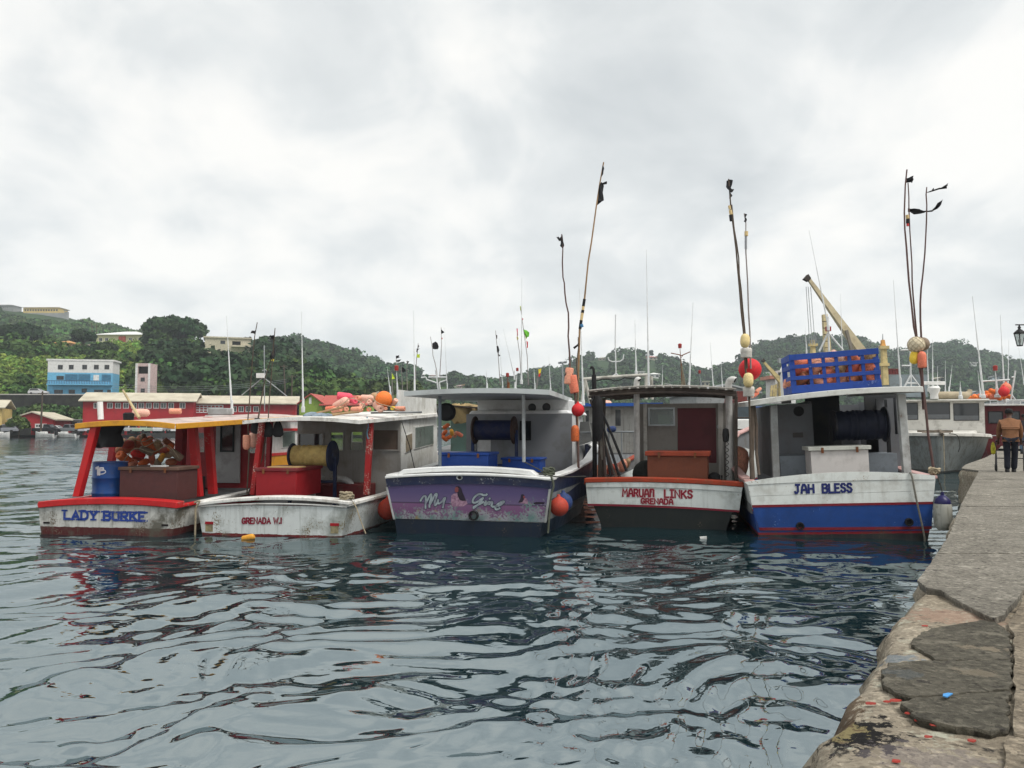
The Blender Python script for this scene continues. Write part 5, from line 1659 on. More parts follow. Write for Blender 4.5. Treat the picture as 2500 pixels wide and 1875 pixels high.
# things on its roof
for (x, y, hl, c, sh, lb) in ((345, 1008, 20, 'pale pink', 'bullet', 'long pale pink float lying on the yellow-edged roof'), (428, 1004, 14, 'salmon', 'drum', 'short salmon float lying on the yellow-edged roof')):
 put_float(lb, sh, c, b1.W(b1.L(x, y, 2.2)), (1, 0.15, 0), hl / FPX * 18.3, 'floats on the roofs')
q = b1.L(314, 1015, 1.6)
mb = MB(); mb.lathe([(0.02, 0), (0.11, 0), (0.12, 0.14), (0.08, 0.17), (0.02, 0.17)], 12); tag(mb.build('dark_can', M_BLACKR, M=b1.M @ T(q.x, 1.6, rc[0].z + 0.1)), 'dark can standing on the yellow-edged roof', 'can')
q0, q1 = b1.L(300, 953, 1.9), b1.L(340, 1020, 1.5)
mb = MB(); mb.tube([b1.W(q0), b1.W(q1)], [0.025, 0.035], 8); tag(mb.build('boat_hook', paint('tan_stick', (0.45, 0.36, 0.2))), 'tan stick leaning up from the yellow-edged roof', 'stick')
q0, q1 = b1.L(244, 981, 0.7), b1.L(246, 1024, 0.7)
mb = MB(); mb.tube([b1.W(q0), b1.W(q1)], 0.06, 10); tag(mb.build('stub_post', WH), 'short white post at the left end of the yellow-edged roof', 'post')
# roof lamp and small gear on the far corner
q = b1.L(540, 1004, 5.2)
mb = MB(); mb.box(q.x - 0.28, q.x + 0.28, 5.0, 5.3, q.z - 0.1, q.z + 0.08); tag(mb.build('gear_tray', M_GREYW, M=b1.M, bevel=0.02), 'grey gear tray on the front of the yellow-edged roof', 'tray')
# ------------------------------------------------------------------ 2 white boat with red box
b2 = Boat('fishing_boat', 'white fishing boat with floats on its roof, lettered GRENADA W.I on its stern', 665, 16.1, 10, 0, 'boat', 'five fishing boats moored stern-out')
M2H = banded('chalky_white_hull', [(0.05, (0.13, 0.014, 0.016)), (3, (0.62, 0.655, 0.645))], 0.5, 0.05, dirt=0.5, dirtcol=(0.1, 0.11, 0.08), dirtscale=1.2, chips=0.6, streak=0.22, chipcol=(0.2, 0.17, 0.11))
M2W = paint('worn_white', (0.74, 0.735, 0.7), 0.5, 0.07, 1.2, 0.45, (0.2, 0.16, 0.11), 2.5, chips=0.35, chipcol=(0.22, 0.17, 0.12), streak=0.15)
M2R = paint('flat_red', (0.3, 0.012, 0.018), 0.6, 0.12, 1.2, 0.25, (0.1, 0.01, 0.015))
st = [(0, 1, 0, 1), (2, 1.07, 0.03, 1.05), (4.5, 1.1, 0.14, 1.05), (7, 1.0, 0.38, 0.85), (9, 0.6, 0.62, 0.45), (10.3, 0.03, 0.85, 0.02)]
h2 = hull(b2, (483, 1232), (847, 1236), (496, 1300), (841, 1308), st, M2H, 0.42, M_DECKG, M2W, M2R, cap=(0.2, 0.07))
crown_cap(b2, smooth_px([(479, 1228), (560, 1217), (640, 1212), (740, 1215), (851, 1224)]), 0.36, 0.075, M2W, -0.06)
crown_cap(b2, smooth_px([(484, 1236), (560, 1230), (640, 1228), (740, 1230), (846, 1236)]), 0.05, 0.035, M2W, -0.035, 'rubbing_strake')
M2L = paint('dark_red_letters', (0.2, 0.012, 0.03), 0.6, 0.2, 9, 0.15, chips=0.35, chipcol=(0.45, 0.45, 0.44))
px_text(b2, 'GRENaDa W.i', (591, 1278), (687, 1278), 13.5, 3.7, M2L, -0.008, jit=0.015, seed=4)
for px in ((511, 1277), (817, 1281)):
 p = b2.L(*px)
 mb = MB(); mb.box(p.x - 0.09, p.x + 0.09, -0.012, 0.01, p.z - 0.025, p.z + 0.03); b2.part(mb, 'scupper', M2R, smooth=0)
 mb = MB(); mb.box(p.x - 0.08, p.x + 0.08, -0.008, 0.01, p.z - 0.17, p.z - 0.027); b2.part(mb, 'stain_plate', paint('ochre_stain', (0.3, 0.26, 0.15), 0.8, 0.4, 8, 0.5), smooth=0)
# cabin
y2 = 3.3
hol = [rz(Zg, q) for q in ((930, 470, 1145, 585), (1195, 460, 1315, 630), (1360, 455, 1480, 630), (1555, 440, 1780, 625))]
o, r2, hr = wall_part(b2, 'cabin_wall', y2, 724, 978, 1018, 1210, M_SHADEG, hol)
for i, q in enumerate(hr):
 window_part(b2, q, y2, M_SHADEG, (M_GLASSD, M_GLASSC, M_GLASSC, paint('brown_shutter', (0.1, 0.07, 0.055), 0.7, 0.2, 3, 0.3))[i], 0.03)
xr = r2[1]
ztop = r2[3]
M2C = paint('cabin_white', (0.64, 0.64, 0.61), 0.5, 0.06, 1.0, 0.4, (0.22, 0.19, 0.13), 1.4, streak=0.3, chips=0.3)
mb = MB(); mb.panel((xr, y2 + 0.001, 0.4), (0, 1, 0), (0, 0, 1), 3.2, ztop + 0.25, [], 0.06); b2.part(mb, 'cabin_side', M2C, smooth=0)
mb = MB(); mb.panel((r2[0], y2 + 3.2, 0.4), (0, -1, 0), (0, 0, 1), 3.15, 0.9, [], 0.06); b2.part(mb, 'cabin_side', M2C, smooth=0)
mb = MB(); mb.panel((r2[0], y2 + 3.21, 0.4), (1, 0, 0), (0, 0, 1), xr - r2[0], ztop - 0.4, [(0.15, 1.0, 1.35, ztop - 0.55), (1.15, 1.85, 1.35, ztop - 0.55), (2.0, xr - r2[0] - 0.15, 1.35, ztop - 0.55)], 0.06); b2.part(mb, 'cabin_front', M2C, smooth=0)
side_window(b2, xr + 0.001, [(989, 1104), (1004, 1097), (1004, 1058), (989, 1064)], M2C, paint('weathered_ply', (0.24, 0.2, 0.14), 0.8, 0.3, 5, 0.4))
side_window(b2, xr + 0.001, [(1012, 1094), (1056, 1083), (1056, 1038), (1012, 1044)], M2C, M_GLASSC)
# fore cabin, lower, with raked windscreen
yf = y2 + 3.3
mb = MB()
zz = b2.Lx(1075, 1020, xr).z
mb.hexa([(r2[0] + 0.15, yf, 0.4), (xr - 0.1, yf, 0.4), (xr - 0.35, yf + 2.6, 0.5), (r2[0] + 0.4, yf + 2.6, 0.5)], [(r2[0] + 0.2, yf, 1.55), (xr - 0.12, yf, 1.55), (xr - 0.5, yf + 2.4, 1.4), (r2[0] + 0.5, yf + 2.4, 1.4)])
b2.part(mb, 'fore_cabin', M2C, bevel=0.04)
# roof
rc = [b2.L(592, 1029, 0.6), b2.L(876, 1024, 0.6), b2.L(981, 1008, 6.6), b2.L(700, 1008, 6.6)]
z0 = (rc[0].z + rc[1].z) / 2
rc[0].z = rc[1].z = z0
rc[2].z = rc[3].z = z0 + 0.24
rc[2].x = xr + 0.16; rc[3].x = r2[0] - 0.12
slab_roof(b2, rc, 0.075, M2W, 0.07)
post(b2, 'post', 905, 1021, 895, 1208, 1.6, 0.06, paint('chipped_red_post', (0.34, 0.016, 0.018), 0.5, 0.15, 2, 0.2, chips=0.7, chipcol=(0.5, 0.4, 0.34)))
post(b2, 'post', 640, 1030, 618, 1208, 0.9, 0.055, MATS['chipped_red_post'])
post(b2, 'post', 660, 1030, 655, 1150, 2.0, 0.05, M1RD)
# deck gear
t, (w, hh, dd) = chest(b2, 'big plain red deck box with an overhanging lid on the white boat', 624, 724, 1143, 1213, 0.62, 1.25, paint('box_red', (0.27, 0.011, 0.016), 0.55, 0.12, 1.5, 0.2, (0.1, 0.01, 0.015)), paint('box_lid_red', (0.16, 0.016, 0.022), 0.6, 0.15, 2, 0.3))
mb = MB(); mb.hexa([(-0.2, 0.0, hh + 0.004), (0.45, 0.05, hh + 0.004), (0.5, 0.35, hh + 0.004), (-0.1, 0.3, hh + 0.004)], [(-0.2, 0.0, hh + 0.03), (0.45, 0.05, hh + 0.03), (0.5, 0.35, hh + 0.03), (-0.1, 0.3, hh + 0.03)])
tag(mb.build('ply_board', paint('tan_ply', (0.45, 0.3, 0.14)), M=t.matrix_basis), 'tan board lying on the plain red box', 'board')
M_TARP = paint('yellow_tarpaulin', (0.62, 0.46, 0.17), 0.55, 0.2, 4, 0.35, (0.3, 0.17, 0.06), 5, bump=0.9)
M_NAVY = paint('navy_steel', (0.014, 0.022, 0.06), 0.5, 0.15, 2, 0.3, chips=0.2)
reel(b2, 'line reel with navy flanges wrapped in yellow tarpaulin', 2.1, (715, 1112), (812, 1117), 29, 36, 24, M_NAVY, M_TARP, M_NAVY, 0.42, True, wind=True)
p = b2.L(830, 1190, 2.6)
mb = MB(); mb.box(b2.L(770, 1190, 2.6).x, b2.L(894, 1190, 2.6).x, 2.6, 3.25, 0.42, b2.L(830, 1182, 2.6).z); b2.part(mb, 'engine_hatch', paint('deep_red_hatch', (0.13, 0.02, 0.022), 0.6, 0.2, 2, 0.3), bevel=0.02)
for (xa, ya, xb, yb_, s) in ((776, 1190, 790, 1168, 1), (858, 1188, 832, 1168, -1)):
 a, c = b2.L(xa, ya, 2.75), b2.L(xb, yb_, 2.85)
 mb = MB()
 cen = Vector((c.x, 0, a.z))
 mb.tube([Vector((a.x, 2.75, 0.5)), Vector((a.x, 2.75, a.z))] + [Vector((c.x + (a.x - c.x) * math.cos(q), 2.75, a.z + (c.z - a.z) * math.sin(q))) for q in np.linspace(0.2, 1.57, 7)] + [Vector((c.x + (c.x - a.x) * 0.4, 2.75, c.z))], 0.075, 12)
 b2.part(mb, 'vent_pipe', paint('grey_pvc', (0.4, 0.4, 0.39), 0.5))
# roof floats
RF = [('pale pink', 'bullet', 834, 985, 22, (1, -0.5, 0.55), 'long pale pink float leaning up at the left of the roof pile'), ('pink', 'bullet', 842, 968, 19, (1, 0.2, -0.1), 'hot pink float on top of the left of the roof pile'), ('pink', 'drum', 863, 980, 14, (0.6, -1, 0), 'hot pink float facing out in the roof pile'),
      ('salmon', 'bullet', 872, 1000, 15, (1, -0.3, 0.05), 'pale salmon float lying in front of the roof pile'), ('salmon', 'drum', 822, 1000, 14, (0.9, -0.5, 0.1), 'salmon float low at the left front of the roof pile'), ('salmon', 'drum', 845, 999, 12, (0.3, -1, 0), 'salmon float end-on low in the left of the roof pile'),
      ('coral', 'drum', 806, 997, 11, (1, -0.2, 0.1), 'coral float at the left tail of the roof pile'), ('pale pink', 'drum', 884, 990, 12, (0.1, -1, 0.05), 'pale pink float end-on in the middle of the roof pile'), ('salmon', 'drum', 879, 973, 13, (-0.4, -1, 0.1), 'peach float high in the middle of the roof pile'),
      ('pale pink', 'drum', 902, 982, 12, (0.0, -1, 0.1), 'pale pink float end-on right of centre in the roof pile'), ('pale pink', 'bullet', 897, 972, 16, (1, -0.2, -0.05), 'pale pink float on top of the middle of the roof pile'), ('coral', 'drum', 901, 1000, 10, (0.05, -1, 0), 'brownish coral float end-on at the bottom of the roof pile'),
      ('pale pink', 'drum', 924, 993, 19, (0.55, -1, -0.35), 'large pale pink float sloping down in the right of the roof pile'), ('salmon', 'drum', 942, 998, 8, (0.1, -1, 0), 'small salmon float end-on beside the yellow float'), ('yellow', 'drum', 961, 997, 10, (-0.2, -1, 0), 'yellow float at the right of the roof pile'),
      ('salmon', 'drum', 977, 998, 12, (1, -0.25, 0), 'salmon float at the right end of the roof pile'), ('tan', 'ball', 914, 969, 11, (0, 0, 1), 'tan ball float behind the big orange ball'), ('pale pink', 'drum', 962, 984, 12, (0.5, -0.5, 0.6), 'pale pink float behind the big orange ball')]
for c, sh, x, y, hl, d, lb in RF:
 yy = 2.0 + (1002 - y) * 0.012 + (0.3 if sh == 'ball' else 0)
 put_float(lb, sh, c, b2.W(b2.L(x, y, yy)), d, hl / FPX * 18.4, 'floats piled on the white boat roof')
put_float('big bright orange ball float on top of the roof pile', 'ball', 'bright orange', b2.W(b2.L(937, 975, 2.1)), (0, 0, 1), 20 / FPX * 18.4, 'floats piled on the white boat roof')
for i, q in enumerate((((812, 1002), (838, 985), (858, 972), (885, 985), (905, 1004)), ((880, 1003), (902, 972), (925, 985), (950, 992), (975, 1002)))):
 rope(('left', 'right')[i] + ' pale cord tying the floats on the white roof', [b2.W(b2.L(x, y, 1.78)) for x, y in q], 0.009, name='draped_rope', group='cords over the roof pile')
# paddles with grey blades at the left of the pile
for i, (xa, ya, xb, yb_, lb) in enumerate(((740, 1016, 838, 994, 'upper'), (762, 1016, 876, 1006, 'middle'), (785, 1018, 862, 1005, 'lower'))):
 a, c = b2.L(xa, ya, 1.2), b2.L(xb, yb_, 1.9)
 t = thing('paddle', lb + ' of the three poles with grey wrapped ends on the white roof', 'pole', b2.M, 'poles lying on the white roof')
 mb = MB(); mb.tube([a.lerp(c, 0.25), c], 0.024, 8); mb.build('shaft', M_BAMBOO, t)
 mb = MB(); mb.tube([a, a.lerp(c, 0.08), a.lerp(c, 0.2), a.lerp(c, 0.32)], [0.02, 0.055, 0.06, 0.025], 8); mb.build('wrapping', paint('grey_blue_wrap', (0.2, 0.25, 0.3), 0.7, 0.3, 9, 0.3), t)
a, c = b2.L(868, 985, 2.4), b2.L(925, 957, 2.8)
mb = MB(); mb.tube([b2.W(a), b2.W(a.lerp(c, 0.5) + Vector((0, 0, 0.03))), b2.W(c)], [0.03, 0.028, 0.02], 8); tag(mb.build('driftwood_stick', paint('grey_stick', (0.28, 0.26, 0.2))), 'grey stick sticking out of the roof pile', 'stick')
a, c = b2.L(905, 1008, 2.2), b2.L(1030, 1006, 2.6)
mb = MB(); mb.tube([b2.W(a), b2.W(c)], 0.022, 8); tag(mb.build('boat_hook', M_STEEL), 'long dark hook pole along the right of the white roof', 'pole')
# hanging under the roof
rope('pale rope knotted on the left stern corner of the white boat', [b2.L(482, 1226) + Vector((0, -0.1, 0)), b2.L(490, 1222) + Vector((0.05, -0.12, 0)), b2.L(486, 1240) + Vector((0, -0.12, 0)), b2.L(484, 1262) + Vector((0, -0.1, 0)), b2.L(483, 1300) + Vector((0, -0.1, -0.05))], 0.02, name='stern_rope').matrix_basis = b2.M
coil('pale rope bundle on the right stern corner of the white boat', b2.W(b2.L(842, 1221) + Vector((0.0, 0.1, 0.02))), 0.13, 5, 0.022, seed=2)
rope('pale line hanging from the right stern corner into the water', [b2.W(b2.L(862, 1226)), b2.W(b2.L(870, 1240)), b2.W(b2.L(880, 1270)), b2.W(b2.L(893, 1303))], 0.012, name='stern_line')
rope('blue cord hanging from the roof of the white boat', [b2.W(b2.L(896, 1018, 1.5)), b2.W(b2.L(899, 1040, 1.5)), b2.W(b2.L(896, 1058, 1.5)), b2.W(b2.L(899, 1072, 1.5))], 0.015, paint('blue_cord', (0.12, 0.25, 0.33), 0.9), name='hanging_rope')
for i, (x, y, s, m, lb) in enumerate(((628, 1040, 0.16, M_BLACKR, 'dark glove hanging under the white roof at its left end'), (652, 1048, 0.15, M_BLACKR, 'dark cap hanging under the white roof'), (678, 1048, 0.13, M_BLACKR, 'dark boot hanging under the white roof'))):
 p = b2.L(x, y, 1.0)
 mb = MB()
 mb.loft([[Vector((p.x + s * k * (1 + 0.3 * math.sin(a * 2 + i)) * math.cos(a), 1.0 + 0.5 * s * k * math.sin(a), p.z + dz)) for a in np.linspace(0, 2 * math.pi, 9, endpoint=False)] for k, dz in ((0.4, -0.17), (0.8, -0.12), (0.75, 0.0), (0.55, 0.1), (0.3, 0.17))], True, True)
 tag(mb.build('hanging_gear', m, M=b2.M), lb, 'clothing', 'dark gear hanging under the white roof')
# yellow float in the water below the stern
put_float('yellow float drifting in the water at the white stern', 'bullet', 'amber', onz(607, 1313, 0.03), (1, -0.2, 0.25), 0.13, worn=0.3)
# balloon fender between white and purple boats
pf = b2.W(Vector((h2['cx'] + h2['hw'] + 0.33, 1.0, 0.55)))
put_float('red ball fender between the white boat and the purple stern', 'balloon', 'vermilion', at(948, 1243, 17.3), (0, 0, -1), 0.23, 'red ball fenders', cat='fender', name='fender')
# ------------------------------------------------------------------ 3 purple stern boat
b3 = Boat('fishing_boat', 'fishing boat with a purple painted stern lettered My Girl and a pale flat canopy', 1143, 16.2, 14, 0, 'boat', 'five fishing boats moored stern-out')
M3N = (0.012, 0.02, 0.06)
M3H = banded('navy_white_hull', [(0.3, (0.006, 0.013, 0.028)), (0.86, (0.24, 0.25, 0.25)), (3, M3N)], 0.4, 0.03, dirt=0.3, dirtcol=(0.015, 0.018, 0.02), streak=0.3, chips=0.1)
st = [(0, 1, 0, 1), (2, 1.05, 0.03, 1.06), (4.5, 1.08, 0.16, 1.06), (7, 1.0, 0.42, 0.85), (9.2, 0.62, 0.7, 0.45), (10.8, 0.03, 1.0, 0.02)]
M3W = paint('clean_white', (0.74, 0.75, 0.74), 0.4, 0.05, 1.2, 0.2, (0.3, 0.28, 0.24), 2)
h3 = hull(b3, (946, 1166), (1343, 1171), (968, 1300), (1322, 1308), st, M3H, 0.5, paint('blue_deck', (0.012, 0.03, 0.1), 0.6, 0.15, 2, 0.2), M3W, paint('navy_bulwark', (0.012, 0.018, 0.045), 0.6), cap=(0.24, 0.06))
crown_cap(b3, smooth_px([(939, 1162), (1040, 1157), (1140, 1155), (1240, 1158), (1348, 1168)]), 0.5, 0.055, M3W, -0.07)
crown_cap(b3, [(973, 1153)] + smooth_px([(985, 1146), (1106, 1139), (1200, 1141), (1295, 1149)], 10) + [(1308, 1159)], 0.3, 0.1, M3W, 0.06, 'raised_cap')
# navy band and painted panel on the stern, 12 mm proud
def transom_panel(b, name, top, bot, y, mat, th=0.012):
 P = [b.L(x, q, y) for x, q in top] + [b.L(x, q, y) for x, q in bot[::-1]]
 mb = MB()
 mb.ext(P, (0, th, 0))
 return b.part(mb, name, mat, smooth=0)
tp = smooth_px([(941, 1166), (1140, 1160), (1347, 1171)])
mid = smooth_px([(944, 1188), (1079, 1181), (1200, 1183), (1342, 1193)])
bt = smooth_px([(961, 1266), (1140, 1270), (1331, 1275)])
transom_panel(b3, 'navy_band', tp, mid, -0.03, paint('navy_band_paint', M3N, 0.4, 0.15, 2, 0.2, chips=0.3, chipcol=(0.4, 0.42, 0.45)), 0.035)
def mural():
 m, n, l, b = newmat('purple_mural')
 vec = objcoord(n, l)
 sp = n.new('ShaderNodeSeparateXYZ'); l.new(vec, sp.inputs[0])
 z0 = b3.L(1140, 1270).z; z1 = b3.L(1140, 1182).z
 h = mathn(n, l, 'MULTIPLY_ADD', sp.outputs[2], 1 / (z1 - z0), -z0 / (z1 - z0))
 h2_ = mathn(n, l, 'MULTIPLY_ADD', sp.outputs[0], -0.06, h)
 r = ramp(n, [(0.0, (0.1, 0.07, 0.1)), (0.18, (0.13, 0.05, 0.125)), (0.42, (0.15, 0.065, 0.155)), (0.455, (0.02, 0.01, 0.035)), (0.475, (0.11, 0.075, 0.165)), (0.75, (0.07, 0.05, 0.14)), (1.0, (0.052, 0.036, 0.115))])
 l.new(h, r.inputs[0])
 nz = noise(n, l, vec, 22, 6, 0.75)
 nb = noise(n, l, vec, 2.6, 3, 0.5)
 s = mathn(n, l, 'ADD', mathn(n, l, 'MULTIPLY', nz, 0.6), mathn(n, l, 'MULTIPLY', nb, 0.4))
 thr = mathn(n, l, 'MULTIPLY_ADD', h2_, 0.23, 0.43)
 f = mathn(n, l, 'MULTIPLY', mathn(n, l, 'SUBTRACT', s, thr), 22, clamp=True)
 under = mixc(n, l, mathn(n, l, 'MULTIPLY_ADD', noise(n, l, vec, 3.5, 4), 5, -2.0, clamp=True), (0.24, 0.25, 0.27), (0.09, 0.17, 0.16))
 un2 = mixc(n, l, mathn(n, l, 'MULTIPLY_ADD', noise(n, l, vec, 5.1, 4), 9, -5.3, clamp=True), under, (0.2, 0.16, 0.08))
 c = mixc(n, l, f, r.outputs[0], un2)
 l.new(c, b.inputs['Base Color'])
 b.inputs['Roughness'].default_value = 0.6
 return m
transom_panel(b3, 'painted_panel', mid, bt, -0.012, mural(), 0.014)
edge = paint('white_corner', (0.45, 0.47, 0.46), 0.5, 0.1, 3, 0.4)
for xa, ya, xb, yb_ in ((944, 1189, 962, 1268), (1342, 1194, 1331, 1276)):
 a, c = b3.L(xa, ya, -0.02), b3.L(xb, yb_, -0.02)
 mb = MB(); mb.hexa([c + Vector((-0.02, 0, 0)), c + Vector((0.02, 0, 0)), c + Vector((0.02, 0.03, 0)), c + Vector((-0.02, 0.03, 0))], [a + Vector((-0.02, 0, 0)), a + Vector((0.02, 0, 0)), a + Vector((0.02, 0.03, 0)), a + Vector((-0.02, 0.03, 0))]); b3.part(mb, 'corner_strip', edge, smooth=0)
# script lettering My Girl, outlined (strokes traced in the detail view)
Zs3 = lambda x, y: (1000 + x * 0.16275, 1160 + y * 0.16275)
MYG = [[(165, 385), (185, 350), (215, 315), (240, 310), (248, 335), (243, 400), (240, 495)], [(243, 430), (275, 360), (310, 295), (330, 285), (330, 330), (300, 430), (300, 480)], [(302, 450), (345, 370), (385, 285), (410, 278), (408, 310), (378, 400), (372, 445), (388, 455), (415, 420), (428, 375)],
       [(432, 370), (425, 400), (432, 425), (455, 425), (490, 395), (515, 350)], [(535, 340), (515, 410), (500, 485)],
       [(1160, 285), (1150, 300), (1100, 300), (1085, 285), (1040, 280), (980, 320), (945, 380), (950, 410), (990, 415), (1050, 380), (1105, 340)], [(1105, 340), (1060, 410), (1010, 460), (960, 495)], [(960, 480), (1060, 430), (1110, 400)],
       [(1150, 390), (1120, 440), (1135, 452), (1180, 410)], [(1200, 358), (1208, 350)], [(1195, 400), (1185, 445), (1215, 405), (1245, 400), (1240, 430), (1225, 460), (1250, 475)],
       [(1250, 475), (1290, 470), (1360, 450), (1410, 415), (1418, 392), (1390, 395), (1330, 430), (1285, 480), (1290, 512), (1320, 515), (1355, 492)]]
def script(strokes, w, mat, d, nm):
 mb = MB()
 for i, s_ in enumerate(strokes):
  # round the corners
  for _ in range(2):
   q = [s_[0]]
   for a, c in zip(s_[:-1], s_[1:]):
    q += [(0.75 * a[0] + 0.25 * c[0], 0.75 * a[1] + 0.25 * c[1]), (0.25 * a[0] + 0.75 * c[0], 0.25 * a[1] + 0.75 * c[1])]
   s_ = q + [s_[-1]]
  P = [b3.L(*Zs3(x, y), -0.013) for x, y in s_]
  ribbon(mb, [(p.x, p.z) for p in P], w, lambda u, v, dd: Vector((u, -0.016 - dd, v)), d + 0.0004 * (i % 6))
 b3.part(mb, nm, mat, smooth=0)
script(MYG, 0.062, paint('script_outline', (0.025, 0.03, 0.06), 0.6, 0.1, 5, 0.1), 0.0, 'lettering_outline')
script(MYG, 0.04, paint('script_silver', (0.27, 0.32, 0.34), 0.6, 0.25, 9, 0.5, (0.12, 0.09, 0.16), 12, chips=0.4, chipcol=(0.12, 0.09, 0.17)), 0.004, 'lettering')
# two painted figures (flat print on the panel)
def blot(pts, mat, d, nm):
 P = [b3.L(*Zs3(x, y), -0.014 - d) for x, y in pts]
 mb = MB(); mb.ext(P, (0, 0.002, 0)); b3.part(mb, nm, mat, smooth=0)
M_HAIR = paint('painted_hair', (0.02, 0.014, 0.025), 0.6, 0.1, 5, 0)
M_FACE = paint('painted_skin', (0.2, 0.05, 0.06), 0.6, 0.3, 9, 0.2)
M_DRESS = paint('painted_dress', (0.33, 0.2, 0.27), 0.6, 0.3, 20, 0.5, (0.1, 0.03, 0.09), 14)
blot([(620, 400), (625, 310), (660, 280), (700, 270), (760, 290), (800, 330), (850, 380), (870, 430), (800, 470), (640, 470)], M_DRESS, 0.0, 'painted_figure')
blot([(700, 165), (740, 165), (775, 195), (795, 260), (830, 340), (845, 385), (790, 385), (750, 370), (720, 300), (715, 240), (690, 180)], M_HAIR, 0.003, 'painted_figure')
blot([(685, 185), (715, 175), (735, 200), (730, 245), (705, 262), (678, 250), (676, 210)], M_FACE, 0.006, 'painted_figure')
blot([(1640, 420), (1670, 370), (1710, 350), (1755, 345), (1775, 400), (1770, 430)], M_DRESS, 0.0, 'painted_figure')
blot([(1675, 290), (1705, 285), (1725, 310), (1712, 370), (1690, 405), (1630, 410), (1660, 360)], M_HAIR, 0.003, 'painted_figure')
blot([(1705, 310), (1728, 312), (1733, 340), (1716, 355), (1704, 340)], M_FACE, 0.006, 'painted_figure')
blot([(1850, 418), (1900, 402), (2000, 404), (2035, 412), (2010, 436), (1880, 440)], M_HAIR, 0.0, 'painted_island')
# hawse eye and exhaust
p = b3.L(1122, 1166, -0.03)
mb = MB(); mb.lathe([(0.035, 0.0), (0.05, 0.012), (0.06, 0.012), (0.065, 0.0)], 16, T(p.x, -0.035, p.z) @ R(90, 'X') @ Matrix.Diagonal((1.1, 0.8, 1, 1))); b3.part(mb, 'hawse_ring', M_STEEL)
mb = MB(); mb.lathe([(0.005, 0.003), (0.04, 0.003), (0.005, 0.004)], 14, T(p.x, -0.036, p.z) @ R(90, 'X')); b3.part(mb, 'hawse_hole', M_HOLE)
p = b3.L(1157, 1258, -0.02)
mb = MB(); mb.lathe([(0.02, -0.02), (0.075, -0.02), (0.075, 0.09), (0.095, 0.09), (0.1, 0.0), (0.1, -0.01)], 20, T(p.x, -0.012, p.z) @ R(90, 'X')); b3.part(mb, 'exhaust', M_BLACKR)
# canopy
M3RF = paint('pale_canopy', (0.5, 0.53, 0.53), 0.5, 0.06, 1, 0.3, (0.25, 0.26, 0.25), 1.6)
rc = [b3.L(986, 956, 0.1), b3.L(1342, 951, 0.1), b3.L(1397, 980, 6.6), b3.L(1185, 987, 6.6)]
z0 = (rc[0].z + rc[1].z) / 2
rc[0].z = rc[1].z = z0; rc[2].z = rc[3].z = z0 + 0.05
slab_roof(b3, rc, 0.1, M3RF, 0.05)
post(b3, 'post', 1074, 966, 1074, 1140, 0.45, 0.036, paint('blue_grey_pipe', (0.14, 0.17, 0.2), 0.5, 0.15, 3, 0.4), False)
post(b3, 'post', 1278, 964, 1279, 1128, 0.45, 0.036, paint('grey_pipe', (0.34, 0.36, 0.37), 0.5, 0.15, 3, 0.4), False)
# cabin
y3 = 4.3
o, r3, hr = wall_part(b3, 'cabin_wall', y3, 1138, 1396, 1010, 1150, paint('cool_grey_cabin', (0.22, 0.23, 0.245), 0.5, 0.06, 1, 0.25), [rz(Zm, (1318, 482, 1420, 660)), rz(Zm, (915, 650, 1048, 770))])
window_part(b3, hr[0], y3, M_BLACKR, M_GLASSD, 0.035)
mb = MB(); mb.box(hr[1][0] - 0.05, hr[1][1] + 0.05, y3 + 0.3, y3 + 0.35, hr[1][2] - 0.2, hr[1][3] + 0.2); b3.part(mb, 'companionway', M_HOLE, smooth=0)
M3C = paint('white_gelcoat', (0.7, 0.71, 0.71), 0.35, 0.05, 1, 0.2)
# upper house
yu = 5.0
o, ru, _ = wall_part(b3, 'upper_house_wall', yu, 1166, 1388, 975, 1020, M3C)
for px in ((1299, 995), (1334, 994)):
 p = b3.L(*px, yu)
 mb = MB(); mb.lathe([(0.01, 0.004), (0.085, 0.004), (0.1, 0.014), (0.11, 0.0)], 18, T(p.x, yu, p.z) @ R(90, 'X')); b3.part(mb, 'porthole', paint('porthole_grey', (0.08, 0.085, 0.09), 0.4))
zr3 = r3[3]
mb = MB(); mb.hexa([(r3[0] + 0.05, y3, zr3 - 0.002), (r3[1] - 0.05, y3, zr3 - 0.002), (r3[1] - 0.15, y3 + 3.6, zr3 - 0.002), (r3[0] + 0.15, y3 + 3.6, zr3 - 0.002)], [(r3[0] + 0.12, y3 + 0.05, zr3 + 0.09), (r3[1] - 0.12, y3 + 0.05, zr3 + 0.09), (r3[1] - 0.2, y3 + 3.5, zr3 + 0.09), (r3[0] + 0.2, y3 + 3.5, zr3 + 0.09)]); b3.part(mb, 'cabin_top', M3C, bevel=0.03)
mb = MB(); mb.box(ru[0], ru[1], yu + 0.051, yu + 2.3, ru[2], ru[3] - 0.003); b3.part(mb, 'upper_house', M3C, bevel=0.03)
mb = MB()
mb.hexa([(r3[0], y3 + 0.051, 0.5), (r3[1], y3 + 0.051, 0.5), (r3[1] - 0.25, y3 + 4.4, 0.6), (r3[0] + 0.25, y3 + 4.4, 0.6)], [(r3[0] + 0.06, y3 + 0.051, zr3 - 0.004), (r3[1] - 0.06, y3 + 0.051, zr3 - 0.004), (r3[1] - 0.3, y3 + 3.6, zr3 - 0.004), (r3[0] + 0.3, y3 + 3.6, zr3 - 0.004)])
b3.part(mb, 'cabin_body', M3C, bevel=0.03)
xs = r3[1] - 0.02
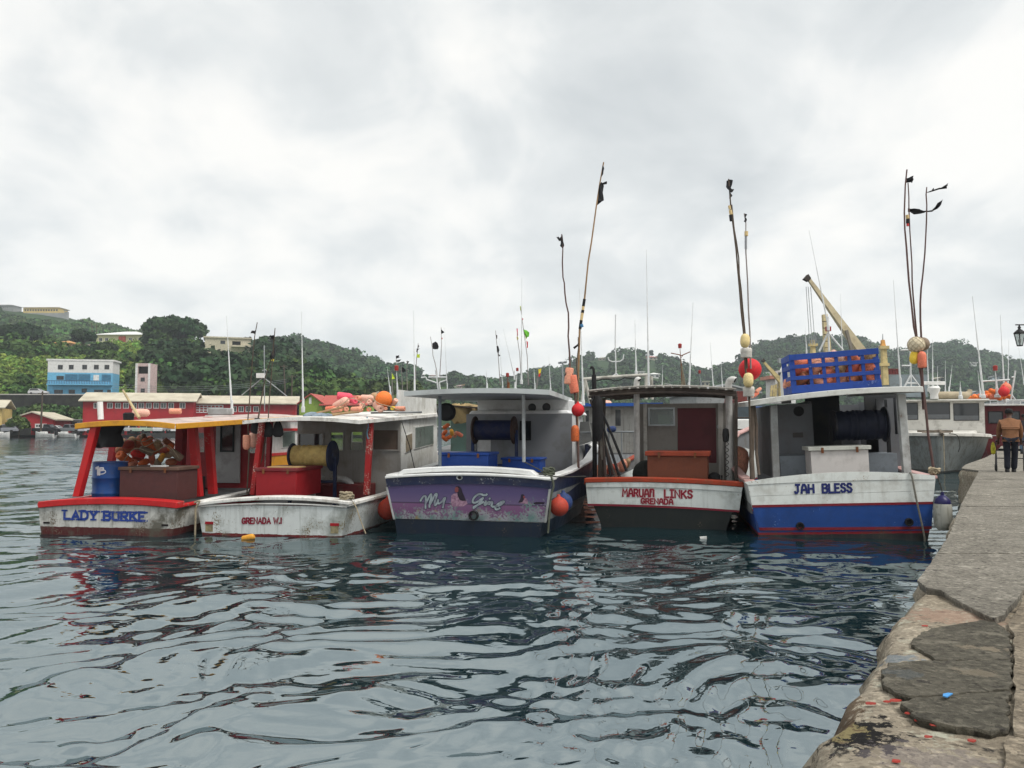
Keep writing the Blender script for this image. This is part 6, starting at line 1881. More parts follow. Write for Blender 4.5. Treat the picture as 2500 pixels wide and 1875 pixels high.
for q in ([(1411, 1089), (1446, 1080), (1437, 1029), (1417, 1030)], [(1451, 1079), (1457, 1076), (1448, 1032), (1442, 1033)]):
 P = [b3.Lx(px, py, xs - 0.005) for px, py in q]
 g = MB(); g.ext([p + Vector((0.02 - 0.055 * (p.z - 0.5) / (zr3 - 0.5) * 0.6, 0, 0)) for p in P], (0.012, 0, 0)); b3.part(g, 'window', M_GLASSD, smooth=0)
# reel and boxes
reel(b3, 'dark blue line reel under the pale canopy', 3.3, (1160, 1050), (1255, 1048), 34, 34, 24, paint('rusty_flange', (0.055, 0.03, 0.025), 0.7, 0.3, 4, 0.4), paint('deep_blue_drum', (0.01, 0.016, 0.06), 0.6), paint('blue_steel', (0.012, 0.03, 0.11), 0.5), 0.5, True)
M_BLUEBOX = paint('blue_box', (0.012, 0.055, 0.27), 0.45, 0.12, 1.5, 0.25, (0.01, 0.02, 0.07), chips=0.12, chipcol=(0.4, 0.45, 0.5))
chest(b3, 'long blue deck box with flat lid just inside the purple stern', 1073, 1192, 1105, 1150, 0.7, 0.75, M_BLUEBOX, None, 0.06)
chest(b3, 'low blue deck box right of the long blue one', 1226, 1318, 1118, 1152, 1.6, 0.6, M_BLUEBOX, None, 0.05)
mb = MB(); p = b3.L(1090, 1006, 1.3)
mb.lathe([(0.01, -0.1), (0.16, -0.1), (0.2, -0.06), (0.2, 0.06), (0.16, 0.1), (0.01, 0.1)], 24, R(90, 'X'))
tag(mb.build('float', M_BLACKR, M=b3.M @ T(p.x, 1.3, p.z)), 'black drum float hanging by the left canopy post', 'float')
rope('dark line from the canopy post to the right stern corner', [b3.W(b3.L(1279, 1127, 0.45)), b3.W(b3.L(1320, 1148, 0.25)), b3.W(b3.L(1352, 1163, 0.05)), b3.W(b3.L(1430, 1163, 1.0))], 0.012, M_ROPED, name='dark_line')
coil('green-grey rope hitched on the right corner of the purple stern', b3.W(b3.L(1338, 1160) + Vector((0, 0.1, 0))), 0.11, 5, 0.022, paint('green_rope', (0.1, 0.11, 0.08), 0.9, 0.2, 20, 0.2, bump=0.6), seed=5)
rope('rope hanging down the right edge of the purple stern', [b3.W(b3.L(1344, 1162) + Vector((0.03, -0.1, 0))), b3.W(b3.L(1350, 1185) + Vector((0.03, -0.08, 0))), b3.W(b3.L(1347, 1215) + Vector((0, -0.08, 0))), b3.W(b3.L(1340, 1300) + Vector((0, -0.08, 0)))], 0.02, MATS['green_rope'], name='stern_rope')
put_float('orange-red ball fender at the right corner of the purple stern', 'balloon', 'vermilion', at(1365, 1237, 16.0), (0.05, 0, -1), 0.19, 'red ball fenders', cat='fender', name='fender')
put_float('dark blue ball fender behind the orange-red one', 'balloon', 'blue', at(1376, 1226, 16.7), (0.05, 0, -1), 0.19, cat='fender', name='fender')
# ------------------------------------------------------------------ 4 white boat with slatted canopy
b4 = Boat('fishing_boat', 'small fishing boat with a slatted canopy, MARUAM LINKS lettered on its stern', 1621, 17.2, 16, 0, 'boat', 'five fishing boats moored stern-out')
M4H = banded('white_stern_hull', [(0.47, (0.012, 0.015, 0.015)), (3, (0.52, 0.555, 0.54))], 0.5, 0.02, tilt=0.0, dirt=0.3, dirtcol=(0.02, 0.022, 0.018), chips=0.1, streak=0.2)
st = [(0, 1, 0, 0.84), (2, 1.02, 0.05, 0.88), (4.5, 1.0, 0.18, 0.86), (6.5, 0.82, 0.4, 0.66), (8.2, 0.45, 0.65, 0.3), (9.2, 0.03, 0.85, 0.02)]
M4O = paint('orange_red_cap', (0.33, 0.045, 0.018), 0.55, 0.2, 2, 0.4, (0.14, 0.06, 0.03), 3, chips=0.3, chipcol=(0.2, 0.12, 0.06))
h4 = hull(b4, (1430, 1182), (1812, 1192), (1436, 1290), (1806, 1298), st, M4H, 0.5, M_DECKG, M4O, M_DECKG, cap=(0.16, 0.06))
crown_cap(b4, smooth_px([(1426, 1168), (1500, 1166), (1620, 1167), (1720, 1171), (1816, 1178)]), 0.3, 0.1, M4O, -0.05)
M4W = paint('white_stern_board', (0.64, 0.68, 0.66), 0.5, 0.07, 1.5, 0.3, (0.17, 0.17, 0.13), 2.4, chips=0.2, streak=0.15)
l1 = [(1430, 1178), (1520, 1177), (1620, 1179), (1720, 1183), (1813, 1190)]
l2 = [(1431, 1190), (1520, 1189), (1620, 1191), (1720, 1195), (1811, 1202)]
l3 = [(1435, 1230), (1520, 1231), (1620, 1235), (1720, 1240), (1805, 1246)]
l4 = [(x + 0.3, y + 5) for x, y in l3]
transom_panel(b4, 'top_board', smooth_px(l1), smooth_px(l2), -0.035, M4W, 0.04)
transom_panel(b4, 'stern_board', smooth_px([(x, y + 0.6) for x, y in l2]), smooth_px(l3), -0.018, M4W, 0.022)
transom_panel(b4, 'red_stripe', smooth_px(l3), smooth_px(l4), -0.02, paint('crimson_stripe', (0.2, 0.014, 0.03), 0.5), 0.024)
M4L = paint('crimson_letters', (0.23, 0.01, 0.025), 0.55, 0.12, 7, 0.1)
M4LO = paint('pink_halo', (0.55, 0.38, 0.38), 0.6, 0.1, 5, 0.2)
px_text(b4, 'MARUAn', (1520.5, 1211), (1596, 1213), 17.5, 3.7, M4L, -0.024, jit=0.03, seed=3, outline=M4LO)
px_text(b4, 'LINKS', (1623, 1214), (1690, 1216), 17.5, 3.7, M4L, -0.024, jit=0.03, seed=5, outline=M4LO)
px_text(b4, 'GRENADA', (1565.5, 1229), (1643, 1231), 12, 3.2, M4L, -0.024, jit=0.03, seed=6, outline=M4LO)
# canopy frame with slats
rp = [b4.L(1438, 963, 0.5), b4.L(1798, 965, 0.5)]
zc4 = (rp[0].z + rp[1].z) / 2
M4D = paint('dark_weathered_wood', (0.05, 0.04, 0.035), 0.85, 0.3, 4, 0.3)
M4S = paint('grey_slat', (0.32, 0.3, 0.26), 0.8, 0.2, 3, 0.4, (0.1, 0.08, 0.06), 3)
def cam4(f):
 return 0.09 * (1 - (2 * f - 1) ** 2)
def arch(y, hgt, d, mat, nm, drop=0.0):
 pts = []
 for i in range(15):
  f = i / 14
  pts.append(Vector((rp[0].x + (rp[1].x - rp[0].x) * f, y, zc4 + cam4(f) - drop)))
 mb = MB(); mb.strip(pts, (0, d, 0), (0, 0, hgt)); b4.part(mb, nm, mat, bevel=0.006)
for i in range(6):
 arch(0.5 + i * 0.75, 0.07, 0.06, M4D, 'roof_beam')
for i in range(17):
 f0, f1 = i / 17, (i + 0.72) / 17
 x0_, x1_ = rp[0].x + (rp[1].x - rp[0].x) * f0, rp[0].x + (rp[1].x - rp[0].x) * f1
 za, zb_ = zc4 + cam4(f0) + 0.072, zc4 + cam4(f1) + 0.072
 mb = MB(); mb.hexa([(x0_, 0.42, za), (x1_, 0.42, zb_), (x1_, 4.6, zb_ + 0.02), (x0_, 4.6, za + 0.02)], [(x0_, 0.42, za + 0.02), (x1_, 0.42, zb_ + 0.02), (x1_, 4.6, zb_ + 0.04), (x0_, 4.6, za + 0.04)])
 b4.part(mb, 'roof_slat', M4S, smooth=0)
arch(0.40, 0.03, 0.05, paint('pale_roof_trim', (0.5, 0.48, 0.44), 0.7, 0.1, 3, 0.4), 'roof_trim', -0.095)
arch(0.43, 0.05, 0.04, M4D, 'roof_beam', 0.06)
post(b4, 'post', 1797, 968, 1797, 1180, 0.55, 0.035, M4D)
post(b4, 'post', 1467, 972, 1464, 1176, 0.9, 0.04, M4D)
post(b4, 'post', 1475, 972, 1472, 1176, 1.3, 0.035, M4D)
# cabin
y4 = 2.4
M4P = paint('taupe_panel', (0.2, 0.186, 0.17), 0.6, 0.08, 1.2, 0.25, (0.1, 0.08, 0.06))
o, r4, hr = wall_part(b4, 'cabin_wall', y4, 1562, 1792, 984, 1180, M4P, [rz(Za, (762, 358, 1012, 528)), rz(Za, (1030, 362, 1394, 870))])
window_part(b4, hr[0], y4, M_STEEL, glass('greenish_glass', (0.1, 0.13, 0.125), 0.35), 0.04)
x0_, x1_, z0_, z1_ = hr[1]
mb = MB(); mb.box(x0_ + 0.005, x1_ - 0.005, y4 + 0.01, y4 + 0.045, z0_ + 0.005, z1_ - 0.005)
dr = b4.part(mb, 'door', paint('maroon_door', (0.09, 0.017, 0.022), 0.55, 0.1, 1.5, 0.2, (0.03, 0.01, 0.01)), smooth=0)
p = b4.L(1751, 1042, y4)
mb = MB(); mb.lathe([(0.02, -0.012), (0.035, 0), (0.05, 0), (0.05, 0.012), (0.03, 0.02), (0.02, 0.012)], 12, T(p.x + 0.04, y4 - 0.02, p.z) @ R(90, 'X')); mb.build('ring', M_STEEL, dr)
mb = MB(); q = b4.L(1613, 1012, y4); mb.box(q.x - 0.13, q.x + 0.13, y4 + 0.3, y4 + 0.34, q.z + 0.0, q.z + 0.07); b4.part(mb, 'paper_in_window', paint('pale_lime_paper', (0.55, 0.6, 0.38)), smooth=0)
for q in (r4[0], r4[1] - 0.05):
 mb = MB(); mb.box(q, q + 0.05, y4 + 0.051, y4 + 2.1, r4[2], r4[3]); b4.part(mb, 'cabin_side', M4P, smooth=0)
mb = MB(); mb.panel((r4[0] + 0.06, y4 + 2.0, r4[2]), (1, 0, 0), (0, 0, 1), r4[1] - r4[0] - 0.12, r4[3] - r4[2], [(0.2, 0.9, r4[3] - r4[2] - 0.62, r4[3] - r4[2] - 0.15)], 0.05); b4.part(mb, 'cabin_front', M4P, smooth=0)
for xa, xb in ((1572, 1577), (1755, 1763)):
 a, c = b4.L(xa, 1160, y4 - 0.05), b4.L(xb, 985, y4 - 0.05)
 mb = MB(); mb.box(a.x, c.x + 0.02, y4 - 0.055, y4 - 0.003, 0.5, c.z); b4.part(mb, 'door_jamb', paint('whitish_jamb', (0.42, 0.41, 0.38), 0.6, 0.1, 2, 0.4, streak=0.3), smooth=0)
# vent pipes
def vent(b, xa, yfoot, ytop, y, rpx, bend, name='vent_pipe', mat=None):
 c = b.L(xa, yfoot, y); a = b.L(xa, ytop, y)
 r = rpx * (a - b.eye).length / FPX
 mb = MB()
 pts = [c, Vector((c.x, y, a.z - 1.6 * r))]
 for q in np.linspace(0.3, 2.2, 7):
  pts.append(Vector((c.x + bend * (1 - math.cos(q)) * 1.3 * r, y - 0.35 * r * q * abs(bend) , a.z - 1.6 * r + math.sin(q) * 1.5 * r)))
 mb.tube(pts, r, 14)
 b.part(mb, name, mat or M_PVC)
 e = pts[-1]; d = (pts[-1] - pts[-2]).normalized()
 mb = MB(); mb.lathe([(0.005, 0), (r * 0.82, 0), (0.005, 0.002)], 14, T(e + d * 0.003) @ along(d)); b.part(mb, 'pipe_mouth', M_HOLE)
vent(b4, 1556, 1175, 926, 1.9, 7.0, 0.45)
vent(b4, 1782, 1175, 926, 2.1, 8.0, 0.9)
# box
chest(b4, 'rust orange deck box with a thick lid behind the white lettered stern', 1581, 1727, 1103, 1180, 0.6, 0.75, paint('rust_orange_box', (0.17, 0.055, 0.03), 0.65, 0.15, 2, 0.35, (0.07, 0.03, 0.02)), paint('orange_lid', (0.27, 0.05, 0.024), 0.6, 0.25, 3, 0.4, (0.09, 0.03, 0.025)), 0.1, 0.05)
# black round net lifter behind the box
p = b4.L(1578, 1160, 1.0)
mb = MB(); mb.lathe([(0.01, -0.03), (0.3, -0.03), (0.33, 0), (0.3, 0.03), (0.1, 0.05), (0.01, 0.05)], 30, T(p.x - 0.02, 1.25, p.z) @ R(90, 'X'))
for i in range(14):
 a = i * 2 * math.pi / 14
 mb.tube([(p.x - 0.02 + 0.08 * math.cos(a), 1.19, p.z + 0.08 * math.sin(a)), (p.x - 0.02 + 0.29 * math.cos(a), 1.21, p.z + 0.29 * math.sin(a))], 0.008, 5)
tag(mb.build('net_hauler', paint('greenish_black', (0.022, 0.026, 0.022), 0.6), M=b4.M), 'dark spoked wheel left of the rust orange box', 'wheel')
t = thing('hand_winch', 'small dark winch right of the rust orange box', 'winch', b4.M @ T(b4.L(1744, 1150, 0.8).x, 0.8, 0.5))
mb = MB(); mb.lathe([(0.02, 0), (0.09, 0), (0.07, 0.2), (0.07, 0.35), (0.13, 0.4), (0.13, 0.62), (0.05, 0.68), (0.01, 0.68)], 14); mb.build('body', M_BLACKR, t)
mb = MB(); mb.tube([(0, 0, 0.5), (0.16, -0.05, 0.52), (0.16, -0.05, 0.62)], 0.018, 6); mb.build('crank', M_BLACKR, t)
# salmon floats left of the box
for x, y, hl, c, lb in ((1521, 1137, 17, 'salmon', 'dusky salmon float left of the rust orange box'), (1506, 1150, 13, 'pale pink', 'pale float at the left bulwark of the slatted-canopy boat'), (1531, 1131, 14, 'tan', 'brownish float behind the dusky salmon one'), (1492, 1146, 15, 'dull red', 'dark red float at the left corner of the slatted-canopy boat')):
 put_float(lb, 'egg' if hl > 14 else 'bullet', c, b4.W(b4.L(x, y, 0.7)), (0.3, -0.6, 1), hl / FPX * 18, 'floats on the slatted-canopy boat', worn=0.6)
# big salmon disc fender right
p = b4.L(1796, 1134, 2.6)
put_float('very large salmon float beside the right post of the slatted canopy', 'egg', 'salmon', at(1797, 1133, 19.6), (0.15, -0.2, 1), 0.44, worn=0.3)
# exhaust stack
a, c = b4.L(1451, 955, 1.2), b4.L(1450, 915, 1.2)
mb = MB(); mb.tube([Vector((a.x, 1.2, 0.6)), a, c], 0.055, 12); mb.tube([c + Vector((0, 0, 0.002)), c + Vector((-0.005, 0, 0.12)), c + Vector((-0.03, 0, 0.17)), c + Vector((-0.08, -0.02, 0.18))], 0.033, 10)
b4.part(mb, 'exhaust_stack', M_BLACKR)
# bundle of dark poles leaning at the left post
for i, (xa, ya, xb, yb_) in enumerate(((1446, 968, 1514, 1168), (1452, 966, 1492, 1165), (1455, 972, 1530, 1150), (1441, 975, 1500, 1160), (1466, 990, 1478, 1170))):
 a, c = b4.W(b4.L(xa, ya, 0.3)), b4.W(b4.L(xb, yb_, 0.35))
 mb = MB(); mb.tube([a, a.lerp(c, 0.5) + Vector((0.02, 0, -0.02)), c], [0.025, 0.03, 0.035], 7)
 tag(mb.build('dark_pole', M_BLACKR if i < 3 else M4D), 'dark pole of the bundle leaning at the left of the slatted canopy', 'pole', 'dark poles leaning at the slatted canopy')
p = b4.L(1460, 1010, 0.25)
mb = MB()
mb.loft([[Vector((p.x + (0.02 + 0.09 * k) * math.cos(a) * (1 + 0.25 * math.sin(3 * a)), 0.25 + 0.07 * k * math.sin(a), p.z + dz)) for a in np.linspace(0, 2 * math.pi, 11, endpoint=False)] for k, dz in ((0.2, -0.62), (0.9, -0.45), (1.1, -0.2), (0.9, 0.05), (1.0, 0.2), (0.5, 0.36), (0.2, 0.4))], True, True)
tag(mb.build('black_net_bundle', M_BLACKR, M=b4.M), 'black bundle tied under the left corner of the slatted canopy', 'bundle')
# pale hanging cloth strip
p = b4.L(1473, 1090, 0.45)
mb = MB(); mb.loft([[Vector((p.x + w * math.cos(a), 0.45 + 0.3 * w * math.sin(a), p.z + dz)) for a in np.linspace(0, 6.28, 9, endpoint=False)] for w, dz in ((0.04, -0.3), (0.07, -0.15), (0.075, 0.1), (0.05, 0.3), (0.03, 0.36))], True, True)
tag(mb.build('grey_sack', paint('grey_sack_cloth', (0.24, 0.23, 0.2), 0.9, 0.2, 5, 0.3, bump=0.6), M=b4.M), 'grey rag hanging at the left post of the slatted canopy', 'rag')
# curly cable
pts = []
for i in range(60):
 f = i / 59
 q = b4.L(1775 + 4 * math.sin(f * 36) + 1 * f, 1080 + f * 85, 0.6)
 pts.append(b4.W(q))
mb = MB(); mb.tube(pts, 0.008, 5); tag(mb.build('curly_cable', M_BLACKR), 'curly black cable hanging at the right of the slatted-canopy cabin', 'cable')
p = b4.L(1772, 1062, 0.62)
mb = MB(); mb.lathe([(0.01, -0.16), (0.06, -0.14), (0.075, 0), (0.06, 0.13), (0.01, 0.15)], 12); tag(mb.build('handset', M_BLACKR, M=b4.M @ T(p)), 'black bundle above the curly cable', 'bundle')
# ------------------------------------------------------------------ 5 blue and white boat
b5 = Boat('fishing_boat', 'blue and white fishing boat lettered JAH BLESS, with a blue slatted crate on its roof', 2053, 15.8, 10, -2.0, 'boat', 'five fishing boats moored stern-out')
zb = lambda px, py: b5.L(px, py).z
M5H = banded('blue_white_hull', [(0.08, (0.02, 0.02, 0.022)), (0.14, (0.22, 0.012, 0.02)), (0.56, (0.018, 0.06, 0.25)), (0.6, (0.22, 0.012, 0.025)), (3, (0.6, 0.62, 0.6))], 0.45, 0.02, dirt=0.3, chips=0.25, streak=0.3)
st = [(0, 1, 0, 1), (1.5, 1.0, 0.03, 1.0), (4, 1.0, 0.2, 1.0), (6.5, 0.95, 0.5, 0.85), (8.6, 0.62, 0.85, 0.45), (10.2, 0.03, 1.2, 0.02)]
h5 = hull(b5, (1823, 1182), (2284, 1166), (1856, 1306), (2275, 1300), st, M5H, 0.5, M_DECKG, paint('pinkish_cap', (0.5, 0.3, 0.28), 0.5, 0.1, 2, 0.3), M_DECKG, cap=(0.2, 0.06))
M5W = paint('bright_white_board', (0.7, 0.73, 0.7), 0.45, 0.06, 1.5, 0.25, (0.2, 0.17, 0.12), 2.6, chips=0.2, chipcol=(0.3, 0.2, 0.12), streak=0.1)
lines = [smooth_px([(1818, 1178), (1900, 1164), (2062, 1153), (2180, 1154), (2283, 1161)]),
         smooth_px([(1826, 1184), (1950, 1178), (2062, 1174), (2180, 1171), (2283, 1171)]),
         smooth_px([(1832, 1211), (1950, 1208), (2062, 1204), (2180, 1200), (2281, 1198)]),
         smooth_px([(1836, 1233), (1950, 1231), (2062, 1229), (2180, 1226), (2278, 1225)]),
         smooth_px([(1837, 1239), (1950, 1237), (2062, 1235), (2180, 1232), (2278, 1231)]),
         smooth_px([(1853, 1288), (1950, 1288), (2062, 1287), (2180, 1286), (2275, 1285)]),
         smooth_px([(1855, 1295), (1950, 1295), (2062, 1294), (2180, 1293), (2275, 1292)])]
up1 = [(x, y + 0.7) for x, y in lines[1]]
up2 = [(x, y + 0.7) for x, y in lines[2]]
transom_panel(b5, 'stern_plank', lines[0], lines[1], -0.034, M5W, 0.045)
transom_panel(b5, 'stern_plank', up1, lines[2], -0.022, M5W, 0.03)
transom_panel(b5, 'stern_plank', up2, lines[3], -0.022, M5W, 0.03)
M5R = paint('maroon_stripe', (0.17, 0.012, 0.022), 0.5, 0.15, 3, 0.2)
transom_panel(b5, 'red_stripe', lines[3], lines[4], -0.025, M5R, 0.03)
transom_panel(b5, 'blue_panel', lines[4], lines[5], -0.018, paint('ultramarine', (0.016, 0.058, 0.225), 0.45, 0.2, 1.2, 0.3, (0.012, 0.03, 0.1), 2, chips=0.12, chipcol=(0.12, 0.2, 0.4)), 0.022)
transom_panel(b5, 'red_stripe', lines[5], lines[6], -0.021, M5R, 0.026)
M5L = paint('navy_letters', (0.014, 0.022, 0.12), 0.55, 0.12, 7, 0.05)
px_text(b5, 'JAH', (1941, 1204), (1987, 1202.5), 20, 5.2, M5L, -0.03, jit=0.02, seed=8)
px_text(b5, 'BLESS', (2009, 1202.5), (2080, 1200.5), 20, 5.2, M5L, -0.03, jit=0.02, seed=9)
for x, y in ((1953, 1284), (2218, 1274)):
 p = b5.L(x, y)
 mb = MB(); mb.lathe([(0.02, -0.01), (0.05, -0.01), (0.055, 0.05), (0.075, 0.05), (0.08, 0.0)], 16, T(p.x, -0.02, p.z) @ R(90, 'X')); b5.part(mb, 'exhaust', M_BLACKR)
# gunwale wings visible at both sides
# roof
M5RF = paint('white_roof_paint', (0.62, 0.63, 0.6), 0.5, 0.06, 1.5, 0.35, (0.25, 0.22, 0.17), 2.5, chips=0.2)
fr = [(1829, 981), (1900, 969), (2031, 955), (2150, 947), (2252, 945)]
yr = 0.35
P = [b5.L(x, y, yr) for x, y in smooth_px(fr, 14)]
mb = MB()
rows = []
for j in range(5):
 rows.append([Vector((P[0].x + (p.x - P[0].x) * (1 - 0.04 * j) + 0.03 * j, yr + j * 1.1, p.z + 0.02 * j)) for p in P])
mb.loft(rows)
mb.loft([[p - Vector((0, 0, 0.06)) for p in r][::-1] for r in rows])
mb.loft([[p - Vector((0, 0, 0.06)) for p in rows[-1]], rows[-1]][::-1])
for k in (0, -1):
 side = [r[k] for r in rows]
 mb.loft([[p - Vector((0, 0, 0.06)) for p in side], side] if k == 0 else [side, [p - Vector((0, 0, 0.06)) for p in side]])
b5.part(mb, 'roof', M5RF, smooth=40)
mb = MB(); mb.strip([p - Vector((0, 0.035, 0.1)) for p in P], (0, 0.034, 0), (0, 0, 0.115)); b5.part(mb, 'roof_fascia', M5RF, bevel=0.01)
for k in (0, -1):
 mb = MB(); mb.strip([r[k] - Vector((0.015, 0, 0.1)) for r in rows], (0.03, 0, 0), (0, 0, 0.098)); b5.part(mb, 'roof_fascia', M5RF, smooth=0)
post(b5, 'post', 1888, 990, 1895, 1172, 0.8, 0.07, paint('pale_grey_post', (0.32, 0.33, 0.33), 0.6, 0.08, 1.5, 0.3))
post(b5, 'post', 2199, 962, 2214, 1160, 0.8, 0.075, paint('white_post', (0.5, 0.51, 0.5), 0.6, 0.08, 1.5, 0.35, chips=0.3))
# cabin: left wall block with port and vent, dark recess, right wall
y5 = 2.2
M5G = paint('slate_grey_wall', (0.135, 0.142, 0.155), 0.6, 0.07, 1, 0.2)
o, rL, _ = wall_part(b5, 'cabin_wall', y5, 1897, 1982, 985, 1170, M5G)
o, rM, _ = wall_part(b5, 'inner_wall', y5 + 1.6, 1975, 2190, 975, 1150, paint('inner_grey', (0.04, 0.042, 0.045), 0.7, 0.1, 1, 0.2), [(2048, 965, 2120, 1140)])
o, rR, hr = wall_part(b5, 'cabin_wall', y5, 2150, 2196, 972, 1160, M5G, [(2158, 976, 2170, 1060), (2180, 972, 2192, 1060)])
mb = MB(); mb.box(rL[1] - 0.05, rL[1], y5 + 0.051, y5 + 1.6, rL[2], rL[3] + 0.05); b5.part(mb, 'inner_wall', M5G, smooth=0)
for q in ((rL[0], rL[0] + 0.05, rL), (rR[1] - 0.05, rR[1], rR)):
 mb = MB(); mb.box(q[0], q[1], y5 + 0.051, y5 + 3.4, q[2][2], q[2][3]); b5.part(mb, 'cabin_side', M5G, smooth=0)
mb = MB(); mb.box(rL[0], rR[1], y5 + 3.45, y5 + 3.5, 0.5, rL[3]); b5.part(mb, 'cabin_front', M5G, smooth=0)
p = b5.L(1950, 1004, y5)
mb = MB(); mb.lathe([(0.01, -0.01), (0.095, -0.01), (0.105, 0.012), (0.115, 0.0)], 20, T(p.x, y5 - 0.002, p.z) @ R(90, 'X')); b5.part(mb, 'porthole', M_BLACKR)
p = b5.L(1948, 1062, y5)
mb = MB(); mb.box(p.x - 0.11, p.x + 0.11, y5 - 0.015, y5 - 0.002, p.z - 0.055, p.z + 0.055); b5.part(mb, 'vent_plate', paint('dark_vent', (0.06, 0.055, 0.055)), smooth=0)
# boxes
o, rB, _ = wall_part(b5, 'engine_box', 1.35, 1908, 2190, 1106, 1180, paint('blue_grey_box', (0.19, 0.215, 0.24), 0.6, 0.12, 3, 0.35, (0.09, 0.1, 0.11), 6))
mb = MB(); mb.box(rB[0], rB[1], 1.401, 2.15, rB[2], rB[3] - 0.002); b5.part(mb, 'engine_box', MATS['blue_grey_box'], bevel=0.02)
chest(b5, 'white deck box with a thick lid in the blue and white boat', 1982, 2119, 1087, 1160, 0.7, 0.62, paint('pinkish_white_box', (0.62, 0.585, 0.56), 0.5, 0.05, 1.5, 0.2), paint('cream_white_lid', (0.58, 0.585, 0.53), 0.5, 0.07, 2, 0.3), 0.085, 0.05)
reel(b5, 'large dark navy line reel in the shade of the blue and white boat', 1.75, (2035, 1040), (2160, 1040), 36, 40, 33, paint('black_navy', (0.009, 0.011, 0.02), 0.5), paint('black_navy_line', (0.009, 0.012, 0.026), 0.6, 0.3, 6, 0), M_BLACKR, 0.9, False, wind=True)
# crate of floats on the roof
def crate():
 yc = 1.1
 c4 = [b5.L(1927, 866, yc), b5.L(2146, 850, yc), b5.L(2151, 946, yc), b5.L(1935, 961, yc)]
 w = c4[1].x - c4[0].x
 hgt = ((c4[0].z - c4[3].z) + (c4[1].z - c4[2].z)) / 2
 M = b5.M @ T((c4[3].x + c4[2].x) / 2, yc, (c4[3].z + c4[2].z) / 2) @ R(-math.degrees(math.atan2(c4[2].z - c4[3].z, c4[2].x - c4[3].x)), 'Y')
 t = thing('slatted_crate', 'large blue slatted crate full of pink floats on the white roof', 'crate', M)
 Mb = paint('crate_blue', (0.016, 0.055, 0.27), 0.55, 0.12, 2, 0.3, (0.01, 0.02, 0.08), chips=0.15, chipcol=(0.15, 0.2, 0.4))
 dep = 1.0
 cols = [0, 0.09, 0.125, 0.265, 0.30, 0.42, 0.45, 0.58, 0.61, 0.735, 0.77, 0.90]
 # uprights and slats on the four sides
 ux = [0.03, 0.235, 0.385, 0.53, 0.675, 0.82, 0.965]
 for y_, in ((0.0,), (dep,)):
  for i, f in enumerate(ux):
   x = -w / 2 + f * w
   hw_ = 0.055 if i in (0, 6) else 0.035
   mb = MB(); mb.box(x - hw_, x + hw_, y_, y_ + 0.03, 0, hgt); mb.build('upright', Mb, t, smooth=0)
  for z0_, z1_ in ((0.0, 0.2), (0.34, 0.44), (0.63, 0.73), (0.85, 1.0)):
   mb = MB(); ys = y_ - 0.022 if y_ == 0 else y_ + 0.031
   mb.box(-w / 2, w / 2, ys, ys + 0.02, z0_ * hgt, z1_ * hgt); mb.build('slat', Mb, t, bevel=0.004)
 for x in (-w / 2, w / 2 - 0.02):
  for z0_, z1_ in ((0.0, 0.2), (0.34, 0.44), (0.63, 0.73), (0.85, 1.0)):
   mb = MB(); mb.box(x, x + 0.02, 0.031, dep, z0_ * hgt, z1_ * hgt); mb.build('slat', Mb, t, smooth=0)
 mb = MB(); mb.box(-w / 2 + 0.02, w / 2 - 0.02, 0.032, dep - 0.002, 0.02, 0.05); mb.build('bottom', Mb, t, smooth=0)
 g = random.Random(4)
 colr = ['coral', 'salmon', 'salmon', 'pale pink', 'coral', 'tan', 'dull red', 'salmon', 'coral', 'tan', 'dull red', 'coral', 'rust brown', 'salmon', 'coral', 'salmon', 'rust brown', 'coral']
 rown = ('top', 'middle', 'bottom'); coln = ('first', 'second', 'third', 'fourth', 'fifth', 'sixth')
 for rr_ in range(3):
  for cc in range(6):
   k = rr_ * 6 + cc
   x = -w / 2 + w * (ux[cc] + ux[cc + 1]) / 2
   z = hgt * (0.79, 0.535, 0.27)[rr_]
   put_float('%s float in the %s opening from left, %s row of the blue crate' % (colr[k], coln[cc], rown[rr_]), g.choice(('bullet', 'drum', 'bullet')), colr[k], M @ Vector((x + g.uniform(-0.03, 0.03), 0.19 + g.uniform(0, 0.06), z + g.uniform(-0.02, 0.03))), M.to_3x3() @ Vector((g.uniform(-1, 1), g.uniform(-1, 0.2), g.uniform(-0.6, 0.6))), 0.235, 'floats inside the blue crate', worn=0.6)
 for i in range(8):
  x = -w / 2 + w * (i + 0.8) / 9
  put_float('pink float at the back inside the blue crate', 'bullet', g.choice(('salmon', 'coral', 'dull red')), M @ Vector((x, 0.68, hgt * (0.25 + 0.4 * (i % 2)))), M.to_3x3() @ Vector((1, g.uniform(-1, 1), g.uniform(-0.5, 0.5))), 0.21, 'floats at the back of the blue crate', worn=0.6)
 a, c = M @ Vector((w * 0.16, 0.1, hgt * 0.85)), M @ Vector((w * 0.08, 0.15, hgt * 1.5))
crate()
# fender, ropes
t = thing('fender', 'white sausage fender with a blue top between the boat and the quay', 'fender', T(at(2303, 1296, 15.4)))
mb = MB(); pr = [(0.01, 0.0), (0.09, 0.015), (0.145, 0.08), (0.165, 0.18), (0.165, 0.44), (0.15, 0.52), (0.145, 0.521)]; mb.lathe(pr, 22); mb.build('body', paint('fender_white', (0.45, 0.45, 0.4), 0.5, 0.1, 3, 0.7, (0.12, 0.12, 0.08), 3, streak=0.5), t)
mb = MB(); mb.lathe([(0.147, 0.5), (0.152, 0.524), (0.13, 0.6), (0.07, 0.66), (0.035, 0.68), (0.03, 0.74), (0.01, 0.74)], 22); mb.build('cap', paint('fender_blue', (0.018, 0.016, 0.08), 0.4), t)
rope('line holding the white fender from the boat corner', [at(2303, 1240, 15.42), at(2300, 1200, 15.45), at(2290, 1168, 15.5)], 0.012, M_ROPED, name='fender_line')
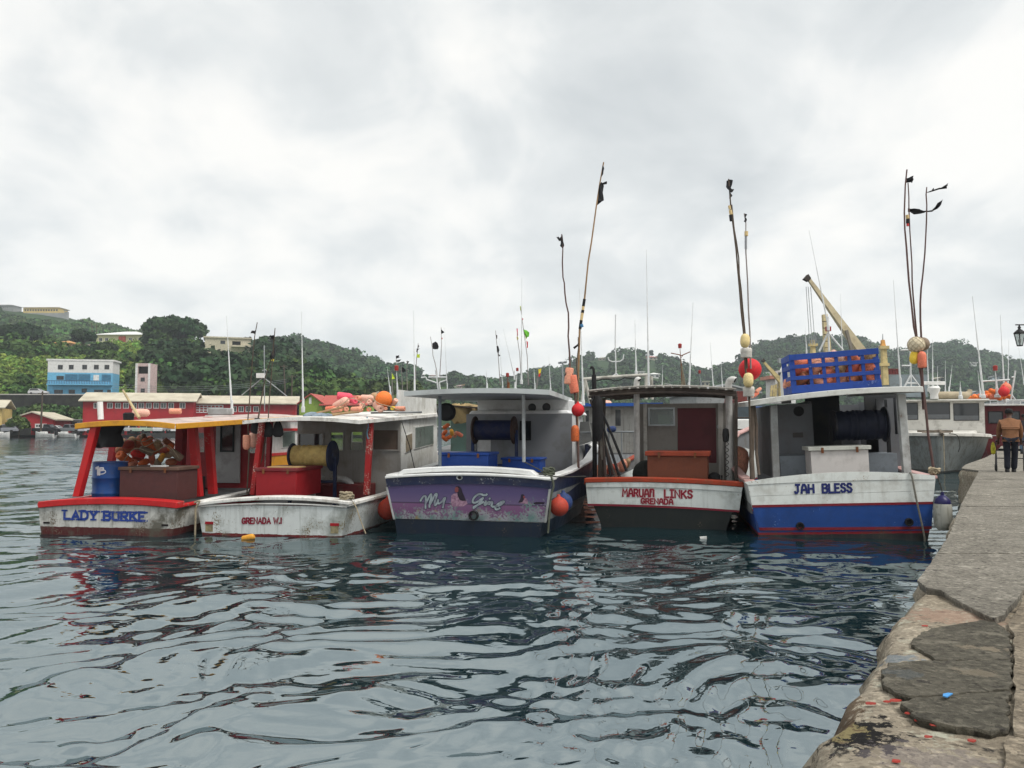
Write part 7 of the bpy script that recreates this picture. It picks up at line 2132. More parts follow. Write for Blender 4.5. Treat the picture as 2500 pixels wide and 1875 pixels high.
rope('grey rope hanging from the stern of the blue and white boat into the water', [b5.W(b5.L(2219, 1153) + Vector((0, -0.05, 0))), b5.W(b5.L(2224, 1165) + Vector((0, -0.07, 0))), b5.W(b5.L(2236, 1225) + Vector((0, -0.06, 0))), b5.W(b5.L(2253, 1300) + Vector((0, -0.05, 0))), b5.W(b5.L(2256, 1325) + Vector((0, -0.05, 0)))], 0.018, paint('grey_rope', (0.2, 0.19, 0.16), 0.9, 0.2, 25, 0.2, bump=0.6), name='stern_rope')
coil('pale rope bundle at the right corner of the blue and white boat', b5.W(b5.L(2288, 1158) + Vector((0, 0.15, 0))), 0.1, 4, 0.025, seed=8)
vent(b5, 1920, 985, 905, 3.0, 11.0, 0.9, 'roof_vent')
# ================================================================== marker poles, antennas
M_TAPEB = M_BLACKR
M_TAPEY = paint('pale_tape', (0.6, 0.45, 0.22), 0.6, 0.1, 5, 0.2)
M_TAPEW = paint('white_wrap', (0.62, 0.6, 0.55), 0.8, 0.1, 8, 0.3, bump=0.5)
M_TAPEBL = paint('blue_tape', (0.05, 0.16, 0.3), 0.7)
pole_thing('crooked brown pole with a black rag on top beside the purple-sterned boat', [(1371, 572), (1374, 607), (1373, 640), (1374, 677), (1378, 691), (1379, 715), (1382, 740), (1388, 764), (1388, 800), (1387, 820), (1390, 860), (1392, 897), (1403, 960), (1409, 1040), (1413, 1143)], 17.6, 0.03, M_POLEP,
           [[(1366, 581), (1373, 572), (1375, 590), (1378, 598), (1374, 607), (1367, 601), (1369, 590)], [(1358, 577), (1364, 578), (1368, 588), (1365, 590)]],
           [('drum', 'salmon', 1389, 918, 20, (0.1, 0, 1)), ('drum', 'coral', 1400, 938, 22, (-0.15, 0, 1))],
           [(1380, 912, 1398, 916, 7, M_TAPEB), (1381, 926, 1399, 922, 7, M_TAPEB), (1390, 938, 1398, 905, 3, M_ROPED)], wob=0.004)
pole_thing('tall leaning bamboo pole with black plastic flags and black and yellow bands', [(1474, 396), (1464, 450), (1456, 502), (1444, 590), (1436, 639), (1431, 688), (1427, 730), (1421, 770), (1415, 806), (1412, 904), (1409, 1000), (1412, 1140)], 17.8, 0.034, M_BAMBOO,
           [[(1468, 445), (1475, 452), (1472, 470), (1474, 490), (1463, 496), (1455, 503), (1460, 475), (1463, 452)], [(1466, 447), (1481, 443), (1482, 449), (1470, 451)], [(1471, 404), (1475, 412), (1473, 424), (1468, 432), (1469, 415)]],
           (), [(1427, 730, 1424, 748, 3.6, M_TAPEB), (1424, 748, 1423, 757, 3.5, M_TAPEY), (1423, 757, 1422, 764, 3.8, M_TAPEB), (1422, 764, 1419, 782, 3.5, M_TAPEY), (1419, 782, 1416, 803, 3.8, M_TAPEB), (1418, 792, 1421, 799, 5, M_TAPEBL)], wob=0.002)
pole_thing('short dark pole with a black rag beside the bamboo pole', [(1411, 823), (1412, 850), (1407, 890), (1411, 930), (1409, 975), (1405, 1010)], 17.75, 0.018, M_POLE, [[(1412, 836), (1416, 839), (1410, 846), (1402, 853), (1399, 848), (1407, 844)]], wob=0.003)
put_float('bright red balloon float tied to the poles at the purple-sterned boat', 'balloon', 'bright red', at(1411, 1001, 17.55), (0, 0, -1), 16 / FPX * 17.5, 'balloon floats', cat='float')
put_float('dull orange float on the dark pole below the red balloon', 'bullet', 'dark orange', at(1404, 1058, 17.5), (0, 0, 1), 20 / FPX * 17.5, worn=0.6)
D5 = 16.3
pole_thing('tallest of three poles with a ragged black flag left of the blue crate', [(1779, 437), (1782, 470), (1784, 501), (1788, 535), (1792, 570), (1797, 610), (1801, 653), (1806, 710), (1810, 760), (1816, 815), (1820, 900), (1829, 960), (1832, 1080), (1834, 1180)], D5, 0.032, M_POLE,
           [[(1774, 441), (1780, 437), (1788, 441), (1787, 450), (1783, 460), (1793, 461), (1789, 468), (1782, 470), (1789, 477), (1781, 484), (1779, 466), (1774, 455)]], (), [(1780, 502, 1782, 511, 3, M_TAPEY), (1783, 513, 1785, 524, 4, M_TAPEY), (1783, 525, 1785, 540, 3.5, M_TAPEB)], wob=0.004)
pole_thing('thin pole twisted round the tallest one at the blue and white boat', [(1787, 500), (1793, 560), (1798, 590), (1804, 630), (1805, 670), (1809, 704), (1813, 745), (1819, 815), (1824, 900)], D5 + 0.08, 0.024, M_POLE, wob=0.005)
pole_thing('right and shorter of three poles with a black rag at the blue and white boat', [(1817, 522), (1821, 545), (1821, 570), (1821, 616), (1825, 687), (1827, 755), (1831, 815), (1833, 900)], D5 + 0.1, 0.024, paint('grey_pole', (0.26, 0.23, 0.22), 0.85, 0.2, 5, 0.2),
           [[(1817, 520), (1823, 525), (1819, 532), (1824, 536), (1821, 544), (1815, 542), (1818, 532)]], (), [(1822, 565, 1822, 576, 4.5, M_TAPEY), (1821, 577, 1821, 608, 3, paint('grey_tape', (0.3, 0.31, 0.33)))], wob=0.004)
t = thing('pole_floats', 'pale yellow and white floats stacked on the poles left of the blue crate', 'floats', T(at(1824, 965, D5)))
bs = at(1824, 965, D5)
for sh, c, x, y, hl, ax, dd in (('egg', 'pale yellow', 1819, 832, 17, (0.05, 0, 1), 0), ('egg', 'pale yellow', 1827, 928, 17.5, (0.02, 0, 1), -0.1)):
 put_float('', sh, c, at(x, y, D5 - 0.03 + dd) - bs, ax, hl / FPX * D5 * 1.02, parent=t)
for x, y0, y1 in ((1822, 850, 873), (1828, 944, 968)):
 mb = MB(); q0, q1 = at(x, y1, D5) - bs, at(x, y0, D5) - bs
 r = 13.5 / FPX * D5
 mb.lathe([(0.02, 0), (r * 0.93, 0), (r, 0.02), (r * 0.97, (q1.z - q0.z) * 0.5), (r * 1.02, (q1.z - q0.z) * 0.55), (r, q1.z - q0.z - 0.02), (r * 0.9, q1.z - q0.z), (0.02, q1.z - q0.z)], 18, T(q0)); mb.build('wrapping', M_TAPEW, t)
put_float('large red balloon float on the poles left of the blue and white boat', 'balloon', 'bright red', at(1831, 902, D5 + 0.35), (0.05, 0.3, 1), 28 / FPX * D5, 'balloon floats', cat='float')
for x, y, hl, c, lb in ((1846, 962, 9, 'coral', 'small coral float on the left roof corner'), (1852, 952, 9, 'salmon', 'small salmon float behind the small coral one'), (1840, 966, 7, 'pale pink', 'tiny pink float at the left roof corner')):
 put_float(lb, 'bullet', c, at(x, y, D5 + 0.5), (0.7, 0.2, 0.5), hl / FPX * D5)
D6 = 16.0
t1 = pole_thing('leftmost of three crooked mauve poles right of the blue crate, with a black rag', [(2214, 414), (2210, 451), (2208, 518), (2209, 560), (2213, 603), (2219, 687), (2225, 740), (2231, 798), (2236, 819), (2246, 900), (2256, 960), (2266, 1060), (2280, 1150)], D6, 0.034, M_POLEP, [[(2211, 434), (2220, 433), (2228, 430), (2227, 436), (2233, 436), (2226, 447), (2216, 445), (2211, 443)]], wob=0.003)
pole_thing('middle one of three crooked mauve poles, with a long black rag and a small float', [(2217, 447), (2219, 480), (2219, 508), (2221, 562), (2226, 643), (2227, 690), (2229, 721), (2235, 788), (2238, 819), (2248, 900), (2254, 1000)], D6 + 0.05, 0.026, M_POLEP, [[(2218, 508), (2230, 510), (2244, 511), (2245, 513), (2262, 515), (2258, 519), (2240, 523), (2228, 521), (2219, 516)]], (), [(2215, 525, 2216, 534, 4, M_TAPEY), (2216, 535, 2216, 545, 4, M_TAPEB), (2216, 546, 2216, 552, 3, paint('red_tip', (0.5, 0.05, 0.05)))], wob=0.003)
pole_thing('rightmost of three crooked mauve poles, with two streaming black rags', [(2263, 457), (2261, 475), (2263, 501), (2262, 540), (2260, 576), (2258, 620), (2253, 670), (2249, 705), (2247, 738), (2247, 780), (2249, 819), (2251, 900), (2257, 1000)], D6 - 0.05, 0.028, M_POLEP, [[(2263, 469), (2276, 464), (2282, 457), (2282, 462), (2300, 457), (2316, 446), (2313, 451), (2317, 453), (2309, 455), (2314, 459), (2296, 461), (2280, 466), (2264, 471)], [(2262, 513), (2273, 514), (2285, 505), (2290, 495), (2301, 487), (2296, 500), (2288, 510), (2276, 517), (2264, 517)]], wob=0.003)
bs = at(2245, 900, D6)
t = thing('pole_floats', 'netted cream ball with yellow and coral floats on the poles right of the blue crate', 'floats', T(bs))
put_float('', 'ball', 'cream', at(2237, 842, D6) - bs, (0, 0, 1), 20 / FPX * D6, parent=t)
put_float('', 'ball', 'grey brown', at(2252, 840, D6 + 0.15) - bs, (0, 0, 1), 17 / FPX * D6, parent=t)
put_float('', 'egg', 'yellow', at(2232, 873, D6) - bs, (0.1, 0, 1), 16 / FPX * D6, parent=t)
put_float('', 'bullet', 'coral', at(2251, 878, D6 - 0.12) - bs, (0.0, 0, 1), 20 / FPX * D6, parent=t)
mb = MB()
c_ = at(2237, 842, D6) - bs
rr_ = 20.4 / FPX * D6
for k in range(9):
 for s in (1, -1):
  mb.tube([c_ + Vector((rr_ * math.sin(a) * math.cos(k * 0.7 + s * a), rr_ * math.sin(a) * math.sin(k * 0.7 + s * a), rr_ * math.cos(a))) for a in np.linspace(0.2, 2.95, 14)], 0.004, 4)
mb.build('netting', M_ROPE, t)
# dark poles at the left corner of the blue and white boat
for i, (xa, ya, xb, yb_, r, lb) in enumerate(((1834, 985, 1838, 1180, 0.05, 'thick grey brown pole at the left corner of the blue and white boat'), (1841, 990, 1853, 1160, 0.03, 'thin dark pole right of the thick one at the left boat corner'))):
 a, c = at(xa, ya, 16.6), at(xb, yb_, 16.2)
 mb = MB(); mb.tube([a, a.lerp(c, 0.3) + Vector((0.02, 0, 0)), a.lerp(c, 0.7) - Vector((0.02, 0, 0)), c], r, 9); tag(mb.build('mooring_pole', M_POLE), lb, 'pole')
# poles on and behind the left boats
pole_thing('thin leaning pole with one black flag above the red boat', [(628, 787), (622, 820), (618, 853), (612, 930), (609, 980), (605, 1026), (608, 1110), (603, 1205)], 17.3, 0.022, M_POLE, [[(626, 806), (615, 807), (612, 814), (616, 813), (619, 815), (625, 814)]], [('bullet', 'salmon', 602, 1080, 18, (0, 0, -1))], wob=0.003)
pole_thing('thin pole with torn black flags, right of the first above the red boat', [(672, 801), (669, 830), (665, 882), (658, 970), (655, 1024), (640, 1120), (606, 1205)], 17.6, 0.022, M_POLE, [[(671, 818), (664, 819), (654, 821), (660, 824), (662, 829), (669, 830)], [(668, 832), (663, 850), (665, 856), (667, 845)], [(669, 850), (665, 858), (659, 872), (661, 878), (670, 876), (672, 862)]], [('bullet', 'pale pink', 618, 1075, 18, (0, 0, -1))], wob=0.003)
pole_thing('forked pole lashed to the left boats, without a flag', [(661, 877), (648, 920), (643, 950), (638, 975), (634, 1000), (630, 1024)], 17.7, 0.024, M_POLE, [['yellow', (664, 873), (668, 876), (666, 882), (662, 880)]], wob=0.003)
# background poles with flags
BGP = [([(967, 868), (968, 910), (969, 984)], 30, [[(967, 869), (975, 866), (973, 870), (976, 872), (967, 876)], [(967, 879), (974, 878), (980, 878), (975, 883), (967, 883)]], 'distant pole with two small black flags, left of the pale canopy'),
       ([(980, 895), (982, 940), (983, 972)], 31, [[(980, 895), (987, 899), (991, 907), (984, 910), (980, 907)]], 'distant pole with a square black flag at the left of the pale canopy'),
       ([(994, 880), (993, 910), (995, 972)], 32, [[(992, 881), (999, 882), (995, 889), (993, 886)]], 'distant pole with a tiny black flag left of the long antenna'),
       ([(1021, 838), (1020, 850), (1018, 868), (1015, 905), (1013, 960)], 30, [[(1020, 841), (1024, 845), (1022, 849), (1019, 848)], [(1018, 851), (1025, 851), (1020, 855), (1019, 861), (1017, 860)], ['lime', (1018, 865), (1025, 864), (1025, 873), (1018, 873)]], 'distant pole with black rags and a lime flag above the pale canopy'),
       ([(1051, 822), (1056, 852), (1057, 868), (1062, 885), (1066, 905), (1070, 952)], 30, [[(1055, 838), (1063, 834), (1068, 837), (1071, 846), (1069, 852), (1061, 853), (1057, 852)]], 'distant crooked pole with a large black flag above the pale canopy'),
       ([(1077, 799), (1078, 840), (1076, 880), (1074, 911), (1073, 952)], 30, [[(1077, 804), (1085, 811), (1077, 816)], ['red', (1077, 824), (1080, 824), (1080, 828), (1077, 828)]], 'distant tall pole with a pointed black flag above the pale canopy'),
       ([(1210, 807), (1213, 840), (1215, 854), (1218, 890), (1221, 940)], 32, [[(1211, 817), (1214, 818), (1214, 826), (1212, 827)], [(1212, 845), (1216, 844), (1219, 855), (1217, 864), (1222, 868), (1218, 871), (1213, 858)]], 'distant pole with drooping black rags above the middle of the pale canopy'),
       ([(1262, 801), (1264, 830), (1269, 865), (1273, 935)], 32, [['pink', (1261, 803), (1264, 802), (1265, 818), (1262, 822)], ['yellow', (1261, 822), (1264, 821), (1266, 828), (1262, 830)]], 'distant pole with a narrow pink flag above the pale canopy'),
       ([(1271, 749), (1274, 775), (1278, 804), (1283, 840), (1287, 868), (1290, 940)], 31, [['lime', (1269, 748), (1272, 747), (1273, 757), (1270, 758)], ['pink', (1274, 773), (1278, 779), (1275, 783)], ['green', (1278, 804), (1286, 806), (1292, 812), (1291, 822), (1284, 825), (1280, 815)], ['yellow', (1281, 818), (1288, 822), (1284, 829)], ['red', (1285, 831), (1289, 835), (1289, 848), (1286, 852)]], 'distant pole with green, yellow and red flags'),
       ([(1318, 905), (1313, 920), (1310, 948)], 33, [['yellow', (1314, 902), (1322, 899), (1320, 910), (1315, 914)], ['red', (1316, 911), (1320, 912), (1317, 921), (1314, 918)]], 'distant short pole with yellow and red rags'),
       ([(956, 908), (957, 930), (960, 980)], 29, [['lime', (957, 911), (962, 918), (964, 925), (957, 926)]], 'distant pole with a lime flag near the big orange ball')]
for pts, D, fl, lb in BGP:
 pole_thing(lb, pts, D, 0.022, paint('grey_pole', (0.26, 0.23, 0.22)), fl, group='distant marker poles with flags', wob=0.002)
AN = [(553, 772, 566, 1000, 22, 2.2, 'thick white whip antenna above the yellow-edged roof'), (736, 761, 740, 996, 22, 2.2, 'white whip antenna left of the roof pile of floats'), (1010, 758, 1013, 1003, 22, 2.2, 'white whip antenna right of the roof pile of floats'),
      (1274, 678, 1273, 930, 30, 1.6, 'tall thin antenna above the middle of the pale canopy'), (1415, 705, 1424, 980, 24, 1.9, 'pale antenna behind the banded bamboo pole'), (1578, 610, 1584, 955, 24, 2.2, 'tallest white antenna, above the slatted canopy'), (1550, 781, 1553, 908, 27, 1.6, 'short white antenna on the gantry bar'),
      (1692, 738, 1682, 955, 24, 2.0, 'white antenna leaning right above the slatted canopy'), (1734, 836, 1742, 955, 30, 1.3, 'thin antenna above the right of the slatted canopy'), (1975, 562, 2022, 796, 21, 1.7, 'long antenna leaning across the crane boom'), (2052, 717, 2056, 850, 40, 1.0, 'thin antenna behind the crane boom'),
      (2181, 684, 2199, 948, 19, 1.8, 'long leaning white antenna right of the blue crate'), (2374, 723, 2401, 966, 42, 2.3, 'long leaning antenna above the grey-hulled boat'), (2442, 769, 2453, 975, 48, 2.0, 'mast above the red ball floats on the right'), (2277, 829, 2277, 960, 42, 1.8, 'upright antenna right of the pole floats'),
      (2263, 835, 2267, 950, 42, 1.5, 'thin antenna just right of the pole floats'), (2387, 905, 2394, 965, 44, 1.4, 'short antenna left of the orange floats at right'), (1229, 804, 1256, 920, 33, 1.0, 'thin rod leaning above the pale canopy'), (1966, 800, 1969, 858, 30, 1.0, 'short thin antenna left above the blue crate'), (945, 895, 953, 960, 30, 1.2, 'short thin rod left of the big orange ball'),
      (2463, 830, 2460, 975, 52, 1.4, 'thin mast at the right beside the lantern'), (2308, 880, 2308, 955, 46, 1.0, 'small rod mast in front of the right hill'), (2325, 890, 2317, 955, 46, 1.2, 'leaning rod mast with a pale tip in front of the right hill'), (1085, 800, 1092, 952, 30, 0.9, 'very thin wire antenna right of the pointed black flag'), (1187, 903, 1189, 950, 34, 1.6, 'small grey mast above the middle of the pale canopy'), (1219, 825, 1227, 945, 33, 0.8, 'hair-thin rod beside the drooping rags'), (2289, 893, 2289, 950, 44, 1.1, 'short rod right of the upright antenna on the right'), (2344, 932, 2345, 968, 41, 2.4, 'white stub post over the buff awning'), (2486, 841, 2500, 935, 50, 0.9, 'slanting wire antenna under the lantern'), (1340, 868, 1344, 950, 36, 1.0, 'thin rod right of the yellow rags'), (1303, 888, 1306, 950, 34, 1.0, 'thin rod between the flagged poles over the canopy'), (1618, 890, 1616, 955, 34, 1.0, 'thin rod left of the rusty lamp mast'), (1760, 880, 1764, 950, 40, 1.0, 'thin rod before the saddle between the right hills')]
for x0, y0, x1, y1, D, r, lb in AN:
 antenna(lb, x0, y0, x1, y1, D, r)
M_LAMPR = paint('red_lamp', (0.27, 0.03, 0.025), 0.4, 0.1, 5, 0)
for x0, y0, x1, y1, D, r, m, lb in ((1660, 850, 1668, 955, 27, 2.8, M_RUST, 'rusty mast with a red lamp above the slatted canopy'), (1239, 920, 1241, 950, 30, 2.4, M_RUST, 'short rusty post with a red lamp above the pale canopy'), (1263, 906, 1258, 950, 30, 2.0, M_ALU, 'white post with a red lamp above the pale canopy'),
                              (968, 905, 972, 985, 27, 3.2, M_ALU, 'stout white mast with a red lamp beside the big orange ball'), (2430, 905, 2435, 965, 46, 3.2, M_ALU, 'white post with a red lamp on the right'), (1708, 912, 1713, 950, 60, 2.0, M_STEEL, 'grey post with a dark lamp before the cream hill house')):
 antenna(lb, x0, y0, x1, y1, D, r, m, 'masts with lamps', 'lamp_mast', 'mast', M_LAMPR)
def frame(label, segs, D, rpx, mat, name='pipe_mast', cat='mast'):
 """things made of straight pipes; segs in pixels"""
 P0 = at(*segs[0][0], D)
 t = thing(name, label, cat, T(P0))
 for s in segs:
  mb = MB()
  mb.tube([at(x, y, D) - P0 for x, y in s], (rpx if len(s[0]) < 3 else s[0][2]) / FPX * D, 8)
  mb.build('pipe', mat, t)
 return t
frame('white T-shaped mast with braces above the pale canopy', [[(1064, 903), (1067, 930), (1070, 955)], [(1028, 922), (1040, 921)], [(1046, 921), (1090, 921)], [(1040, 921), (1042, 927), (1066, 935)], [(1090, 921), (1090, 928), (1072, 934)], [(1072, 934), (1075, 955)]], 30, 1.9, M_ALU)
frame('white mast with two upturned arms on the gantry bar', [[(1502, 830), (1504, 922)], [(1484, 872), (1487, 880), (1494, 883), (1503, 883), (1514, 882), (1521, 877), (1523, 865)], [(1504, 912), (1492, 921)], [(1505, 912), (1512, 921)], [(1503, 768), (1502, 830)]], 26, 1.5, M_ALU)
frame('rusty crossarm with brackets on the red-lamp mast', [[(1638, 862), (1658, 866), (1664, 868), (1687, 858)], [(1659, 866), (1663, 873), (1668, 866)]], 27, 1.2, M_RUST)
frame('dark mast base with pale stays above the slatted canopy', [[(1664, 893), (1668, 920), (1666, 953)], [(1668, 915), (1674, 955)], [(1668, 915), (1662, 955)], [(1664, 893), (1665, 905)]], 26.8, 2.2, paint('old_mast', (0.2, 0.17, 0.12), 0.8, 0.3, 5, 0.3))
frame('white gantry of pipes behind the purple-sterned boat', [[(1422, 926), (1470, 922), (1530, 918), (1582, 915)], [(1430, 926), (1420, 985)], [(1428, 926), (1442, 985)], [(1578, 916), (1577, 975)], [(1590, 918), (1592, 975)]], 26, 4.0, paint('gantry_white', (0.46, 0.45, 0.4), 0.6, 0.15, 3, 0.4), 'gantry', 'gantry')
frame('dark hose looped under the gantry bar', [[(1455, 930), (1470, 926), (1490, 926), (1500, 930), (1512, 928), (1525, 922), (1545, 925), (1560, 920)]], 25.9, 1.3, M_BLACKR, 'hose', 'hose')
frame('white ladder mast with a tripod foot right of the blue crate', [[(2222, 832), (2223, 905), (2224, 945)], [(2199, 855), (2222, 854)], [(2202, 893), (2222, 893)], [(2224, 915), (2208, 945)], [(2224, 915), (2246, 945)], [(2212, 936), (2240, 936)]], 19.2, 2.2, M_ALU)
frame('white tripod with a red box behind the blue crate', [[(2022, 812), (2000, 858)], [(2022, 812), (2058, 855)], [(2022, 796), (2024, 858)]], 21.2, 2.4, M_ALU)
mb = MB(); q = at(2022, 803, 21.1); mb.box(-0.06, 0.06, -0.05, 0.05, -0.06, 0.06); tag(mb.build('red_box', M_LAMPR, M=T(q)), 'small red box on top of the white tripod', 'box')
frame('white crossbar rig above the orange floats at right', [[(2396, 931), (2465, 927)], [(2452, 933), (2455, 985)], [(2479, 905), (2468, 975)], [(2478, 920), (2470, 921)], [(2468, 962), (2478, 975)]], 47, 2.0, M_ALU)
frame('thin stay wires slanting above the red shed', [[(644, 920), (590, 965)], [(648, 925), (700, 967)], [(645, 843), (646, 1004)], [(640, 905), (648, 902), (652, 908), (646, 914)]], 21, 1.2, M_STEEL, 'mast_stays', 'mast')
mb = MB(); q = at(637, 917, 21); mb.box(-0.1, 0.1, -0.08, 0.08, -0.06, 0.06); tag(mb.build('mast_box', WH, M=T(q)), 'small white instrument box on the stayed mast', 'box')
frame('dark whip stays hanging from the roof of the white boat', [[(981, 1030), (1000, 1090), (1012, 1143)]], 17.2, 1.0, M_BLACKR, 'stay_line', 'line')
# ================================================================== boats and ships behind
def simple_hull(b, prof, mat, zs, name='hull'):
 """prof: [(y, half beam at deck, half beam at waterline, deck z)] from the near end"""
 rows = []
 for y, hb, hw, z in prof:
  pr = [(hb, z), (hb * 0.65 + hw * 0.35, z * 0.6), (hw, 0.1), (hw * 0.9, -0.25)]
  rows.append([Vector((-x, y, zz)) for x, zz in pr] + [Vector((0, y, -0.5))] + [Vector((x, y, zz)) for x, zz in reversed(pr)])
 mb = MB(); mb.loft(rows); n = len(rows[0]); mb.add(rows[0], [tuple(range(n))]); mb.add(rows[-1], [tuple(range(n))[::-1]])
 b.part(mb, name, mat, smooth=50)
 mb = MB()
 for p, q in zip(prof[:-1], prof[1:]):
  mb.add([(-p[1], p[0], p[3] - 0.02), (p[1], p[0], p[3] - 0.02), (q[1], q[0], q[3] - 0.02), (-q[1], q[0], q[3] - 0.02)], [(0, 1, 2, 3)])
 b.part(mb, 'deck', zs, smooth=0)
# grey-hulled boat seen from the bow
b6 = Boat('cabin_boat', 'grey-hulled cabin boat with dark windscreens seen bow-on beside the quay', 2300, 37.5, 25)
M6 = banded('grey_green_hull', [(0.1, (0.03, 0.03, 0.03)), (3, (0.19, 0.207, 0.203))], 0.45, 0.05, dirt=0.5, streak=0.5, chips=0.2)
M6W = paint('offwhite_deck', (0.6, 0.585, 0.54), 0.5, 0.06, 1, 0.3)
pf = [(0, 0.08, 0.03, 1.72), (0.6, 0.95, 0.35, 1.71), (1.5, 1.65, 0.8, 1.69), (3, 2.25, 1.4, 1.64), (5.5, 2.55, 2.0, 1.55), (12, 2.4, 2.1, 1.4)]
simple_hull(b6, pf, M6, M6W)
for s in (-1, 1):
 mb = MB(); mb.strip([Vector((s * (p[1] + 0.02) - 0.14, p[0] - 0.02, p[3])) for p in pf], (0.28, 0, 0), (0, 0, 0.16)); b6.part(mb, 'gunwale', M6W, bevel=0.02)
y6 = 4.2
hol = [(2208, 984, 2242, 1025), (2260, 983, 2320, 1024), (2327, 985, 2391, 1027)]
a, c = b6.L(2196, 1064, y6), b6.L(2403, 979, y6)
hr = []
for (p0, q0, p1, q1) in hol:
 u, v = b6.L(p0, q0, y6), b6.L(p1, q1, y6)
 hr.append((u.x, v.x, v.z, u.z))
mb = MB(); mb.panel((a.x, y6, a.z), (1, 0, 0), (0, 0.0, 1), c.x - a.x, c.z - a.z, [(h[0] - a.x, h[1] - a.x, h[2] - a.z, h[3] - a.z) for h in hr], 0.06); b6.part(mb, 'cabin_front', M6W, smooth=0)
for h in hr:
 window_part(b6, h, y6, M_BLACKR, M_GLASSD, 0.03, 0.02)
 g_ = MB(); g_.box(h[0] + 0.02, h[1] - 0.02, y6 - 0.012, y6 - 0.004, h[2] + 0.02, h[2] + 0.26); b6.part(g_, 'sun_screen', paint('grey_screen', (0.13, 0.14, 0.15), 0.4), smooth=0)
for q in (a.x, c.x - 0.06):
 mb = MB(); mb.box(q, q + 0.06, y6 + 0.061, y6 + 4, 1.4, c.z); b6.part(mb, 'cabin_side', M6W, smooth=0)
mb = MB(); mb.box(a.x - 0.25, c.x + 0.2, y6 - 0.35, y6 + 4.6, c.z + 0.002, c.z + 0.1); b6.part(mb, 'roof', M6W, bevel=0.04)
mb = MB(); mb.hexa([(-1.5, 1.2, 1.66), (1.5, 1.2, 1.66), (2.0, y6 - 0.002, 1.6), (-2.0, y6 - 0.002, 1.6)], [(-1.1, 1.6, 1.86), (1.1, 1.6, 1.86), (1.9, y6 - 0.002, 1.98), (-1.9, y6 - 0.002, 1.98)]); b6.part(mb, 'foredeck_trunk', M6W, bevel=0.05)
mb = MB(); mb.box(-0.9, 0.6, 0.5, 0.75, 1.9, 2.0); mb.tube([(-0.3, 0.4, 1.9), (0.05, 0.1, 1.95), (0.1, -0.15, 1.8)], 0.09, 8); mb.tube([(-0.7, 0.5, 1.88), (0.5, 0.3, 1.88)], 0.07, 8); b6.part(mb, 'anchor_gear', paint('rusty_gear', (0.16, 0.13, 0.1), 0.8, 0.4, 6, 0.5))
rope('line hanging from the grey bow', [b6.W((0.16, -0.12, 1.8)), b6.W((0.17, -0.1, 1.2)), b6.W((0.16, -0.1, 0.1))], 0.02)
rope('dark hose loop on the grey bow', [b6.W((0.4, 0.0, 1.85)), b6.W((0.75, 0.2, 1.75)), b6.W((0.85, 0.2, 1.3)), b6.W((0.78, 0.25, 1.0))], 0.02, M_ROPED)
mb = MB(); p = [at(x, y, 41.5) for x, y in ((2275, 965), (2330, 965), (2360, 965), (2367, 958), (2368, 951))]
mb.tube(p, [0.2, 0.2, 0.19, 0.14, 0.11], 12); tag(mb.build('furled_awning', paint('buff_canvas', (0.4, 0.34, 0.24), 0.85, 0.15, 3, 0.3, bump=0.5)), 'buff rolled awning on top of the grey-hulled boat', 'awning')
t = thing('radar', 'white radar scanner on the roof of the grey-hulled boat', 'radar', T(at(2281, 974, 41)))
mb = MB(); mb.lathe([(0.02, 0), (0.2, 0), (0.18, 0.25), (0.26, 0.4), (0.3, 0.55), (0.22, 0.66), (0.02, 0.68)], 16); mb.build('base', WH, t)
mb = MB(); mb.box(-0.55, 0.55, -0.06, 0.06, 0.72, 0.9); mb.build('scanner', WH, t, bevel=0.02)
# dark red boat at the right
b7 = Boat('dark_red_boat', 'dark red boat with white lettering and orange floats on its roof at the right', 2478, 48, 22)
M7 = paint('oxblood', (0.11, 0.014, 0.018), 0.5, 0.12, 1, 0.25)
simple_hull(b7, [(0, 1.5, 1.2, 1.6), (2, 2.0, 1.7, 1.55), (9, 2.0, 1.8, 1.5), (12, 0.4, 0.2, 1.9)], M7, M_DECKG)
a, c = b7.L(2400, 1062, 1.0), b7.L(2545, 990, 1.0)
hs = [(a.x + 0.3, a.x + 1.1, 2.35, 3.1), (a.x + 1.35, a.x + 2.0, 2.35, 3.1)]
mb = MB(); mb.panel((a.x, 1.0, a.z), (1, 0, 0), (0, 0, 1), c.x - a.x, c.z - a.z, [(h[0] - a.x, h[1] - a.x, h[2] - a.z, h[3] - a.z) for h in hs], 0.06); b7.part(mb, 'cabin_wall', M7, smooth=0)
for h in hs:
 window_part(b7, h, 1.0, M_BLACKR, M_GLASSD, 0.05)
mb = MB(); mb.box(a.x, a.x + 0.06, 1.061, 5, a.z, c.z); mb.box(a.x, c.x, 4.9, 4.96, a.z, c.z); b7.part(mb, 'cabin_side', M7, smooth=0)
mb = MB(); mb.box(a.x - 0.1, c.x + 0.1, 0.6, 5.2, c.z + 0.003, c.z + 0.1); b7.part(mb, 'roof', WH, bevel=0.02)
zz = b7.L(2450, 977, 0.7).z
mb = MB(); mb.tube([(a.x, 0.7, zz), (c.x, 0.7, zz)], 0.035, 6)
for i in range(9):
 x = a.x + (c.x - a.x) * i / 8
 mb.tube([(x, 0.7, c.z + 0.1), (x, 0.7, zz)], 0.025, 6)
b7.part(mb, 'roof_rail', M_ALU)
a_, c_ = b7.L(2491, 1038, 0.97), b7.L(2501, 1038, 0.97)
lettering(b7, 'TE', a_.x, c_.x + 0.06, a_.z, a_.z, 0.2, 0.05, WH, 0.985)
g = random.Random(12)
pos = [(2370, 972), (2380, 969), (2391, 968), (2400, 967), (2411, 960), (2418, 965), (2422, 955), (2430, 968), (2433, 958), (2440, 962), (2447, 968), (2425, 970), (2436, 971), (2462, 968)]
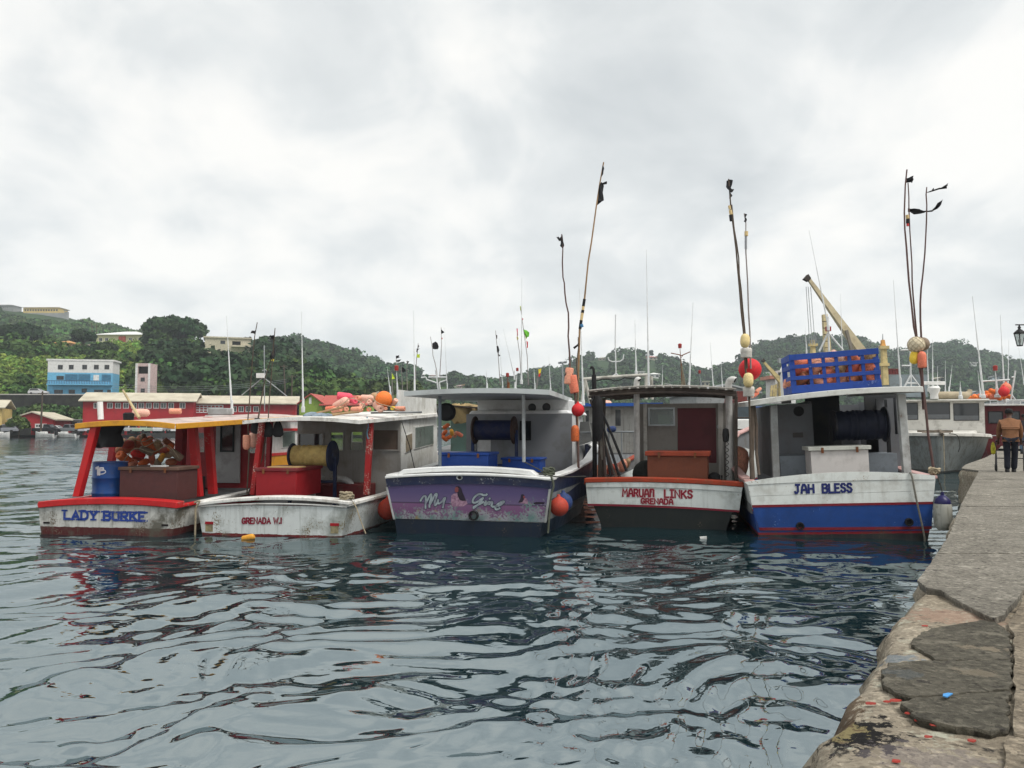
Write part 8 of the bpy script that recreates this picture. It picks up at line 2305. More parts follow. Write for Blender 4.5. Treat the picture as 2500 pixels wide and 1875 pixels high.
for i, (x, y) in enumerate(pos):
 put_float('orange float in the pile on the dark red boat at the right', 'bullet', g.choice(('orange', 'bright orange', 'coral')), at(x, y, 46 + g.uniform(0, 1.5)), (g.uniform(-1, 1), -0.6, g.uniform(-0.3, 0.3)), 0.27, 'orange floats on the far right roofs')
put_float('front bright red ball float on the dark red boat', 'balloon', 'bright red', at(2451, 956, 45.5), (0, 0, -1), 0.29, 'red balls on the right')
put_float('paler red ball float behind the bright red one at the right', 'balloon', 'coral', at(2456, 947, 46.5), (0, 0, -1), 0.29, 'red balls on the right')
# white boat behind the purple-sterned one
b8 = Boat('white_cabin_boat', 'white cabin boat with a blue roof edge, behind the leaning dark poles', 1505, 26.5, 12)
simple_hull(b8, [(0, 1.7, 1.5, 1.25), (4, 1.8, 1.6, 1.3), (7, 1.2, 0.8, 1.6), (9, 0.1, 0.05, 1.9)], banded('pale_pink_hull', [(0.3, (0.05, 0.05, 0.05)), (0.9, (0.6, 0.24, 0.16)), (3, (0.5, 0.53, 0.56))], 0.5), M_DECKG)
y8 = 1.2
M8 = paint('dingy_white', (0.45, 0.44, 0.41), 0.6, 0.08, 1, 0.4, streak=0.3)
o, r8, hr = wall_part(b8, 'cabin_wall', y8, 1425, 1600, 990, 1105, M8, [(1500, 998, 1518, 1042), (1428, 1000, 1440, 1040)])
for h in hr:
 window_part(b8, h, y8, M8, M_GLASSD, 0.03)
for q in (r8[0], r8[1] - 0.05):
 mb = MB(); mb.box(q, q + 0.05, y8 + 0.051, y8 + 3, r8[2], r8[3]); b8.part(mb, 'cabin_side', M8, smooth=0)
mb = MB(); mb.box(r8[0] - 0.25, r8[1] + 0.25, y8 - 0.5, y8 + 3.2, r8[3] + 0.003, r8[3] + 0.06); b8.part(mb, 'roof', M8, smooth=0)
mb = MB(); mb.box(r8[0] - 0.27, r8[1] + 0.27, y8 - 0.54, y8 - 0.505, r8[3] - 0.03, r8[3] + 0.08); b8.part(mb, 'roof_edge', paint('cobalt_trim', (0.02, 0.09, 0.36), 0.5), smooth=0)
a, c = b8.L(1485, 1054, 0.4), b8.L(1550, 1054, 0.4)
mb = MB(); mb.tube([a, c], 0.03, 8)
for f in (0.02, 0.5, 0.98):
 q = a.lerp(c, f); mb.tube([q, Vector((q.x, q.y, 1.2))], 0.025, 8)
b8.part(mb, 'rail', M_STEEL)
p = b8.L(1493, 1048, 0.3)
put_float('blue and grey float on the rail behind the dark poles', 'egg', 'blue', b8.W(p), (1, -0.4, 0.2), 0.16)
for i, (x, y, c, lb) in enumerate(((1462, 982, 'salmon', 'salmon float on the blue-edged roof, left'), (1478, 985, 'pale pink', 'pale float on the blue-edged roof, right'))):
 put_float(lb, 'bullet', c, at(x, y, 27.5), (1, 0.2, 0), 0.22)
# boat with a dark slatted roof behind the white boat
b9 = Boat('dark_roofed_boat', 'boat with a dark slatted roof and orange floats, behind the white boat with floats', 1085, 30, 10)
simple_hull(b9, [(0, 1.6, 1.4, 1.1), (4, 1.7, 1.5, 1.2), (7, 1.1, 0.7, 1.5), (9, 0.1, 0.05, 1.8)], banded('teal_hull', [(0.2, (0.03, 0.03, 0.03)), (3, (0.05, 0.13, 0.12))], 0.5), M_DECKG)
za, zb_ = b9.L(1000, 978, 0.3).z, b9.L(1075, 992, 0.3).z
x0_, x1_ = b9.L(965, 985, 0.3).x, b9.L(1180, 992, 0.3).x
for i in range(11):
 y = 0.2 + i * 0.3
 mb = MB(); mb.hexa([(x0_, y, za - 0.05), (x1_, y, zb_ - 0.1), (x1_, y + 0.2, zb_ - 0.1), (x0_, y + 0.2, za - 0.05)], [(x0_, y, za), (x1_, y, zb_ - 0.05), (x1_, y + 0.2, zb_ - 0.05), (x0_, y + 0.2, za)]); b9.part(mb, 'roof_slat', M4D, smooth=0)
for x, zt_ in ((x0_ + 0.1, za), (x1_ - 0.1, zb_), (x0_ + 1.6, za - 0.05)):
 mb = MB(); mb.tube([(x, 0.4, 1.0), (x, 0.4, zt_ - 0.08)], 0.04, 8); b9.part(mb, 'post', M_ALU)
a, c = b9.L(1100, 1025, 2.4), b9.L(1170, 1090, 2.4)
mb = MB(); mb.box(a.x, c.x, 2.4, 3.8, 0.9, b9.L(1120, 1005, 2.4).z); b9.part(mb, 'cabin', paint('sea_green_cabin', (0.12, 0.2, 0.17), 0.6), bevel=0.03)
p = at(1128, 1000, 31)
mb = MB(); mb.loft([[p + Vector((w * math.cos(a) * (1 + 0.2 * math.sin(3 * a)), 0.4 * w * math.sin(a), dz + 0.06 * math.sin(5 * a))) for a in np.linspace(0, 6.28, 15, endpoint=False)] for w, dz in ((0.35, -0.5), (0.5, -0.3), (0.62, 0.0), (0.6, 0.12), (0.2, 0.2))], True, True); tag(mb.build('tan_tarpaulin', paint('tan_tarp', (0.34, 0.25, 0.12), 0.8, 0.25, 3, 0.4, bump=0.8)), 'crumpled tan tarpaulin seen under the pale canopy', 'tarpaulin')
g = random.Random(5)
for i, (x, y, c) in enumerate(((1086, 1056, 'dark orange'), (1096, 1068, 'orange'), (1090, 1040, 'dark orange'), (1103, 1055, 'amber'), (1112, 1060, 'salmon'), (1121, 1060, 'coral'), (1085, 1070, 'dark orange'))):
 put_float('orange or coral float in the small cluster seen beside the left canopy post', 'bullet', c, at(x, y, 31 + g.uniform(0, 0.5)), (g.uniform(-1, 1), -0.7, 0.5), 0.16, 'floats seen beside the left canopy post')
# green boat between the two right boats
b10 = Boat('green_boat', 'green-hulled boat with a red rail, seen between the two right-hand boats', 1858, 27, 10)
simple_hull(b10, [(0, 1.6, 1.4, 1.25), (4, 1.7, 1.5, 1.3), (7, 1.1, 0.7, 1.6), (9, 0.1, 0.05, 1.9)], banded('green_hull', [(0.2, (0.03, 0.03, 0.03)), (0.7, (0.5, 0.4, 0.38)), (3, (0.015, 0.14, 0.085))], 0.5), M_DECKG)
mb = MB(); mb.box(-1.7, 1.7, -0.06, 0.06, 1.22, 1.3); b10.part(mb, 'rail', M1RD, bevel=0.01)
mb = MB(); mb.box(-1.72, 1.72, -0.08, 0.05, 1.303, 1.36); b10.part(mb, 'rail_cap', WH, bevel=0.01)
mb = MB(); mb.hexa([(-0.5, 1.0, 1.2), (1.2, 1.0, 1.2), (1.2, 4, 1.2), (-0.5, 4, 1.2)], [(0.1, 1.0, 2.2), (1.1, 1.0, 2.35), (1.1, 3.8, 2.35), (0.1, 3.8, 2.2)]); b10.part(mb, 'cabin', paint('buff_cabin', (0.42, 0.37, 0.28), 0.6), bevel=0.05)
mb = MB(); mb.lathe([(0.02, 0), (0.28, 0), (0.28, 0.7), (0.02, 0.72)], 18); tag(mb.build('blue_barrel', paint('barrel_blue', (0.012, 0.06, 0.25), 0.4), M=T(at(1850, 1040, 29.5))), 'blue barrel seen behind the left corner poles of the blue and white boat', 'barrel')
# white launch between (flat side with rails)
b11 = Boat('white_launch', 'white launch with horizontal rails glimpsed left of the thick corner pole', 1830, 34, 6)
simple_hull(b11, [(0, 2.2, 2.0, 1.6), (5, 2.2, 2.0, 1.6), (9, 0.2, 0.1, 1.9)], banded('launch_hull', [(0.2, (0.1, 0.05, 0.06)), (0.9, (0.5, 0.33, 0.36)), (3, (0.55, 0.6, 0.64))], 0.5), WH)
mb = MB(); mb.box(-2.0, 2.0, 1.0, 4.5, 1.6, 2.5); b11.part(mb, 'cabin', WH, bevel=0.05)
for z in (1.75, 2.05, 2.55):
 mb = MB(); mb.tube([(-2.2, -0.05, z), (2.2, -0.05, z)], 0.03, 6); b11.part(mb, 'rail', M4D)
# cargo ship with a yellow derrick
M_CR = paint('crane_yellow', (0.5, 0.43, 0.28), 0.55, 0.15, 0.8, 0.3, (0.2, 0.12, 0.06), 1.5)
M_CRY = paint('mast_yellow', (0.52, 0.42, 0.2), 0.55, 0.12, 1, 0.3)
b12 = Boat('cargo_ship', 'cargo ship with a long cream derrick boom rising behind the blue crate', 2110, 72, 70)
simple_hull(b12, [(-14, 3.0, 2.5, 4.0), (-8, 5, 4.5, 3.6), (10, 5, 4.5, 3.6), (22, 0.4, 0.2, 5.0)], banded('ship_hull', [(0.5, (0.1, 0.03, 0.03)), (6, (0.1, 0.13, 0.15))], 0.5), M_DECKG)
def sbeam(b, p, q, w0, w1, mat, nm):
 p, q = b.I @ p, b.I @ q
 d = (q - p).normalized(); s = d.cross(Vector((0, 0, 1)))
 s = s.normalized() if s.length > 0.01 else Vector((1, 0, 0)); u = s.cross(d)
 mb = MB(); mb.hexa([p - s * w0 - u * w0, p + s * w0 - u * w0, p + s * w0 + u * w0, p - s * w0 + u * w0], [q - s * w1 - u * w1, q + s * w1 - u * w1, q + s * w1 + u * w1, q - s * w1 + u * w1]); return b.part(mb, nm, mat, smooth=0)
sbeam(b12, at(2105, 862, 70), at(1975, 682, 70), 0.36, 0.13, M_CR, 'derrick_boom')
sbeam(b12, at(1975, 684, 70), at(1966, 676, 70), 0.2, 0.28, M4D, 'boom_head')
sbeam(b12, at(2066, 806, 69.4), at(2084, 872, 69.4), 0.12, 0.12, paint('ram_grey', (0.2, 0.18, 0.15)), 'ram')
sbeam(b12, at(2024, 905, 72), at(2013, 768, 72), 0.3, 0.2, paint('cream_mast', (0.62, 0.52, 0.3), 0.6), 'derrick_post')
for i in range(6):
 sbeam(b12, at(2012 + i * 1.5 - 4, 785 + i * 16, 71.4), at(2012 + i * 1.5 + 6, 785 + i * 16, 71.4), 0.03, 0.03, M4D, 'rung')
for i, x in enumerate((1968, 1973, 1979)):
 sbeam(b12, at(x, 700, 70.2), at(x + 9 + i, 842, 70.2), 0.02, 0.02, M_STEEL, 'fall_wire')
sbeam(b12, at(2161, 940, 74), at(2157, 848, 74), 0.25, 0.2, M_CRY, 'fore_mast')
for y in (848, 890):
 sbeam(b12, at(2147, y, 73.8), at(2170, y, 73.8), 0.14, 0.14, M_CRY, 'mast_platform')
sbeam(b12, at(2156, 848, 74), at(2155, 830, 74), 0.2, 0.13, paint('mast_orange', (0.6, 0.3, 0.08)), 'mast_head')
sbeam(b12, at(2155, 830, 74), at(2155, 815, 74), 0.04, 0.02, M_STEEL, 'mast_rod')
p0, p1 = at(2160, 970, 74), at(2260, 925, 74)
for nm, (xa, ya, xb, yb_), m in (('grey_hatch', (2160, 970, 2250, 916), paint('blue_grey_ship', (0.2, 0.24, 0.26), 0.6, 0.1, 0.5, 0.3)), ('deckhouse', (1968, 960, 2010, 870), WH)):
 a, c = at(xa, ya, 76), at(xb, yb_, 76)
 mb = MB(); mb.box(a.x, c.x, 75, 79, a.z, c.z); mb.v = [tuple(b12.I @ Vector(v)) for v in mb.v]; b12.part(mb, nm, m, smooth=0)
sbeam(b12, at(1985, 870, 76), at(1984, 830, 76), 0.2, 0.14, M_CRY, 'signal_mast')
sbeam(b12, at(1974, 842, 75.8), at(1996, 842, 75.8), 0.12, 0.12, M_CRY, 'mast_platform')
for x in (1976, 1981, 1986, 1992):
 sbeam(b12, at(x, 842, 75.8), at(x, 815 + (x % 5) * 2, 75.8), 0.03, 0.02, M_STEEL, 'mast_rod')
# second vessel with a small yellow crane
b13 = Boat('coaster', 'small white vessel with a yellow crane left of the blue crate', 1905, 105, 75)
simple_hull(b13, [(-10, 2.0, 1.5, 3.4), (-4, 3.5, 3, 3), (8, 3.5, 3, 3), (16, 0.3, 0.2, 4.4)], banded('coaster_hull', [(0.5, (0.1, 0.03, 0.03)), (6, (0.07, 0.09, 0.12))], 0.5), M_DECKG)
sbeam(b13, at(1907, 932, 104), at(1861, 880, 104), 0.3, 0.12, M_CRY, 'crane_boom')
sbeam(b13, at(1861, 883, 103.9), at(1866, 878, 103.9), 0.2, 0.2, M4D, 'boom_head')
for (xa, ya, xb, yb_, m, nm) in ((1888, 985, 1935, 920, WH, 'deckhouse'), (1897, 920, 1935, 905, WH, 'bridge'), (1894, 970, 1906, 932, M_CRY, 'crane_base'), (1873, 926, 1889, 918, paint('orange_pink', (0.55, 0.25, 0.18)), 'lifeboat')):
 a, c = at(xa, ya, 106), at(xb, yb_, 106)
 mb = MB(); mb.box(a.x, c.x, 105 + (nm == 'crane_base') * -0.6, 109, a.z, c.z); mb.v = [tuple(b13.I @ Vector(v)) for v in mb.v]; b13.part(mb, nm, m, smooth=0)
a, c = at(1900, 917, 104.9), at(1933, 909, 104.9)
mb = MB(); mb.box(a.x, c.x, 104.85, 104.95, a.z, c.z); mb.v = [tuple(b13.I @ Vector(v)) for v in mb.v]; b13.part(mb, 'bridge_window', M_GLASSD, smooth=0)
sbeam(b13, at(1906, 905, 106), at(1917, 880, 106), 0.12, 0.1, WH, 'mast')
for x in (1882, 1888, 1893):
 sbeam(b13, at(x, 968, 104), at(x + 2, 935 + x % 7, 104), 0.12, 0.1, M_CRY, 'stanchion')
sbeam(b13, at(1880, 950, 104), at(1900, 950, 104), 0.1, 0.1, M_CRY, 'rail')
sbeam(b13, at(1900, 880, 106), at(1930, 880, 106), 0.3, 0.3, M_STEEL, 'radar_bar')
sbeam(b13, at(1922, 905, 106), at(1920, 880, 106), 0.1, 0.1, WH, 'mast')
# grey warehouse, containers on the pier
mb = MB(); mb.hexa([(22, 92, -1), (120, 92, -1), (120, 140, -1), (22, 140, -1)], [(22, 92, 1.2), (120, 92, 1.2), (120, 140, 1.2), (22, 140, 1.2)])
struct(mb.build('pier', M_ASPH, smooth=0))
t, cv = pxbuild('grey_warehouse', 'grey gabled warehouse roof behind the slatted canopy', 118, 1700, 1835, 960, 1010)
x0, z1 = cv(1700, 959); x1, _ = cv(1850, 959)
facade(t, M_GREYW, x0, x1, -2, z1, 20, [])
mb = MB(); za = cv(1765, 940)[1]; mb.add([(x0, 0.02, z1), (x1, 0.02, z1), ((x0 + x1) / 2, 0.02, za)], [(0, 1, 2)]); mb.build('gable_end', M_GREYW, t, smooth=0)
roof_front_gable(t, paint('sheet_roof', (0.36, 0.38, 0.38), 0.5, 0.1, 0.5, 0.2), x0, x1, 0, 20, z1, za, 0.5)
def container(label, px0, px1, pyt, pyb, D, col):
 a, c = at(px0, pyb, D), at(px1, pyt, D)
 w, h = c.x - a.x, c.z - a.z
 t = thing('container', label, 'container', T((a.x + c.x) / 2, D, a.z), 'shipping containers on the pier')
 m = paint('container_%d' % int(px0), col, 0.6, 0.15, 1, 0.4, (0.08, 0.04, 0.03), 2)
 mb = MB(); mb.box(-w / 2 + 0.08, w / 2 - 0.08, 0.06, 6, 0.08, h - 0.08)
 nn = max(4, int(w / 0.3))
 for i in range(nn):
  x = -w / 2 + 0.1 + (w - 0.2) * i / nn
  mb.box(x, x + (w - 0.2) / nn * 0.5, 0.02, 0.059, 0.1, h - 0.1)
 mb.build('body', m, t, smooth=0)
 mb = MB()
 for q in ((-w / 2, w / 2, 0, 0.12), (-w / 2, w / 2, h - 0.12, h)):
  mb.box(q[0], q[1], 0, 6.05, q[2], q[3] - 0.002)
 mb.build('frame', m, t, smooth=0)
container('brick red container behind the wrapped pole floats', 1800, 1850, 980, 1012, 96, (0.2, 0.045, 0.035))
container('pale container stacked above the brick red one', 1800, 1826, 955, 979, 96.2, (0.4, 0.47, 0.52))
container('brown container on the ship deck right of the yellow mast', 2164, 2196, 900, 916, 82, (0.15, 0.03, 0.03))
t = thing('floodlight_mast', 'tall thin floodlight mast far behind the crooked brown pole', 'mast', T(at(1375, 985, 110)))
bs = at(1375, 985, 110)
mb = MB(); mb.tube([Vector(), at(1373, 888, 110) - bs], [0.14, 0.09], 8); mb.build('pole', M_STEEL, t)
for i, (x, y) in enumerate(((1366, 886), (1370, 885), (1377, 885), (1381, 884))):
 q = at(x, y, 110) - bs
 mb = MB(); mb.box(q.x - 0.18, q.x + 0.18, -0.15, 0.15, q.z - 0.12, q.z + 0.12); mb.build('lamp_head', M_STEEL, t, smooth=0)
mb = MB(); mb.tube([at(1364, 888, 110) - bs, at(1383, 886, 110) - bs], 0.05, 6); mb.build('crossarm', M_STEEL, t)
# ------------------------------------------------------------------ far shore: cars, skiffs, poles
M_TYRE = paint('tyre', (0.02, 0.02, 0.02), 0.85)
def car(label, pxc, pyb, D, L_, H_, colr, yaw, kind='suv'):
 p = at(pxc, pyb, D); p.z = 0.8
 t = thing('parked_car', label, 'car', T(p) @ R(yaw, 'Z'), 'cars parked along the far shore')
 m = paint('car_%d' % int(pxc), colr, 0.3, 0.05, 1, 0.1)
 hw = 0.88
 if kind == 'pickup':
  body = [(-L_ / 2, 0.4), (-L_ / 2, 1.0), (0.1, 1.02), (0.35, 1.02), (L_ / 2 - 0.9, 1.05), (L_ / 2 - 0.05, 0.9), (L_ / 2, 0.4)]
  cab = [(-0.35, 1.0), (-0.25, H_), (0.75, H_), (1.25, 1.04)]
 else:
  body = [(-L_ / 2, 0.4), (-L_ / 2 + 0.03, 0.95), (-L_ / 2 + 0.2, 1.05), (L_ / 2 - 1.1, 1.05), (L_ / 2 - 0.1, 0.9), (L_ / 2, 0.4)]
  cab = [(-L_ / 2 + 0.1, 1.03), (-L_ / 2 + 0.45, H_), (L_ / 2 - 2.0, H_), (L_ / 2 - 1.25, 1.03)]
 mb = MB(); mb.ext([(x, -hw, z) for x, z in body], (0, 2 * hw, 0)); mb.build('body', m, t, bevel=0.06)
 mb = MB(); mb.ext([(x, -hw + 0.08, z) for x, z in cab], (0, 2 * hw - 0.16, 0)); cb_ = mb.build('cab', m, t, bevel=0.05)
 cen = sum(x for x, z in cab) / 4
 gp = [(cen + (x - cen) * 0.86, 1.08 + (z - 1.03) * 0.82) for x, z in cab]
 for s in (-1, 1):
  mb = MB(); mb.ext([(x, s * (hw - 0.078), z) for x, z in gp], (0, s * 0.01, 0)); mb.build('side_window', M_GLASSD, t, smooth=0)
 for k in (0, 1):
  (xa, za), (xb, zb__) = (cab[0], cab[1]) if k == 0 else (cab[3], cab[2])
  o = -0.03 if k == 0 else 0.03
  mb = MB(); P_ = [(xa + (xb - xa) * f + o, y, za + (zb__ - za) * f) for f, y in ((0.15, -0.68), (0.15, 0.68), (0.88, 0.62), (0.88, -0.62))]
  mb.ext(P_, (o * 0.3, 0, 0)); mb.build('windscreen', M_GLASSD, t, smooth=0)
 for x in (-L_ * 0.31, L_ * 0.31):
  for y in (-hw + 0.02, hw - 0.02):
   mb = MB(); mb.lathe([(0.02, -0.1), (0.3, -0.1), (0.34, -0.06), (0.34, 0.06), (0.3, 0.1), (0.02, 0.1)], 14, T(x, y, 0.34) @ R(90, 'X')); mb.build('wheel', M_TYRE, t)
CARS = [(16, 1069, 153.6, 4.7, 1.75, (0.3, 0.31, 0.34), 180, 'suv', 'silver estate car at the far left shore'), (114, 1063, 156, 5.0, 1.75, (0.02, 0.02, 0.025), 0, 'pickup', 'black pickup before the low red house'), (139, 1060, 158, 4.3, 1.5, (0.62, 0.62, 0.62), 0, 'suv', 'white car right of the black pickup'),
  (172, 1061, 157, 5.0, 1.75, (0.17, 0.18, 0.19), 180, 'pickup', 'grey pickup left of the red warehouse'), (221, 1063, 156, 4.4, 1.6, (0.55, 0.55, 0.6), 70, 'suv', 'white car seen past the black bundle'), (320, 1061, 158, 4.2, 1.6, (0.5, 0.5, 0.5), 80, 'suv', 'pale car behind the summit of the float heap'),
  (352, 1064, 155.5, 4.8, 1.75, (0.42, 0.52, 0.42), 75, 'pickup', 'pale green pickup behind the float heap'), (391, 1063, 156, 4.4, 1.75, (0.55, 0.56, 0.57), 100, 'suv', 'silver four-wheel drive seen under the yellow-edged roof'), (422, 1063, 156, 4.5, 1.72, (0.68, 0.68, 0.68), 125, 'suv', 'white four-wheel drive seen under the yellow-edged roof'), (297, 1062, 157, 4.2, 1.5, (0.1, 0.3, 0.5), 90, 'suv', 'blue car behind the left of the float heap')]
for x, y, D, L_, H_, c, yw, k, lb in CARS:
 car(lb, x, y, D, L_, H_, c, yw, k)
car('white car on the upper road left of the blue building', 95, 964, 187, 4.3, 1.5, (0.6, 0.6, 0.6), 0)
bpy.context.view_layer.update()
for o_ in [o for o in C.objects if o.get('label', '').startswith('white car on the upper road')]:
 o_.location.z = zt + 0.02
def skiff(label, px, py, D, L_, yaw):
 p = at(px, py, D); p.z = 0
 t = thing('skiff', label, 'boat', T(p) @ R(yaw, 'Z'), 'small open boats at the far shore')
 rows = []
 for f, hb, z in ((0, 0.7, 0.75), (0.3, 0.8, 0.72), (0.65, 0.72, 0.85), (0.88, 0.35, 1.05), (1, 0.03, 1.2)):
  x = -L_ / 2 + L_ * f
  rows.append([(x, -hb, z), (x, -hb * 0.8, 0.1), (x, 0, -0.15), (x, hb * 0.8, 0.1), (x, hb, z)])
 mb = MB(); mb.loft(rows); mb.add(rows[0], [(0, 1, 2, 3, 4)]); mb.build('hull', WH, t)
 mb = MB()
 for p_, q_ in zip(rows[:-1], rows[1:]):
  mb.add([(p_[0][0], p_[0][1], 0.45), (p_[4][0], p_[4][1], 0.45), (q_[4][0], q_[4][1], 0.45), (q_[0][0], q_[0][1], 0.45)], [(0, 1, 2, 3)])
 mb.build('floor', M_GREYW, t)
 mb = MB(); mb.box(-0.3, 0.9, -0.35, 0.35, 0.45, 1.15); mb.build('console', WH, t, bevel=0.08)
 mb = MB(); mb.box(-L_ / 2 - 0.5, -L_ / 2 - 0.02, -0.25, 0.25, 0.5, 1.25); mb.build('outboard', M_BLACKR, t, bevel=0.1)
skiff('small white open boat at the far shore, left of two', 110, 1074, 149, 3.8, 175)
skiff('small white open boat at the far shore, right of two', 160, 1073, 150, 4.8, 170)
skiff('blue-grey skiff at the left picture border by the far shore', -6, 1078, 146, 4.0, 10)
def upole(label, xt, yt, xb, yb_, D, arm=True):
 a, c = at(xt, yt, D), at(xb, yb_, D)
 t = thing('utility_pole', label, 'pole', T(c), 'utility poles on the far shore')
 mb = MB(); mb.tube([Vector(), a - c], [0.2, 0.13], 8); mb.build('pole', M_POLE, t)
 if arm:
  mb = MB(); q = a - c; mb.box(q.x - 0.9, q.x + 0.9, q.y - 0.06, q.y + 0.06, q.z - 0.5, q.z - 0.35); mb.build('crossarm', M_POLE, t, smooth=0)
upole('dark utility pole in front of the low red house', 104, 955, 99, 1064, 153)
upole('utility pole on the dark slope right of the pink tower', 693, 890, 697, 985, 190)
upole('utility pole behind the second red shed', 713, 915, 712, 985, 188)
upole('thin pole above the white-roofed hall, left of two', 224, 788, 225, 818, 330, False)
upole('thin pole above the white-roofed hall, right of two', 236, 790, 236, 818, 330, False)
for i, (y0, y1) in enumerate(((937, 926), (943, 930), (948, 934))):
 a, c = at(275, y0, 187), at(700, y1, 188)
 pts = [a.lerp(c, f) - Vector((0, 0, 1.2 * 4 * f * (1 - f))) for f in np.linspace(0, 1, 14)]
 mb = MB(); mb.tube(pts, 0.035, 4); tag(mb.build('overhead_wire', M_STEEL), ('upper', 'middle', 'lower')[i] + ' overhead wire crossing the dark slope behind the pink tower', 'wire', 'overhead wires')
# ------------------------------------------------------------------ litter in the water
mb = MB(); mb.hexa([(-0.06, -0.04, -0.02), (0.06, -0.03, -0.02), (0.07, 0.05, -0.01), (-0.05, 0.05, -0.02)], [(-0.07, -0.04, 0.03), (0.06, -0.04, 0.05), (0.07, 0.05, 0.04), (-0.06, 0.05, 0.03)])
tag(mb.build('floating_carton', WH, M=T(onz(1717, 1315, 0.01))), 'white carton floating below the white lettered stern', 'carton')
# ------------------------------------------------------------------ street lantern (its post stands outside the frame)
lz = at(2490, 845, 26)
t = thing('street_lantern', 'old-fashioned lantern hanging from a bracket at the right border', 'lantern', T(at(2560, 1130, 26)))
bs = at(2560, 1130, 26)
q = lz - bs
mb = MB(); mb.tube([Vector((0, 0, -0.2)), Vector((0, 0, 4.9))], [0.09, 0.05], 10); mb.build('post', M_BLACKR, t)
mb = MB(); za = at(2490, 793, 26).z - bs.z; mb.tube([Vector((0, 0, za)), Vector((q.x - 0.12, 0, za))], 0.02, 8); mb.tube([Vector((q.x, 0, za)), Vector((q.x, 0, za - 0.1))], 0.014, 6); mb.build('bracket', M_BLACKR, t)
LM = T(q.x, 0, q.z)
mb = MB(); mb.lathe([(0.01, 0.72), (0.03, 0.66), (0.06, 0.6), (0.03, 0.57), (0.12, 0.5), (0.19, 0.44), (0.2, 0.41), (0.01, 0.41)], 6, LM); mb.build('lantern_roof', M_BLACKR, t, smooth=0)
mb = MB(); mb.lathe([(0.01, 0.03), (0.085, 0.03), (0.16, 0.405), (0.01, 0.405)], 6, LM); mb.build('lantern_glass', glass('lantern_pane', (0.3, 0.33, 0.33), 0.6), t, smooth=0)
mb = MB()
for k in range(6):
 a = k * math.pi / 3
 mb.tube([LM @ Vector((0.09 * math.cos(a), 0.09 * math.sin(a), 0.02)), LM @ Vector((0.172 * math.cos(a), 0.172 * math.sin(a), 0.41))], 0.011, 5)
mb.lathe([(0.01, 0.0), (0.1, 0.0), (0.1, 0.03), (0.01, 0.03)], 6, LM)
mb.build('lantern_frame', M_BLACKR, t, smooth=0)
mb = MB(); mb.lathe([(0.005, 0.1), (0.04, 0.12), (0.045, 0.2), (0.02, 0.26), (0.005, 0.27)], 10, LM); mb.build('bulb', WH, t)
# ================================================================== people
def skin(name, pts, edges, root, mat, parent, sub=2):
 """pts: {key: (x, y, z, rx, ry)}"""
 keys = list(pts)
 ix = {k: i for i, k in enumerate(keys)}
 me = bpy.data.meshes.new(name)
 me.from_pydata([pts[k][:3] for k in keys], [(ix[a], ix[b]) for a, b in edges], [])
 me.materials.append(mat)
 o = link(name, me, parent)
 m = o.modifiers.new('skin', 'SKIN')
 m.use_smooth_shade = True
 if not me.skin_vertices:
  bpy.context.view_layer.objects.active = o
  o.select_set(True)
  bpy.ops.mesh.customdata_skin_add()
  o.select_set(False)
 for k in keys:
  v = me.skin_vertices[0].data[ix[k]]
  v.radius = (pts[k][3], pts[k][4])
  v.use_root = (k == root)
 s = o.modifiers.new('sub', 'SUBSURF')
 s.levels = s.render_levels = sub
 return o
M_SKIN = paint('dark_skin', (0.09, 0.045, 0.03), 0.6, 0.08, 6, 0)
M_JACK = paint('brown_jacket', (0.21, 0.10, 0.05), 0.9, 0.15, 9, 0.25, (0.1, 0.05, 0.03), 4, bump=0.6)
M_TROU = paint('navy_trousers', (0.012, 0.014, 0.022), 0.9, 0.2, 9, 0, bump=0.5)
M_JEAN = paint('blue_jeans', (0.1, 0.16, 0.24), 0.9, 0.2, 9, 0.1, bump=0.5)
M_SHIRT = paint('dark_shirt', (0.03, 0.03, 0.035), 0.9, 0.2, 9, 0, bump=0.4)
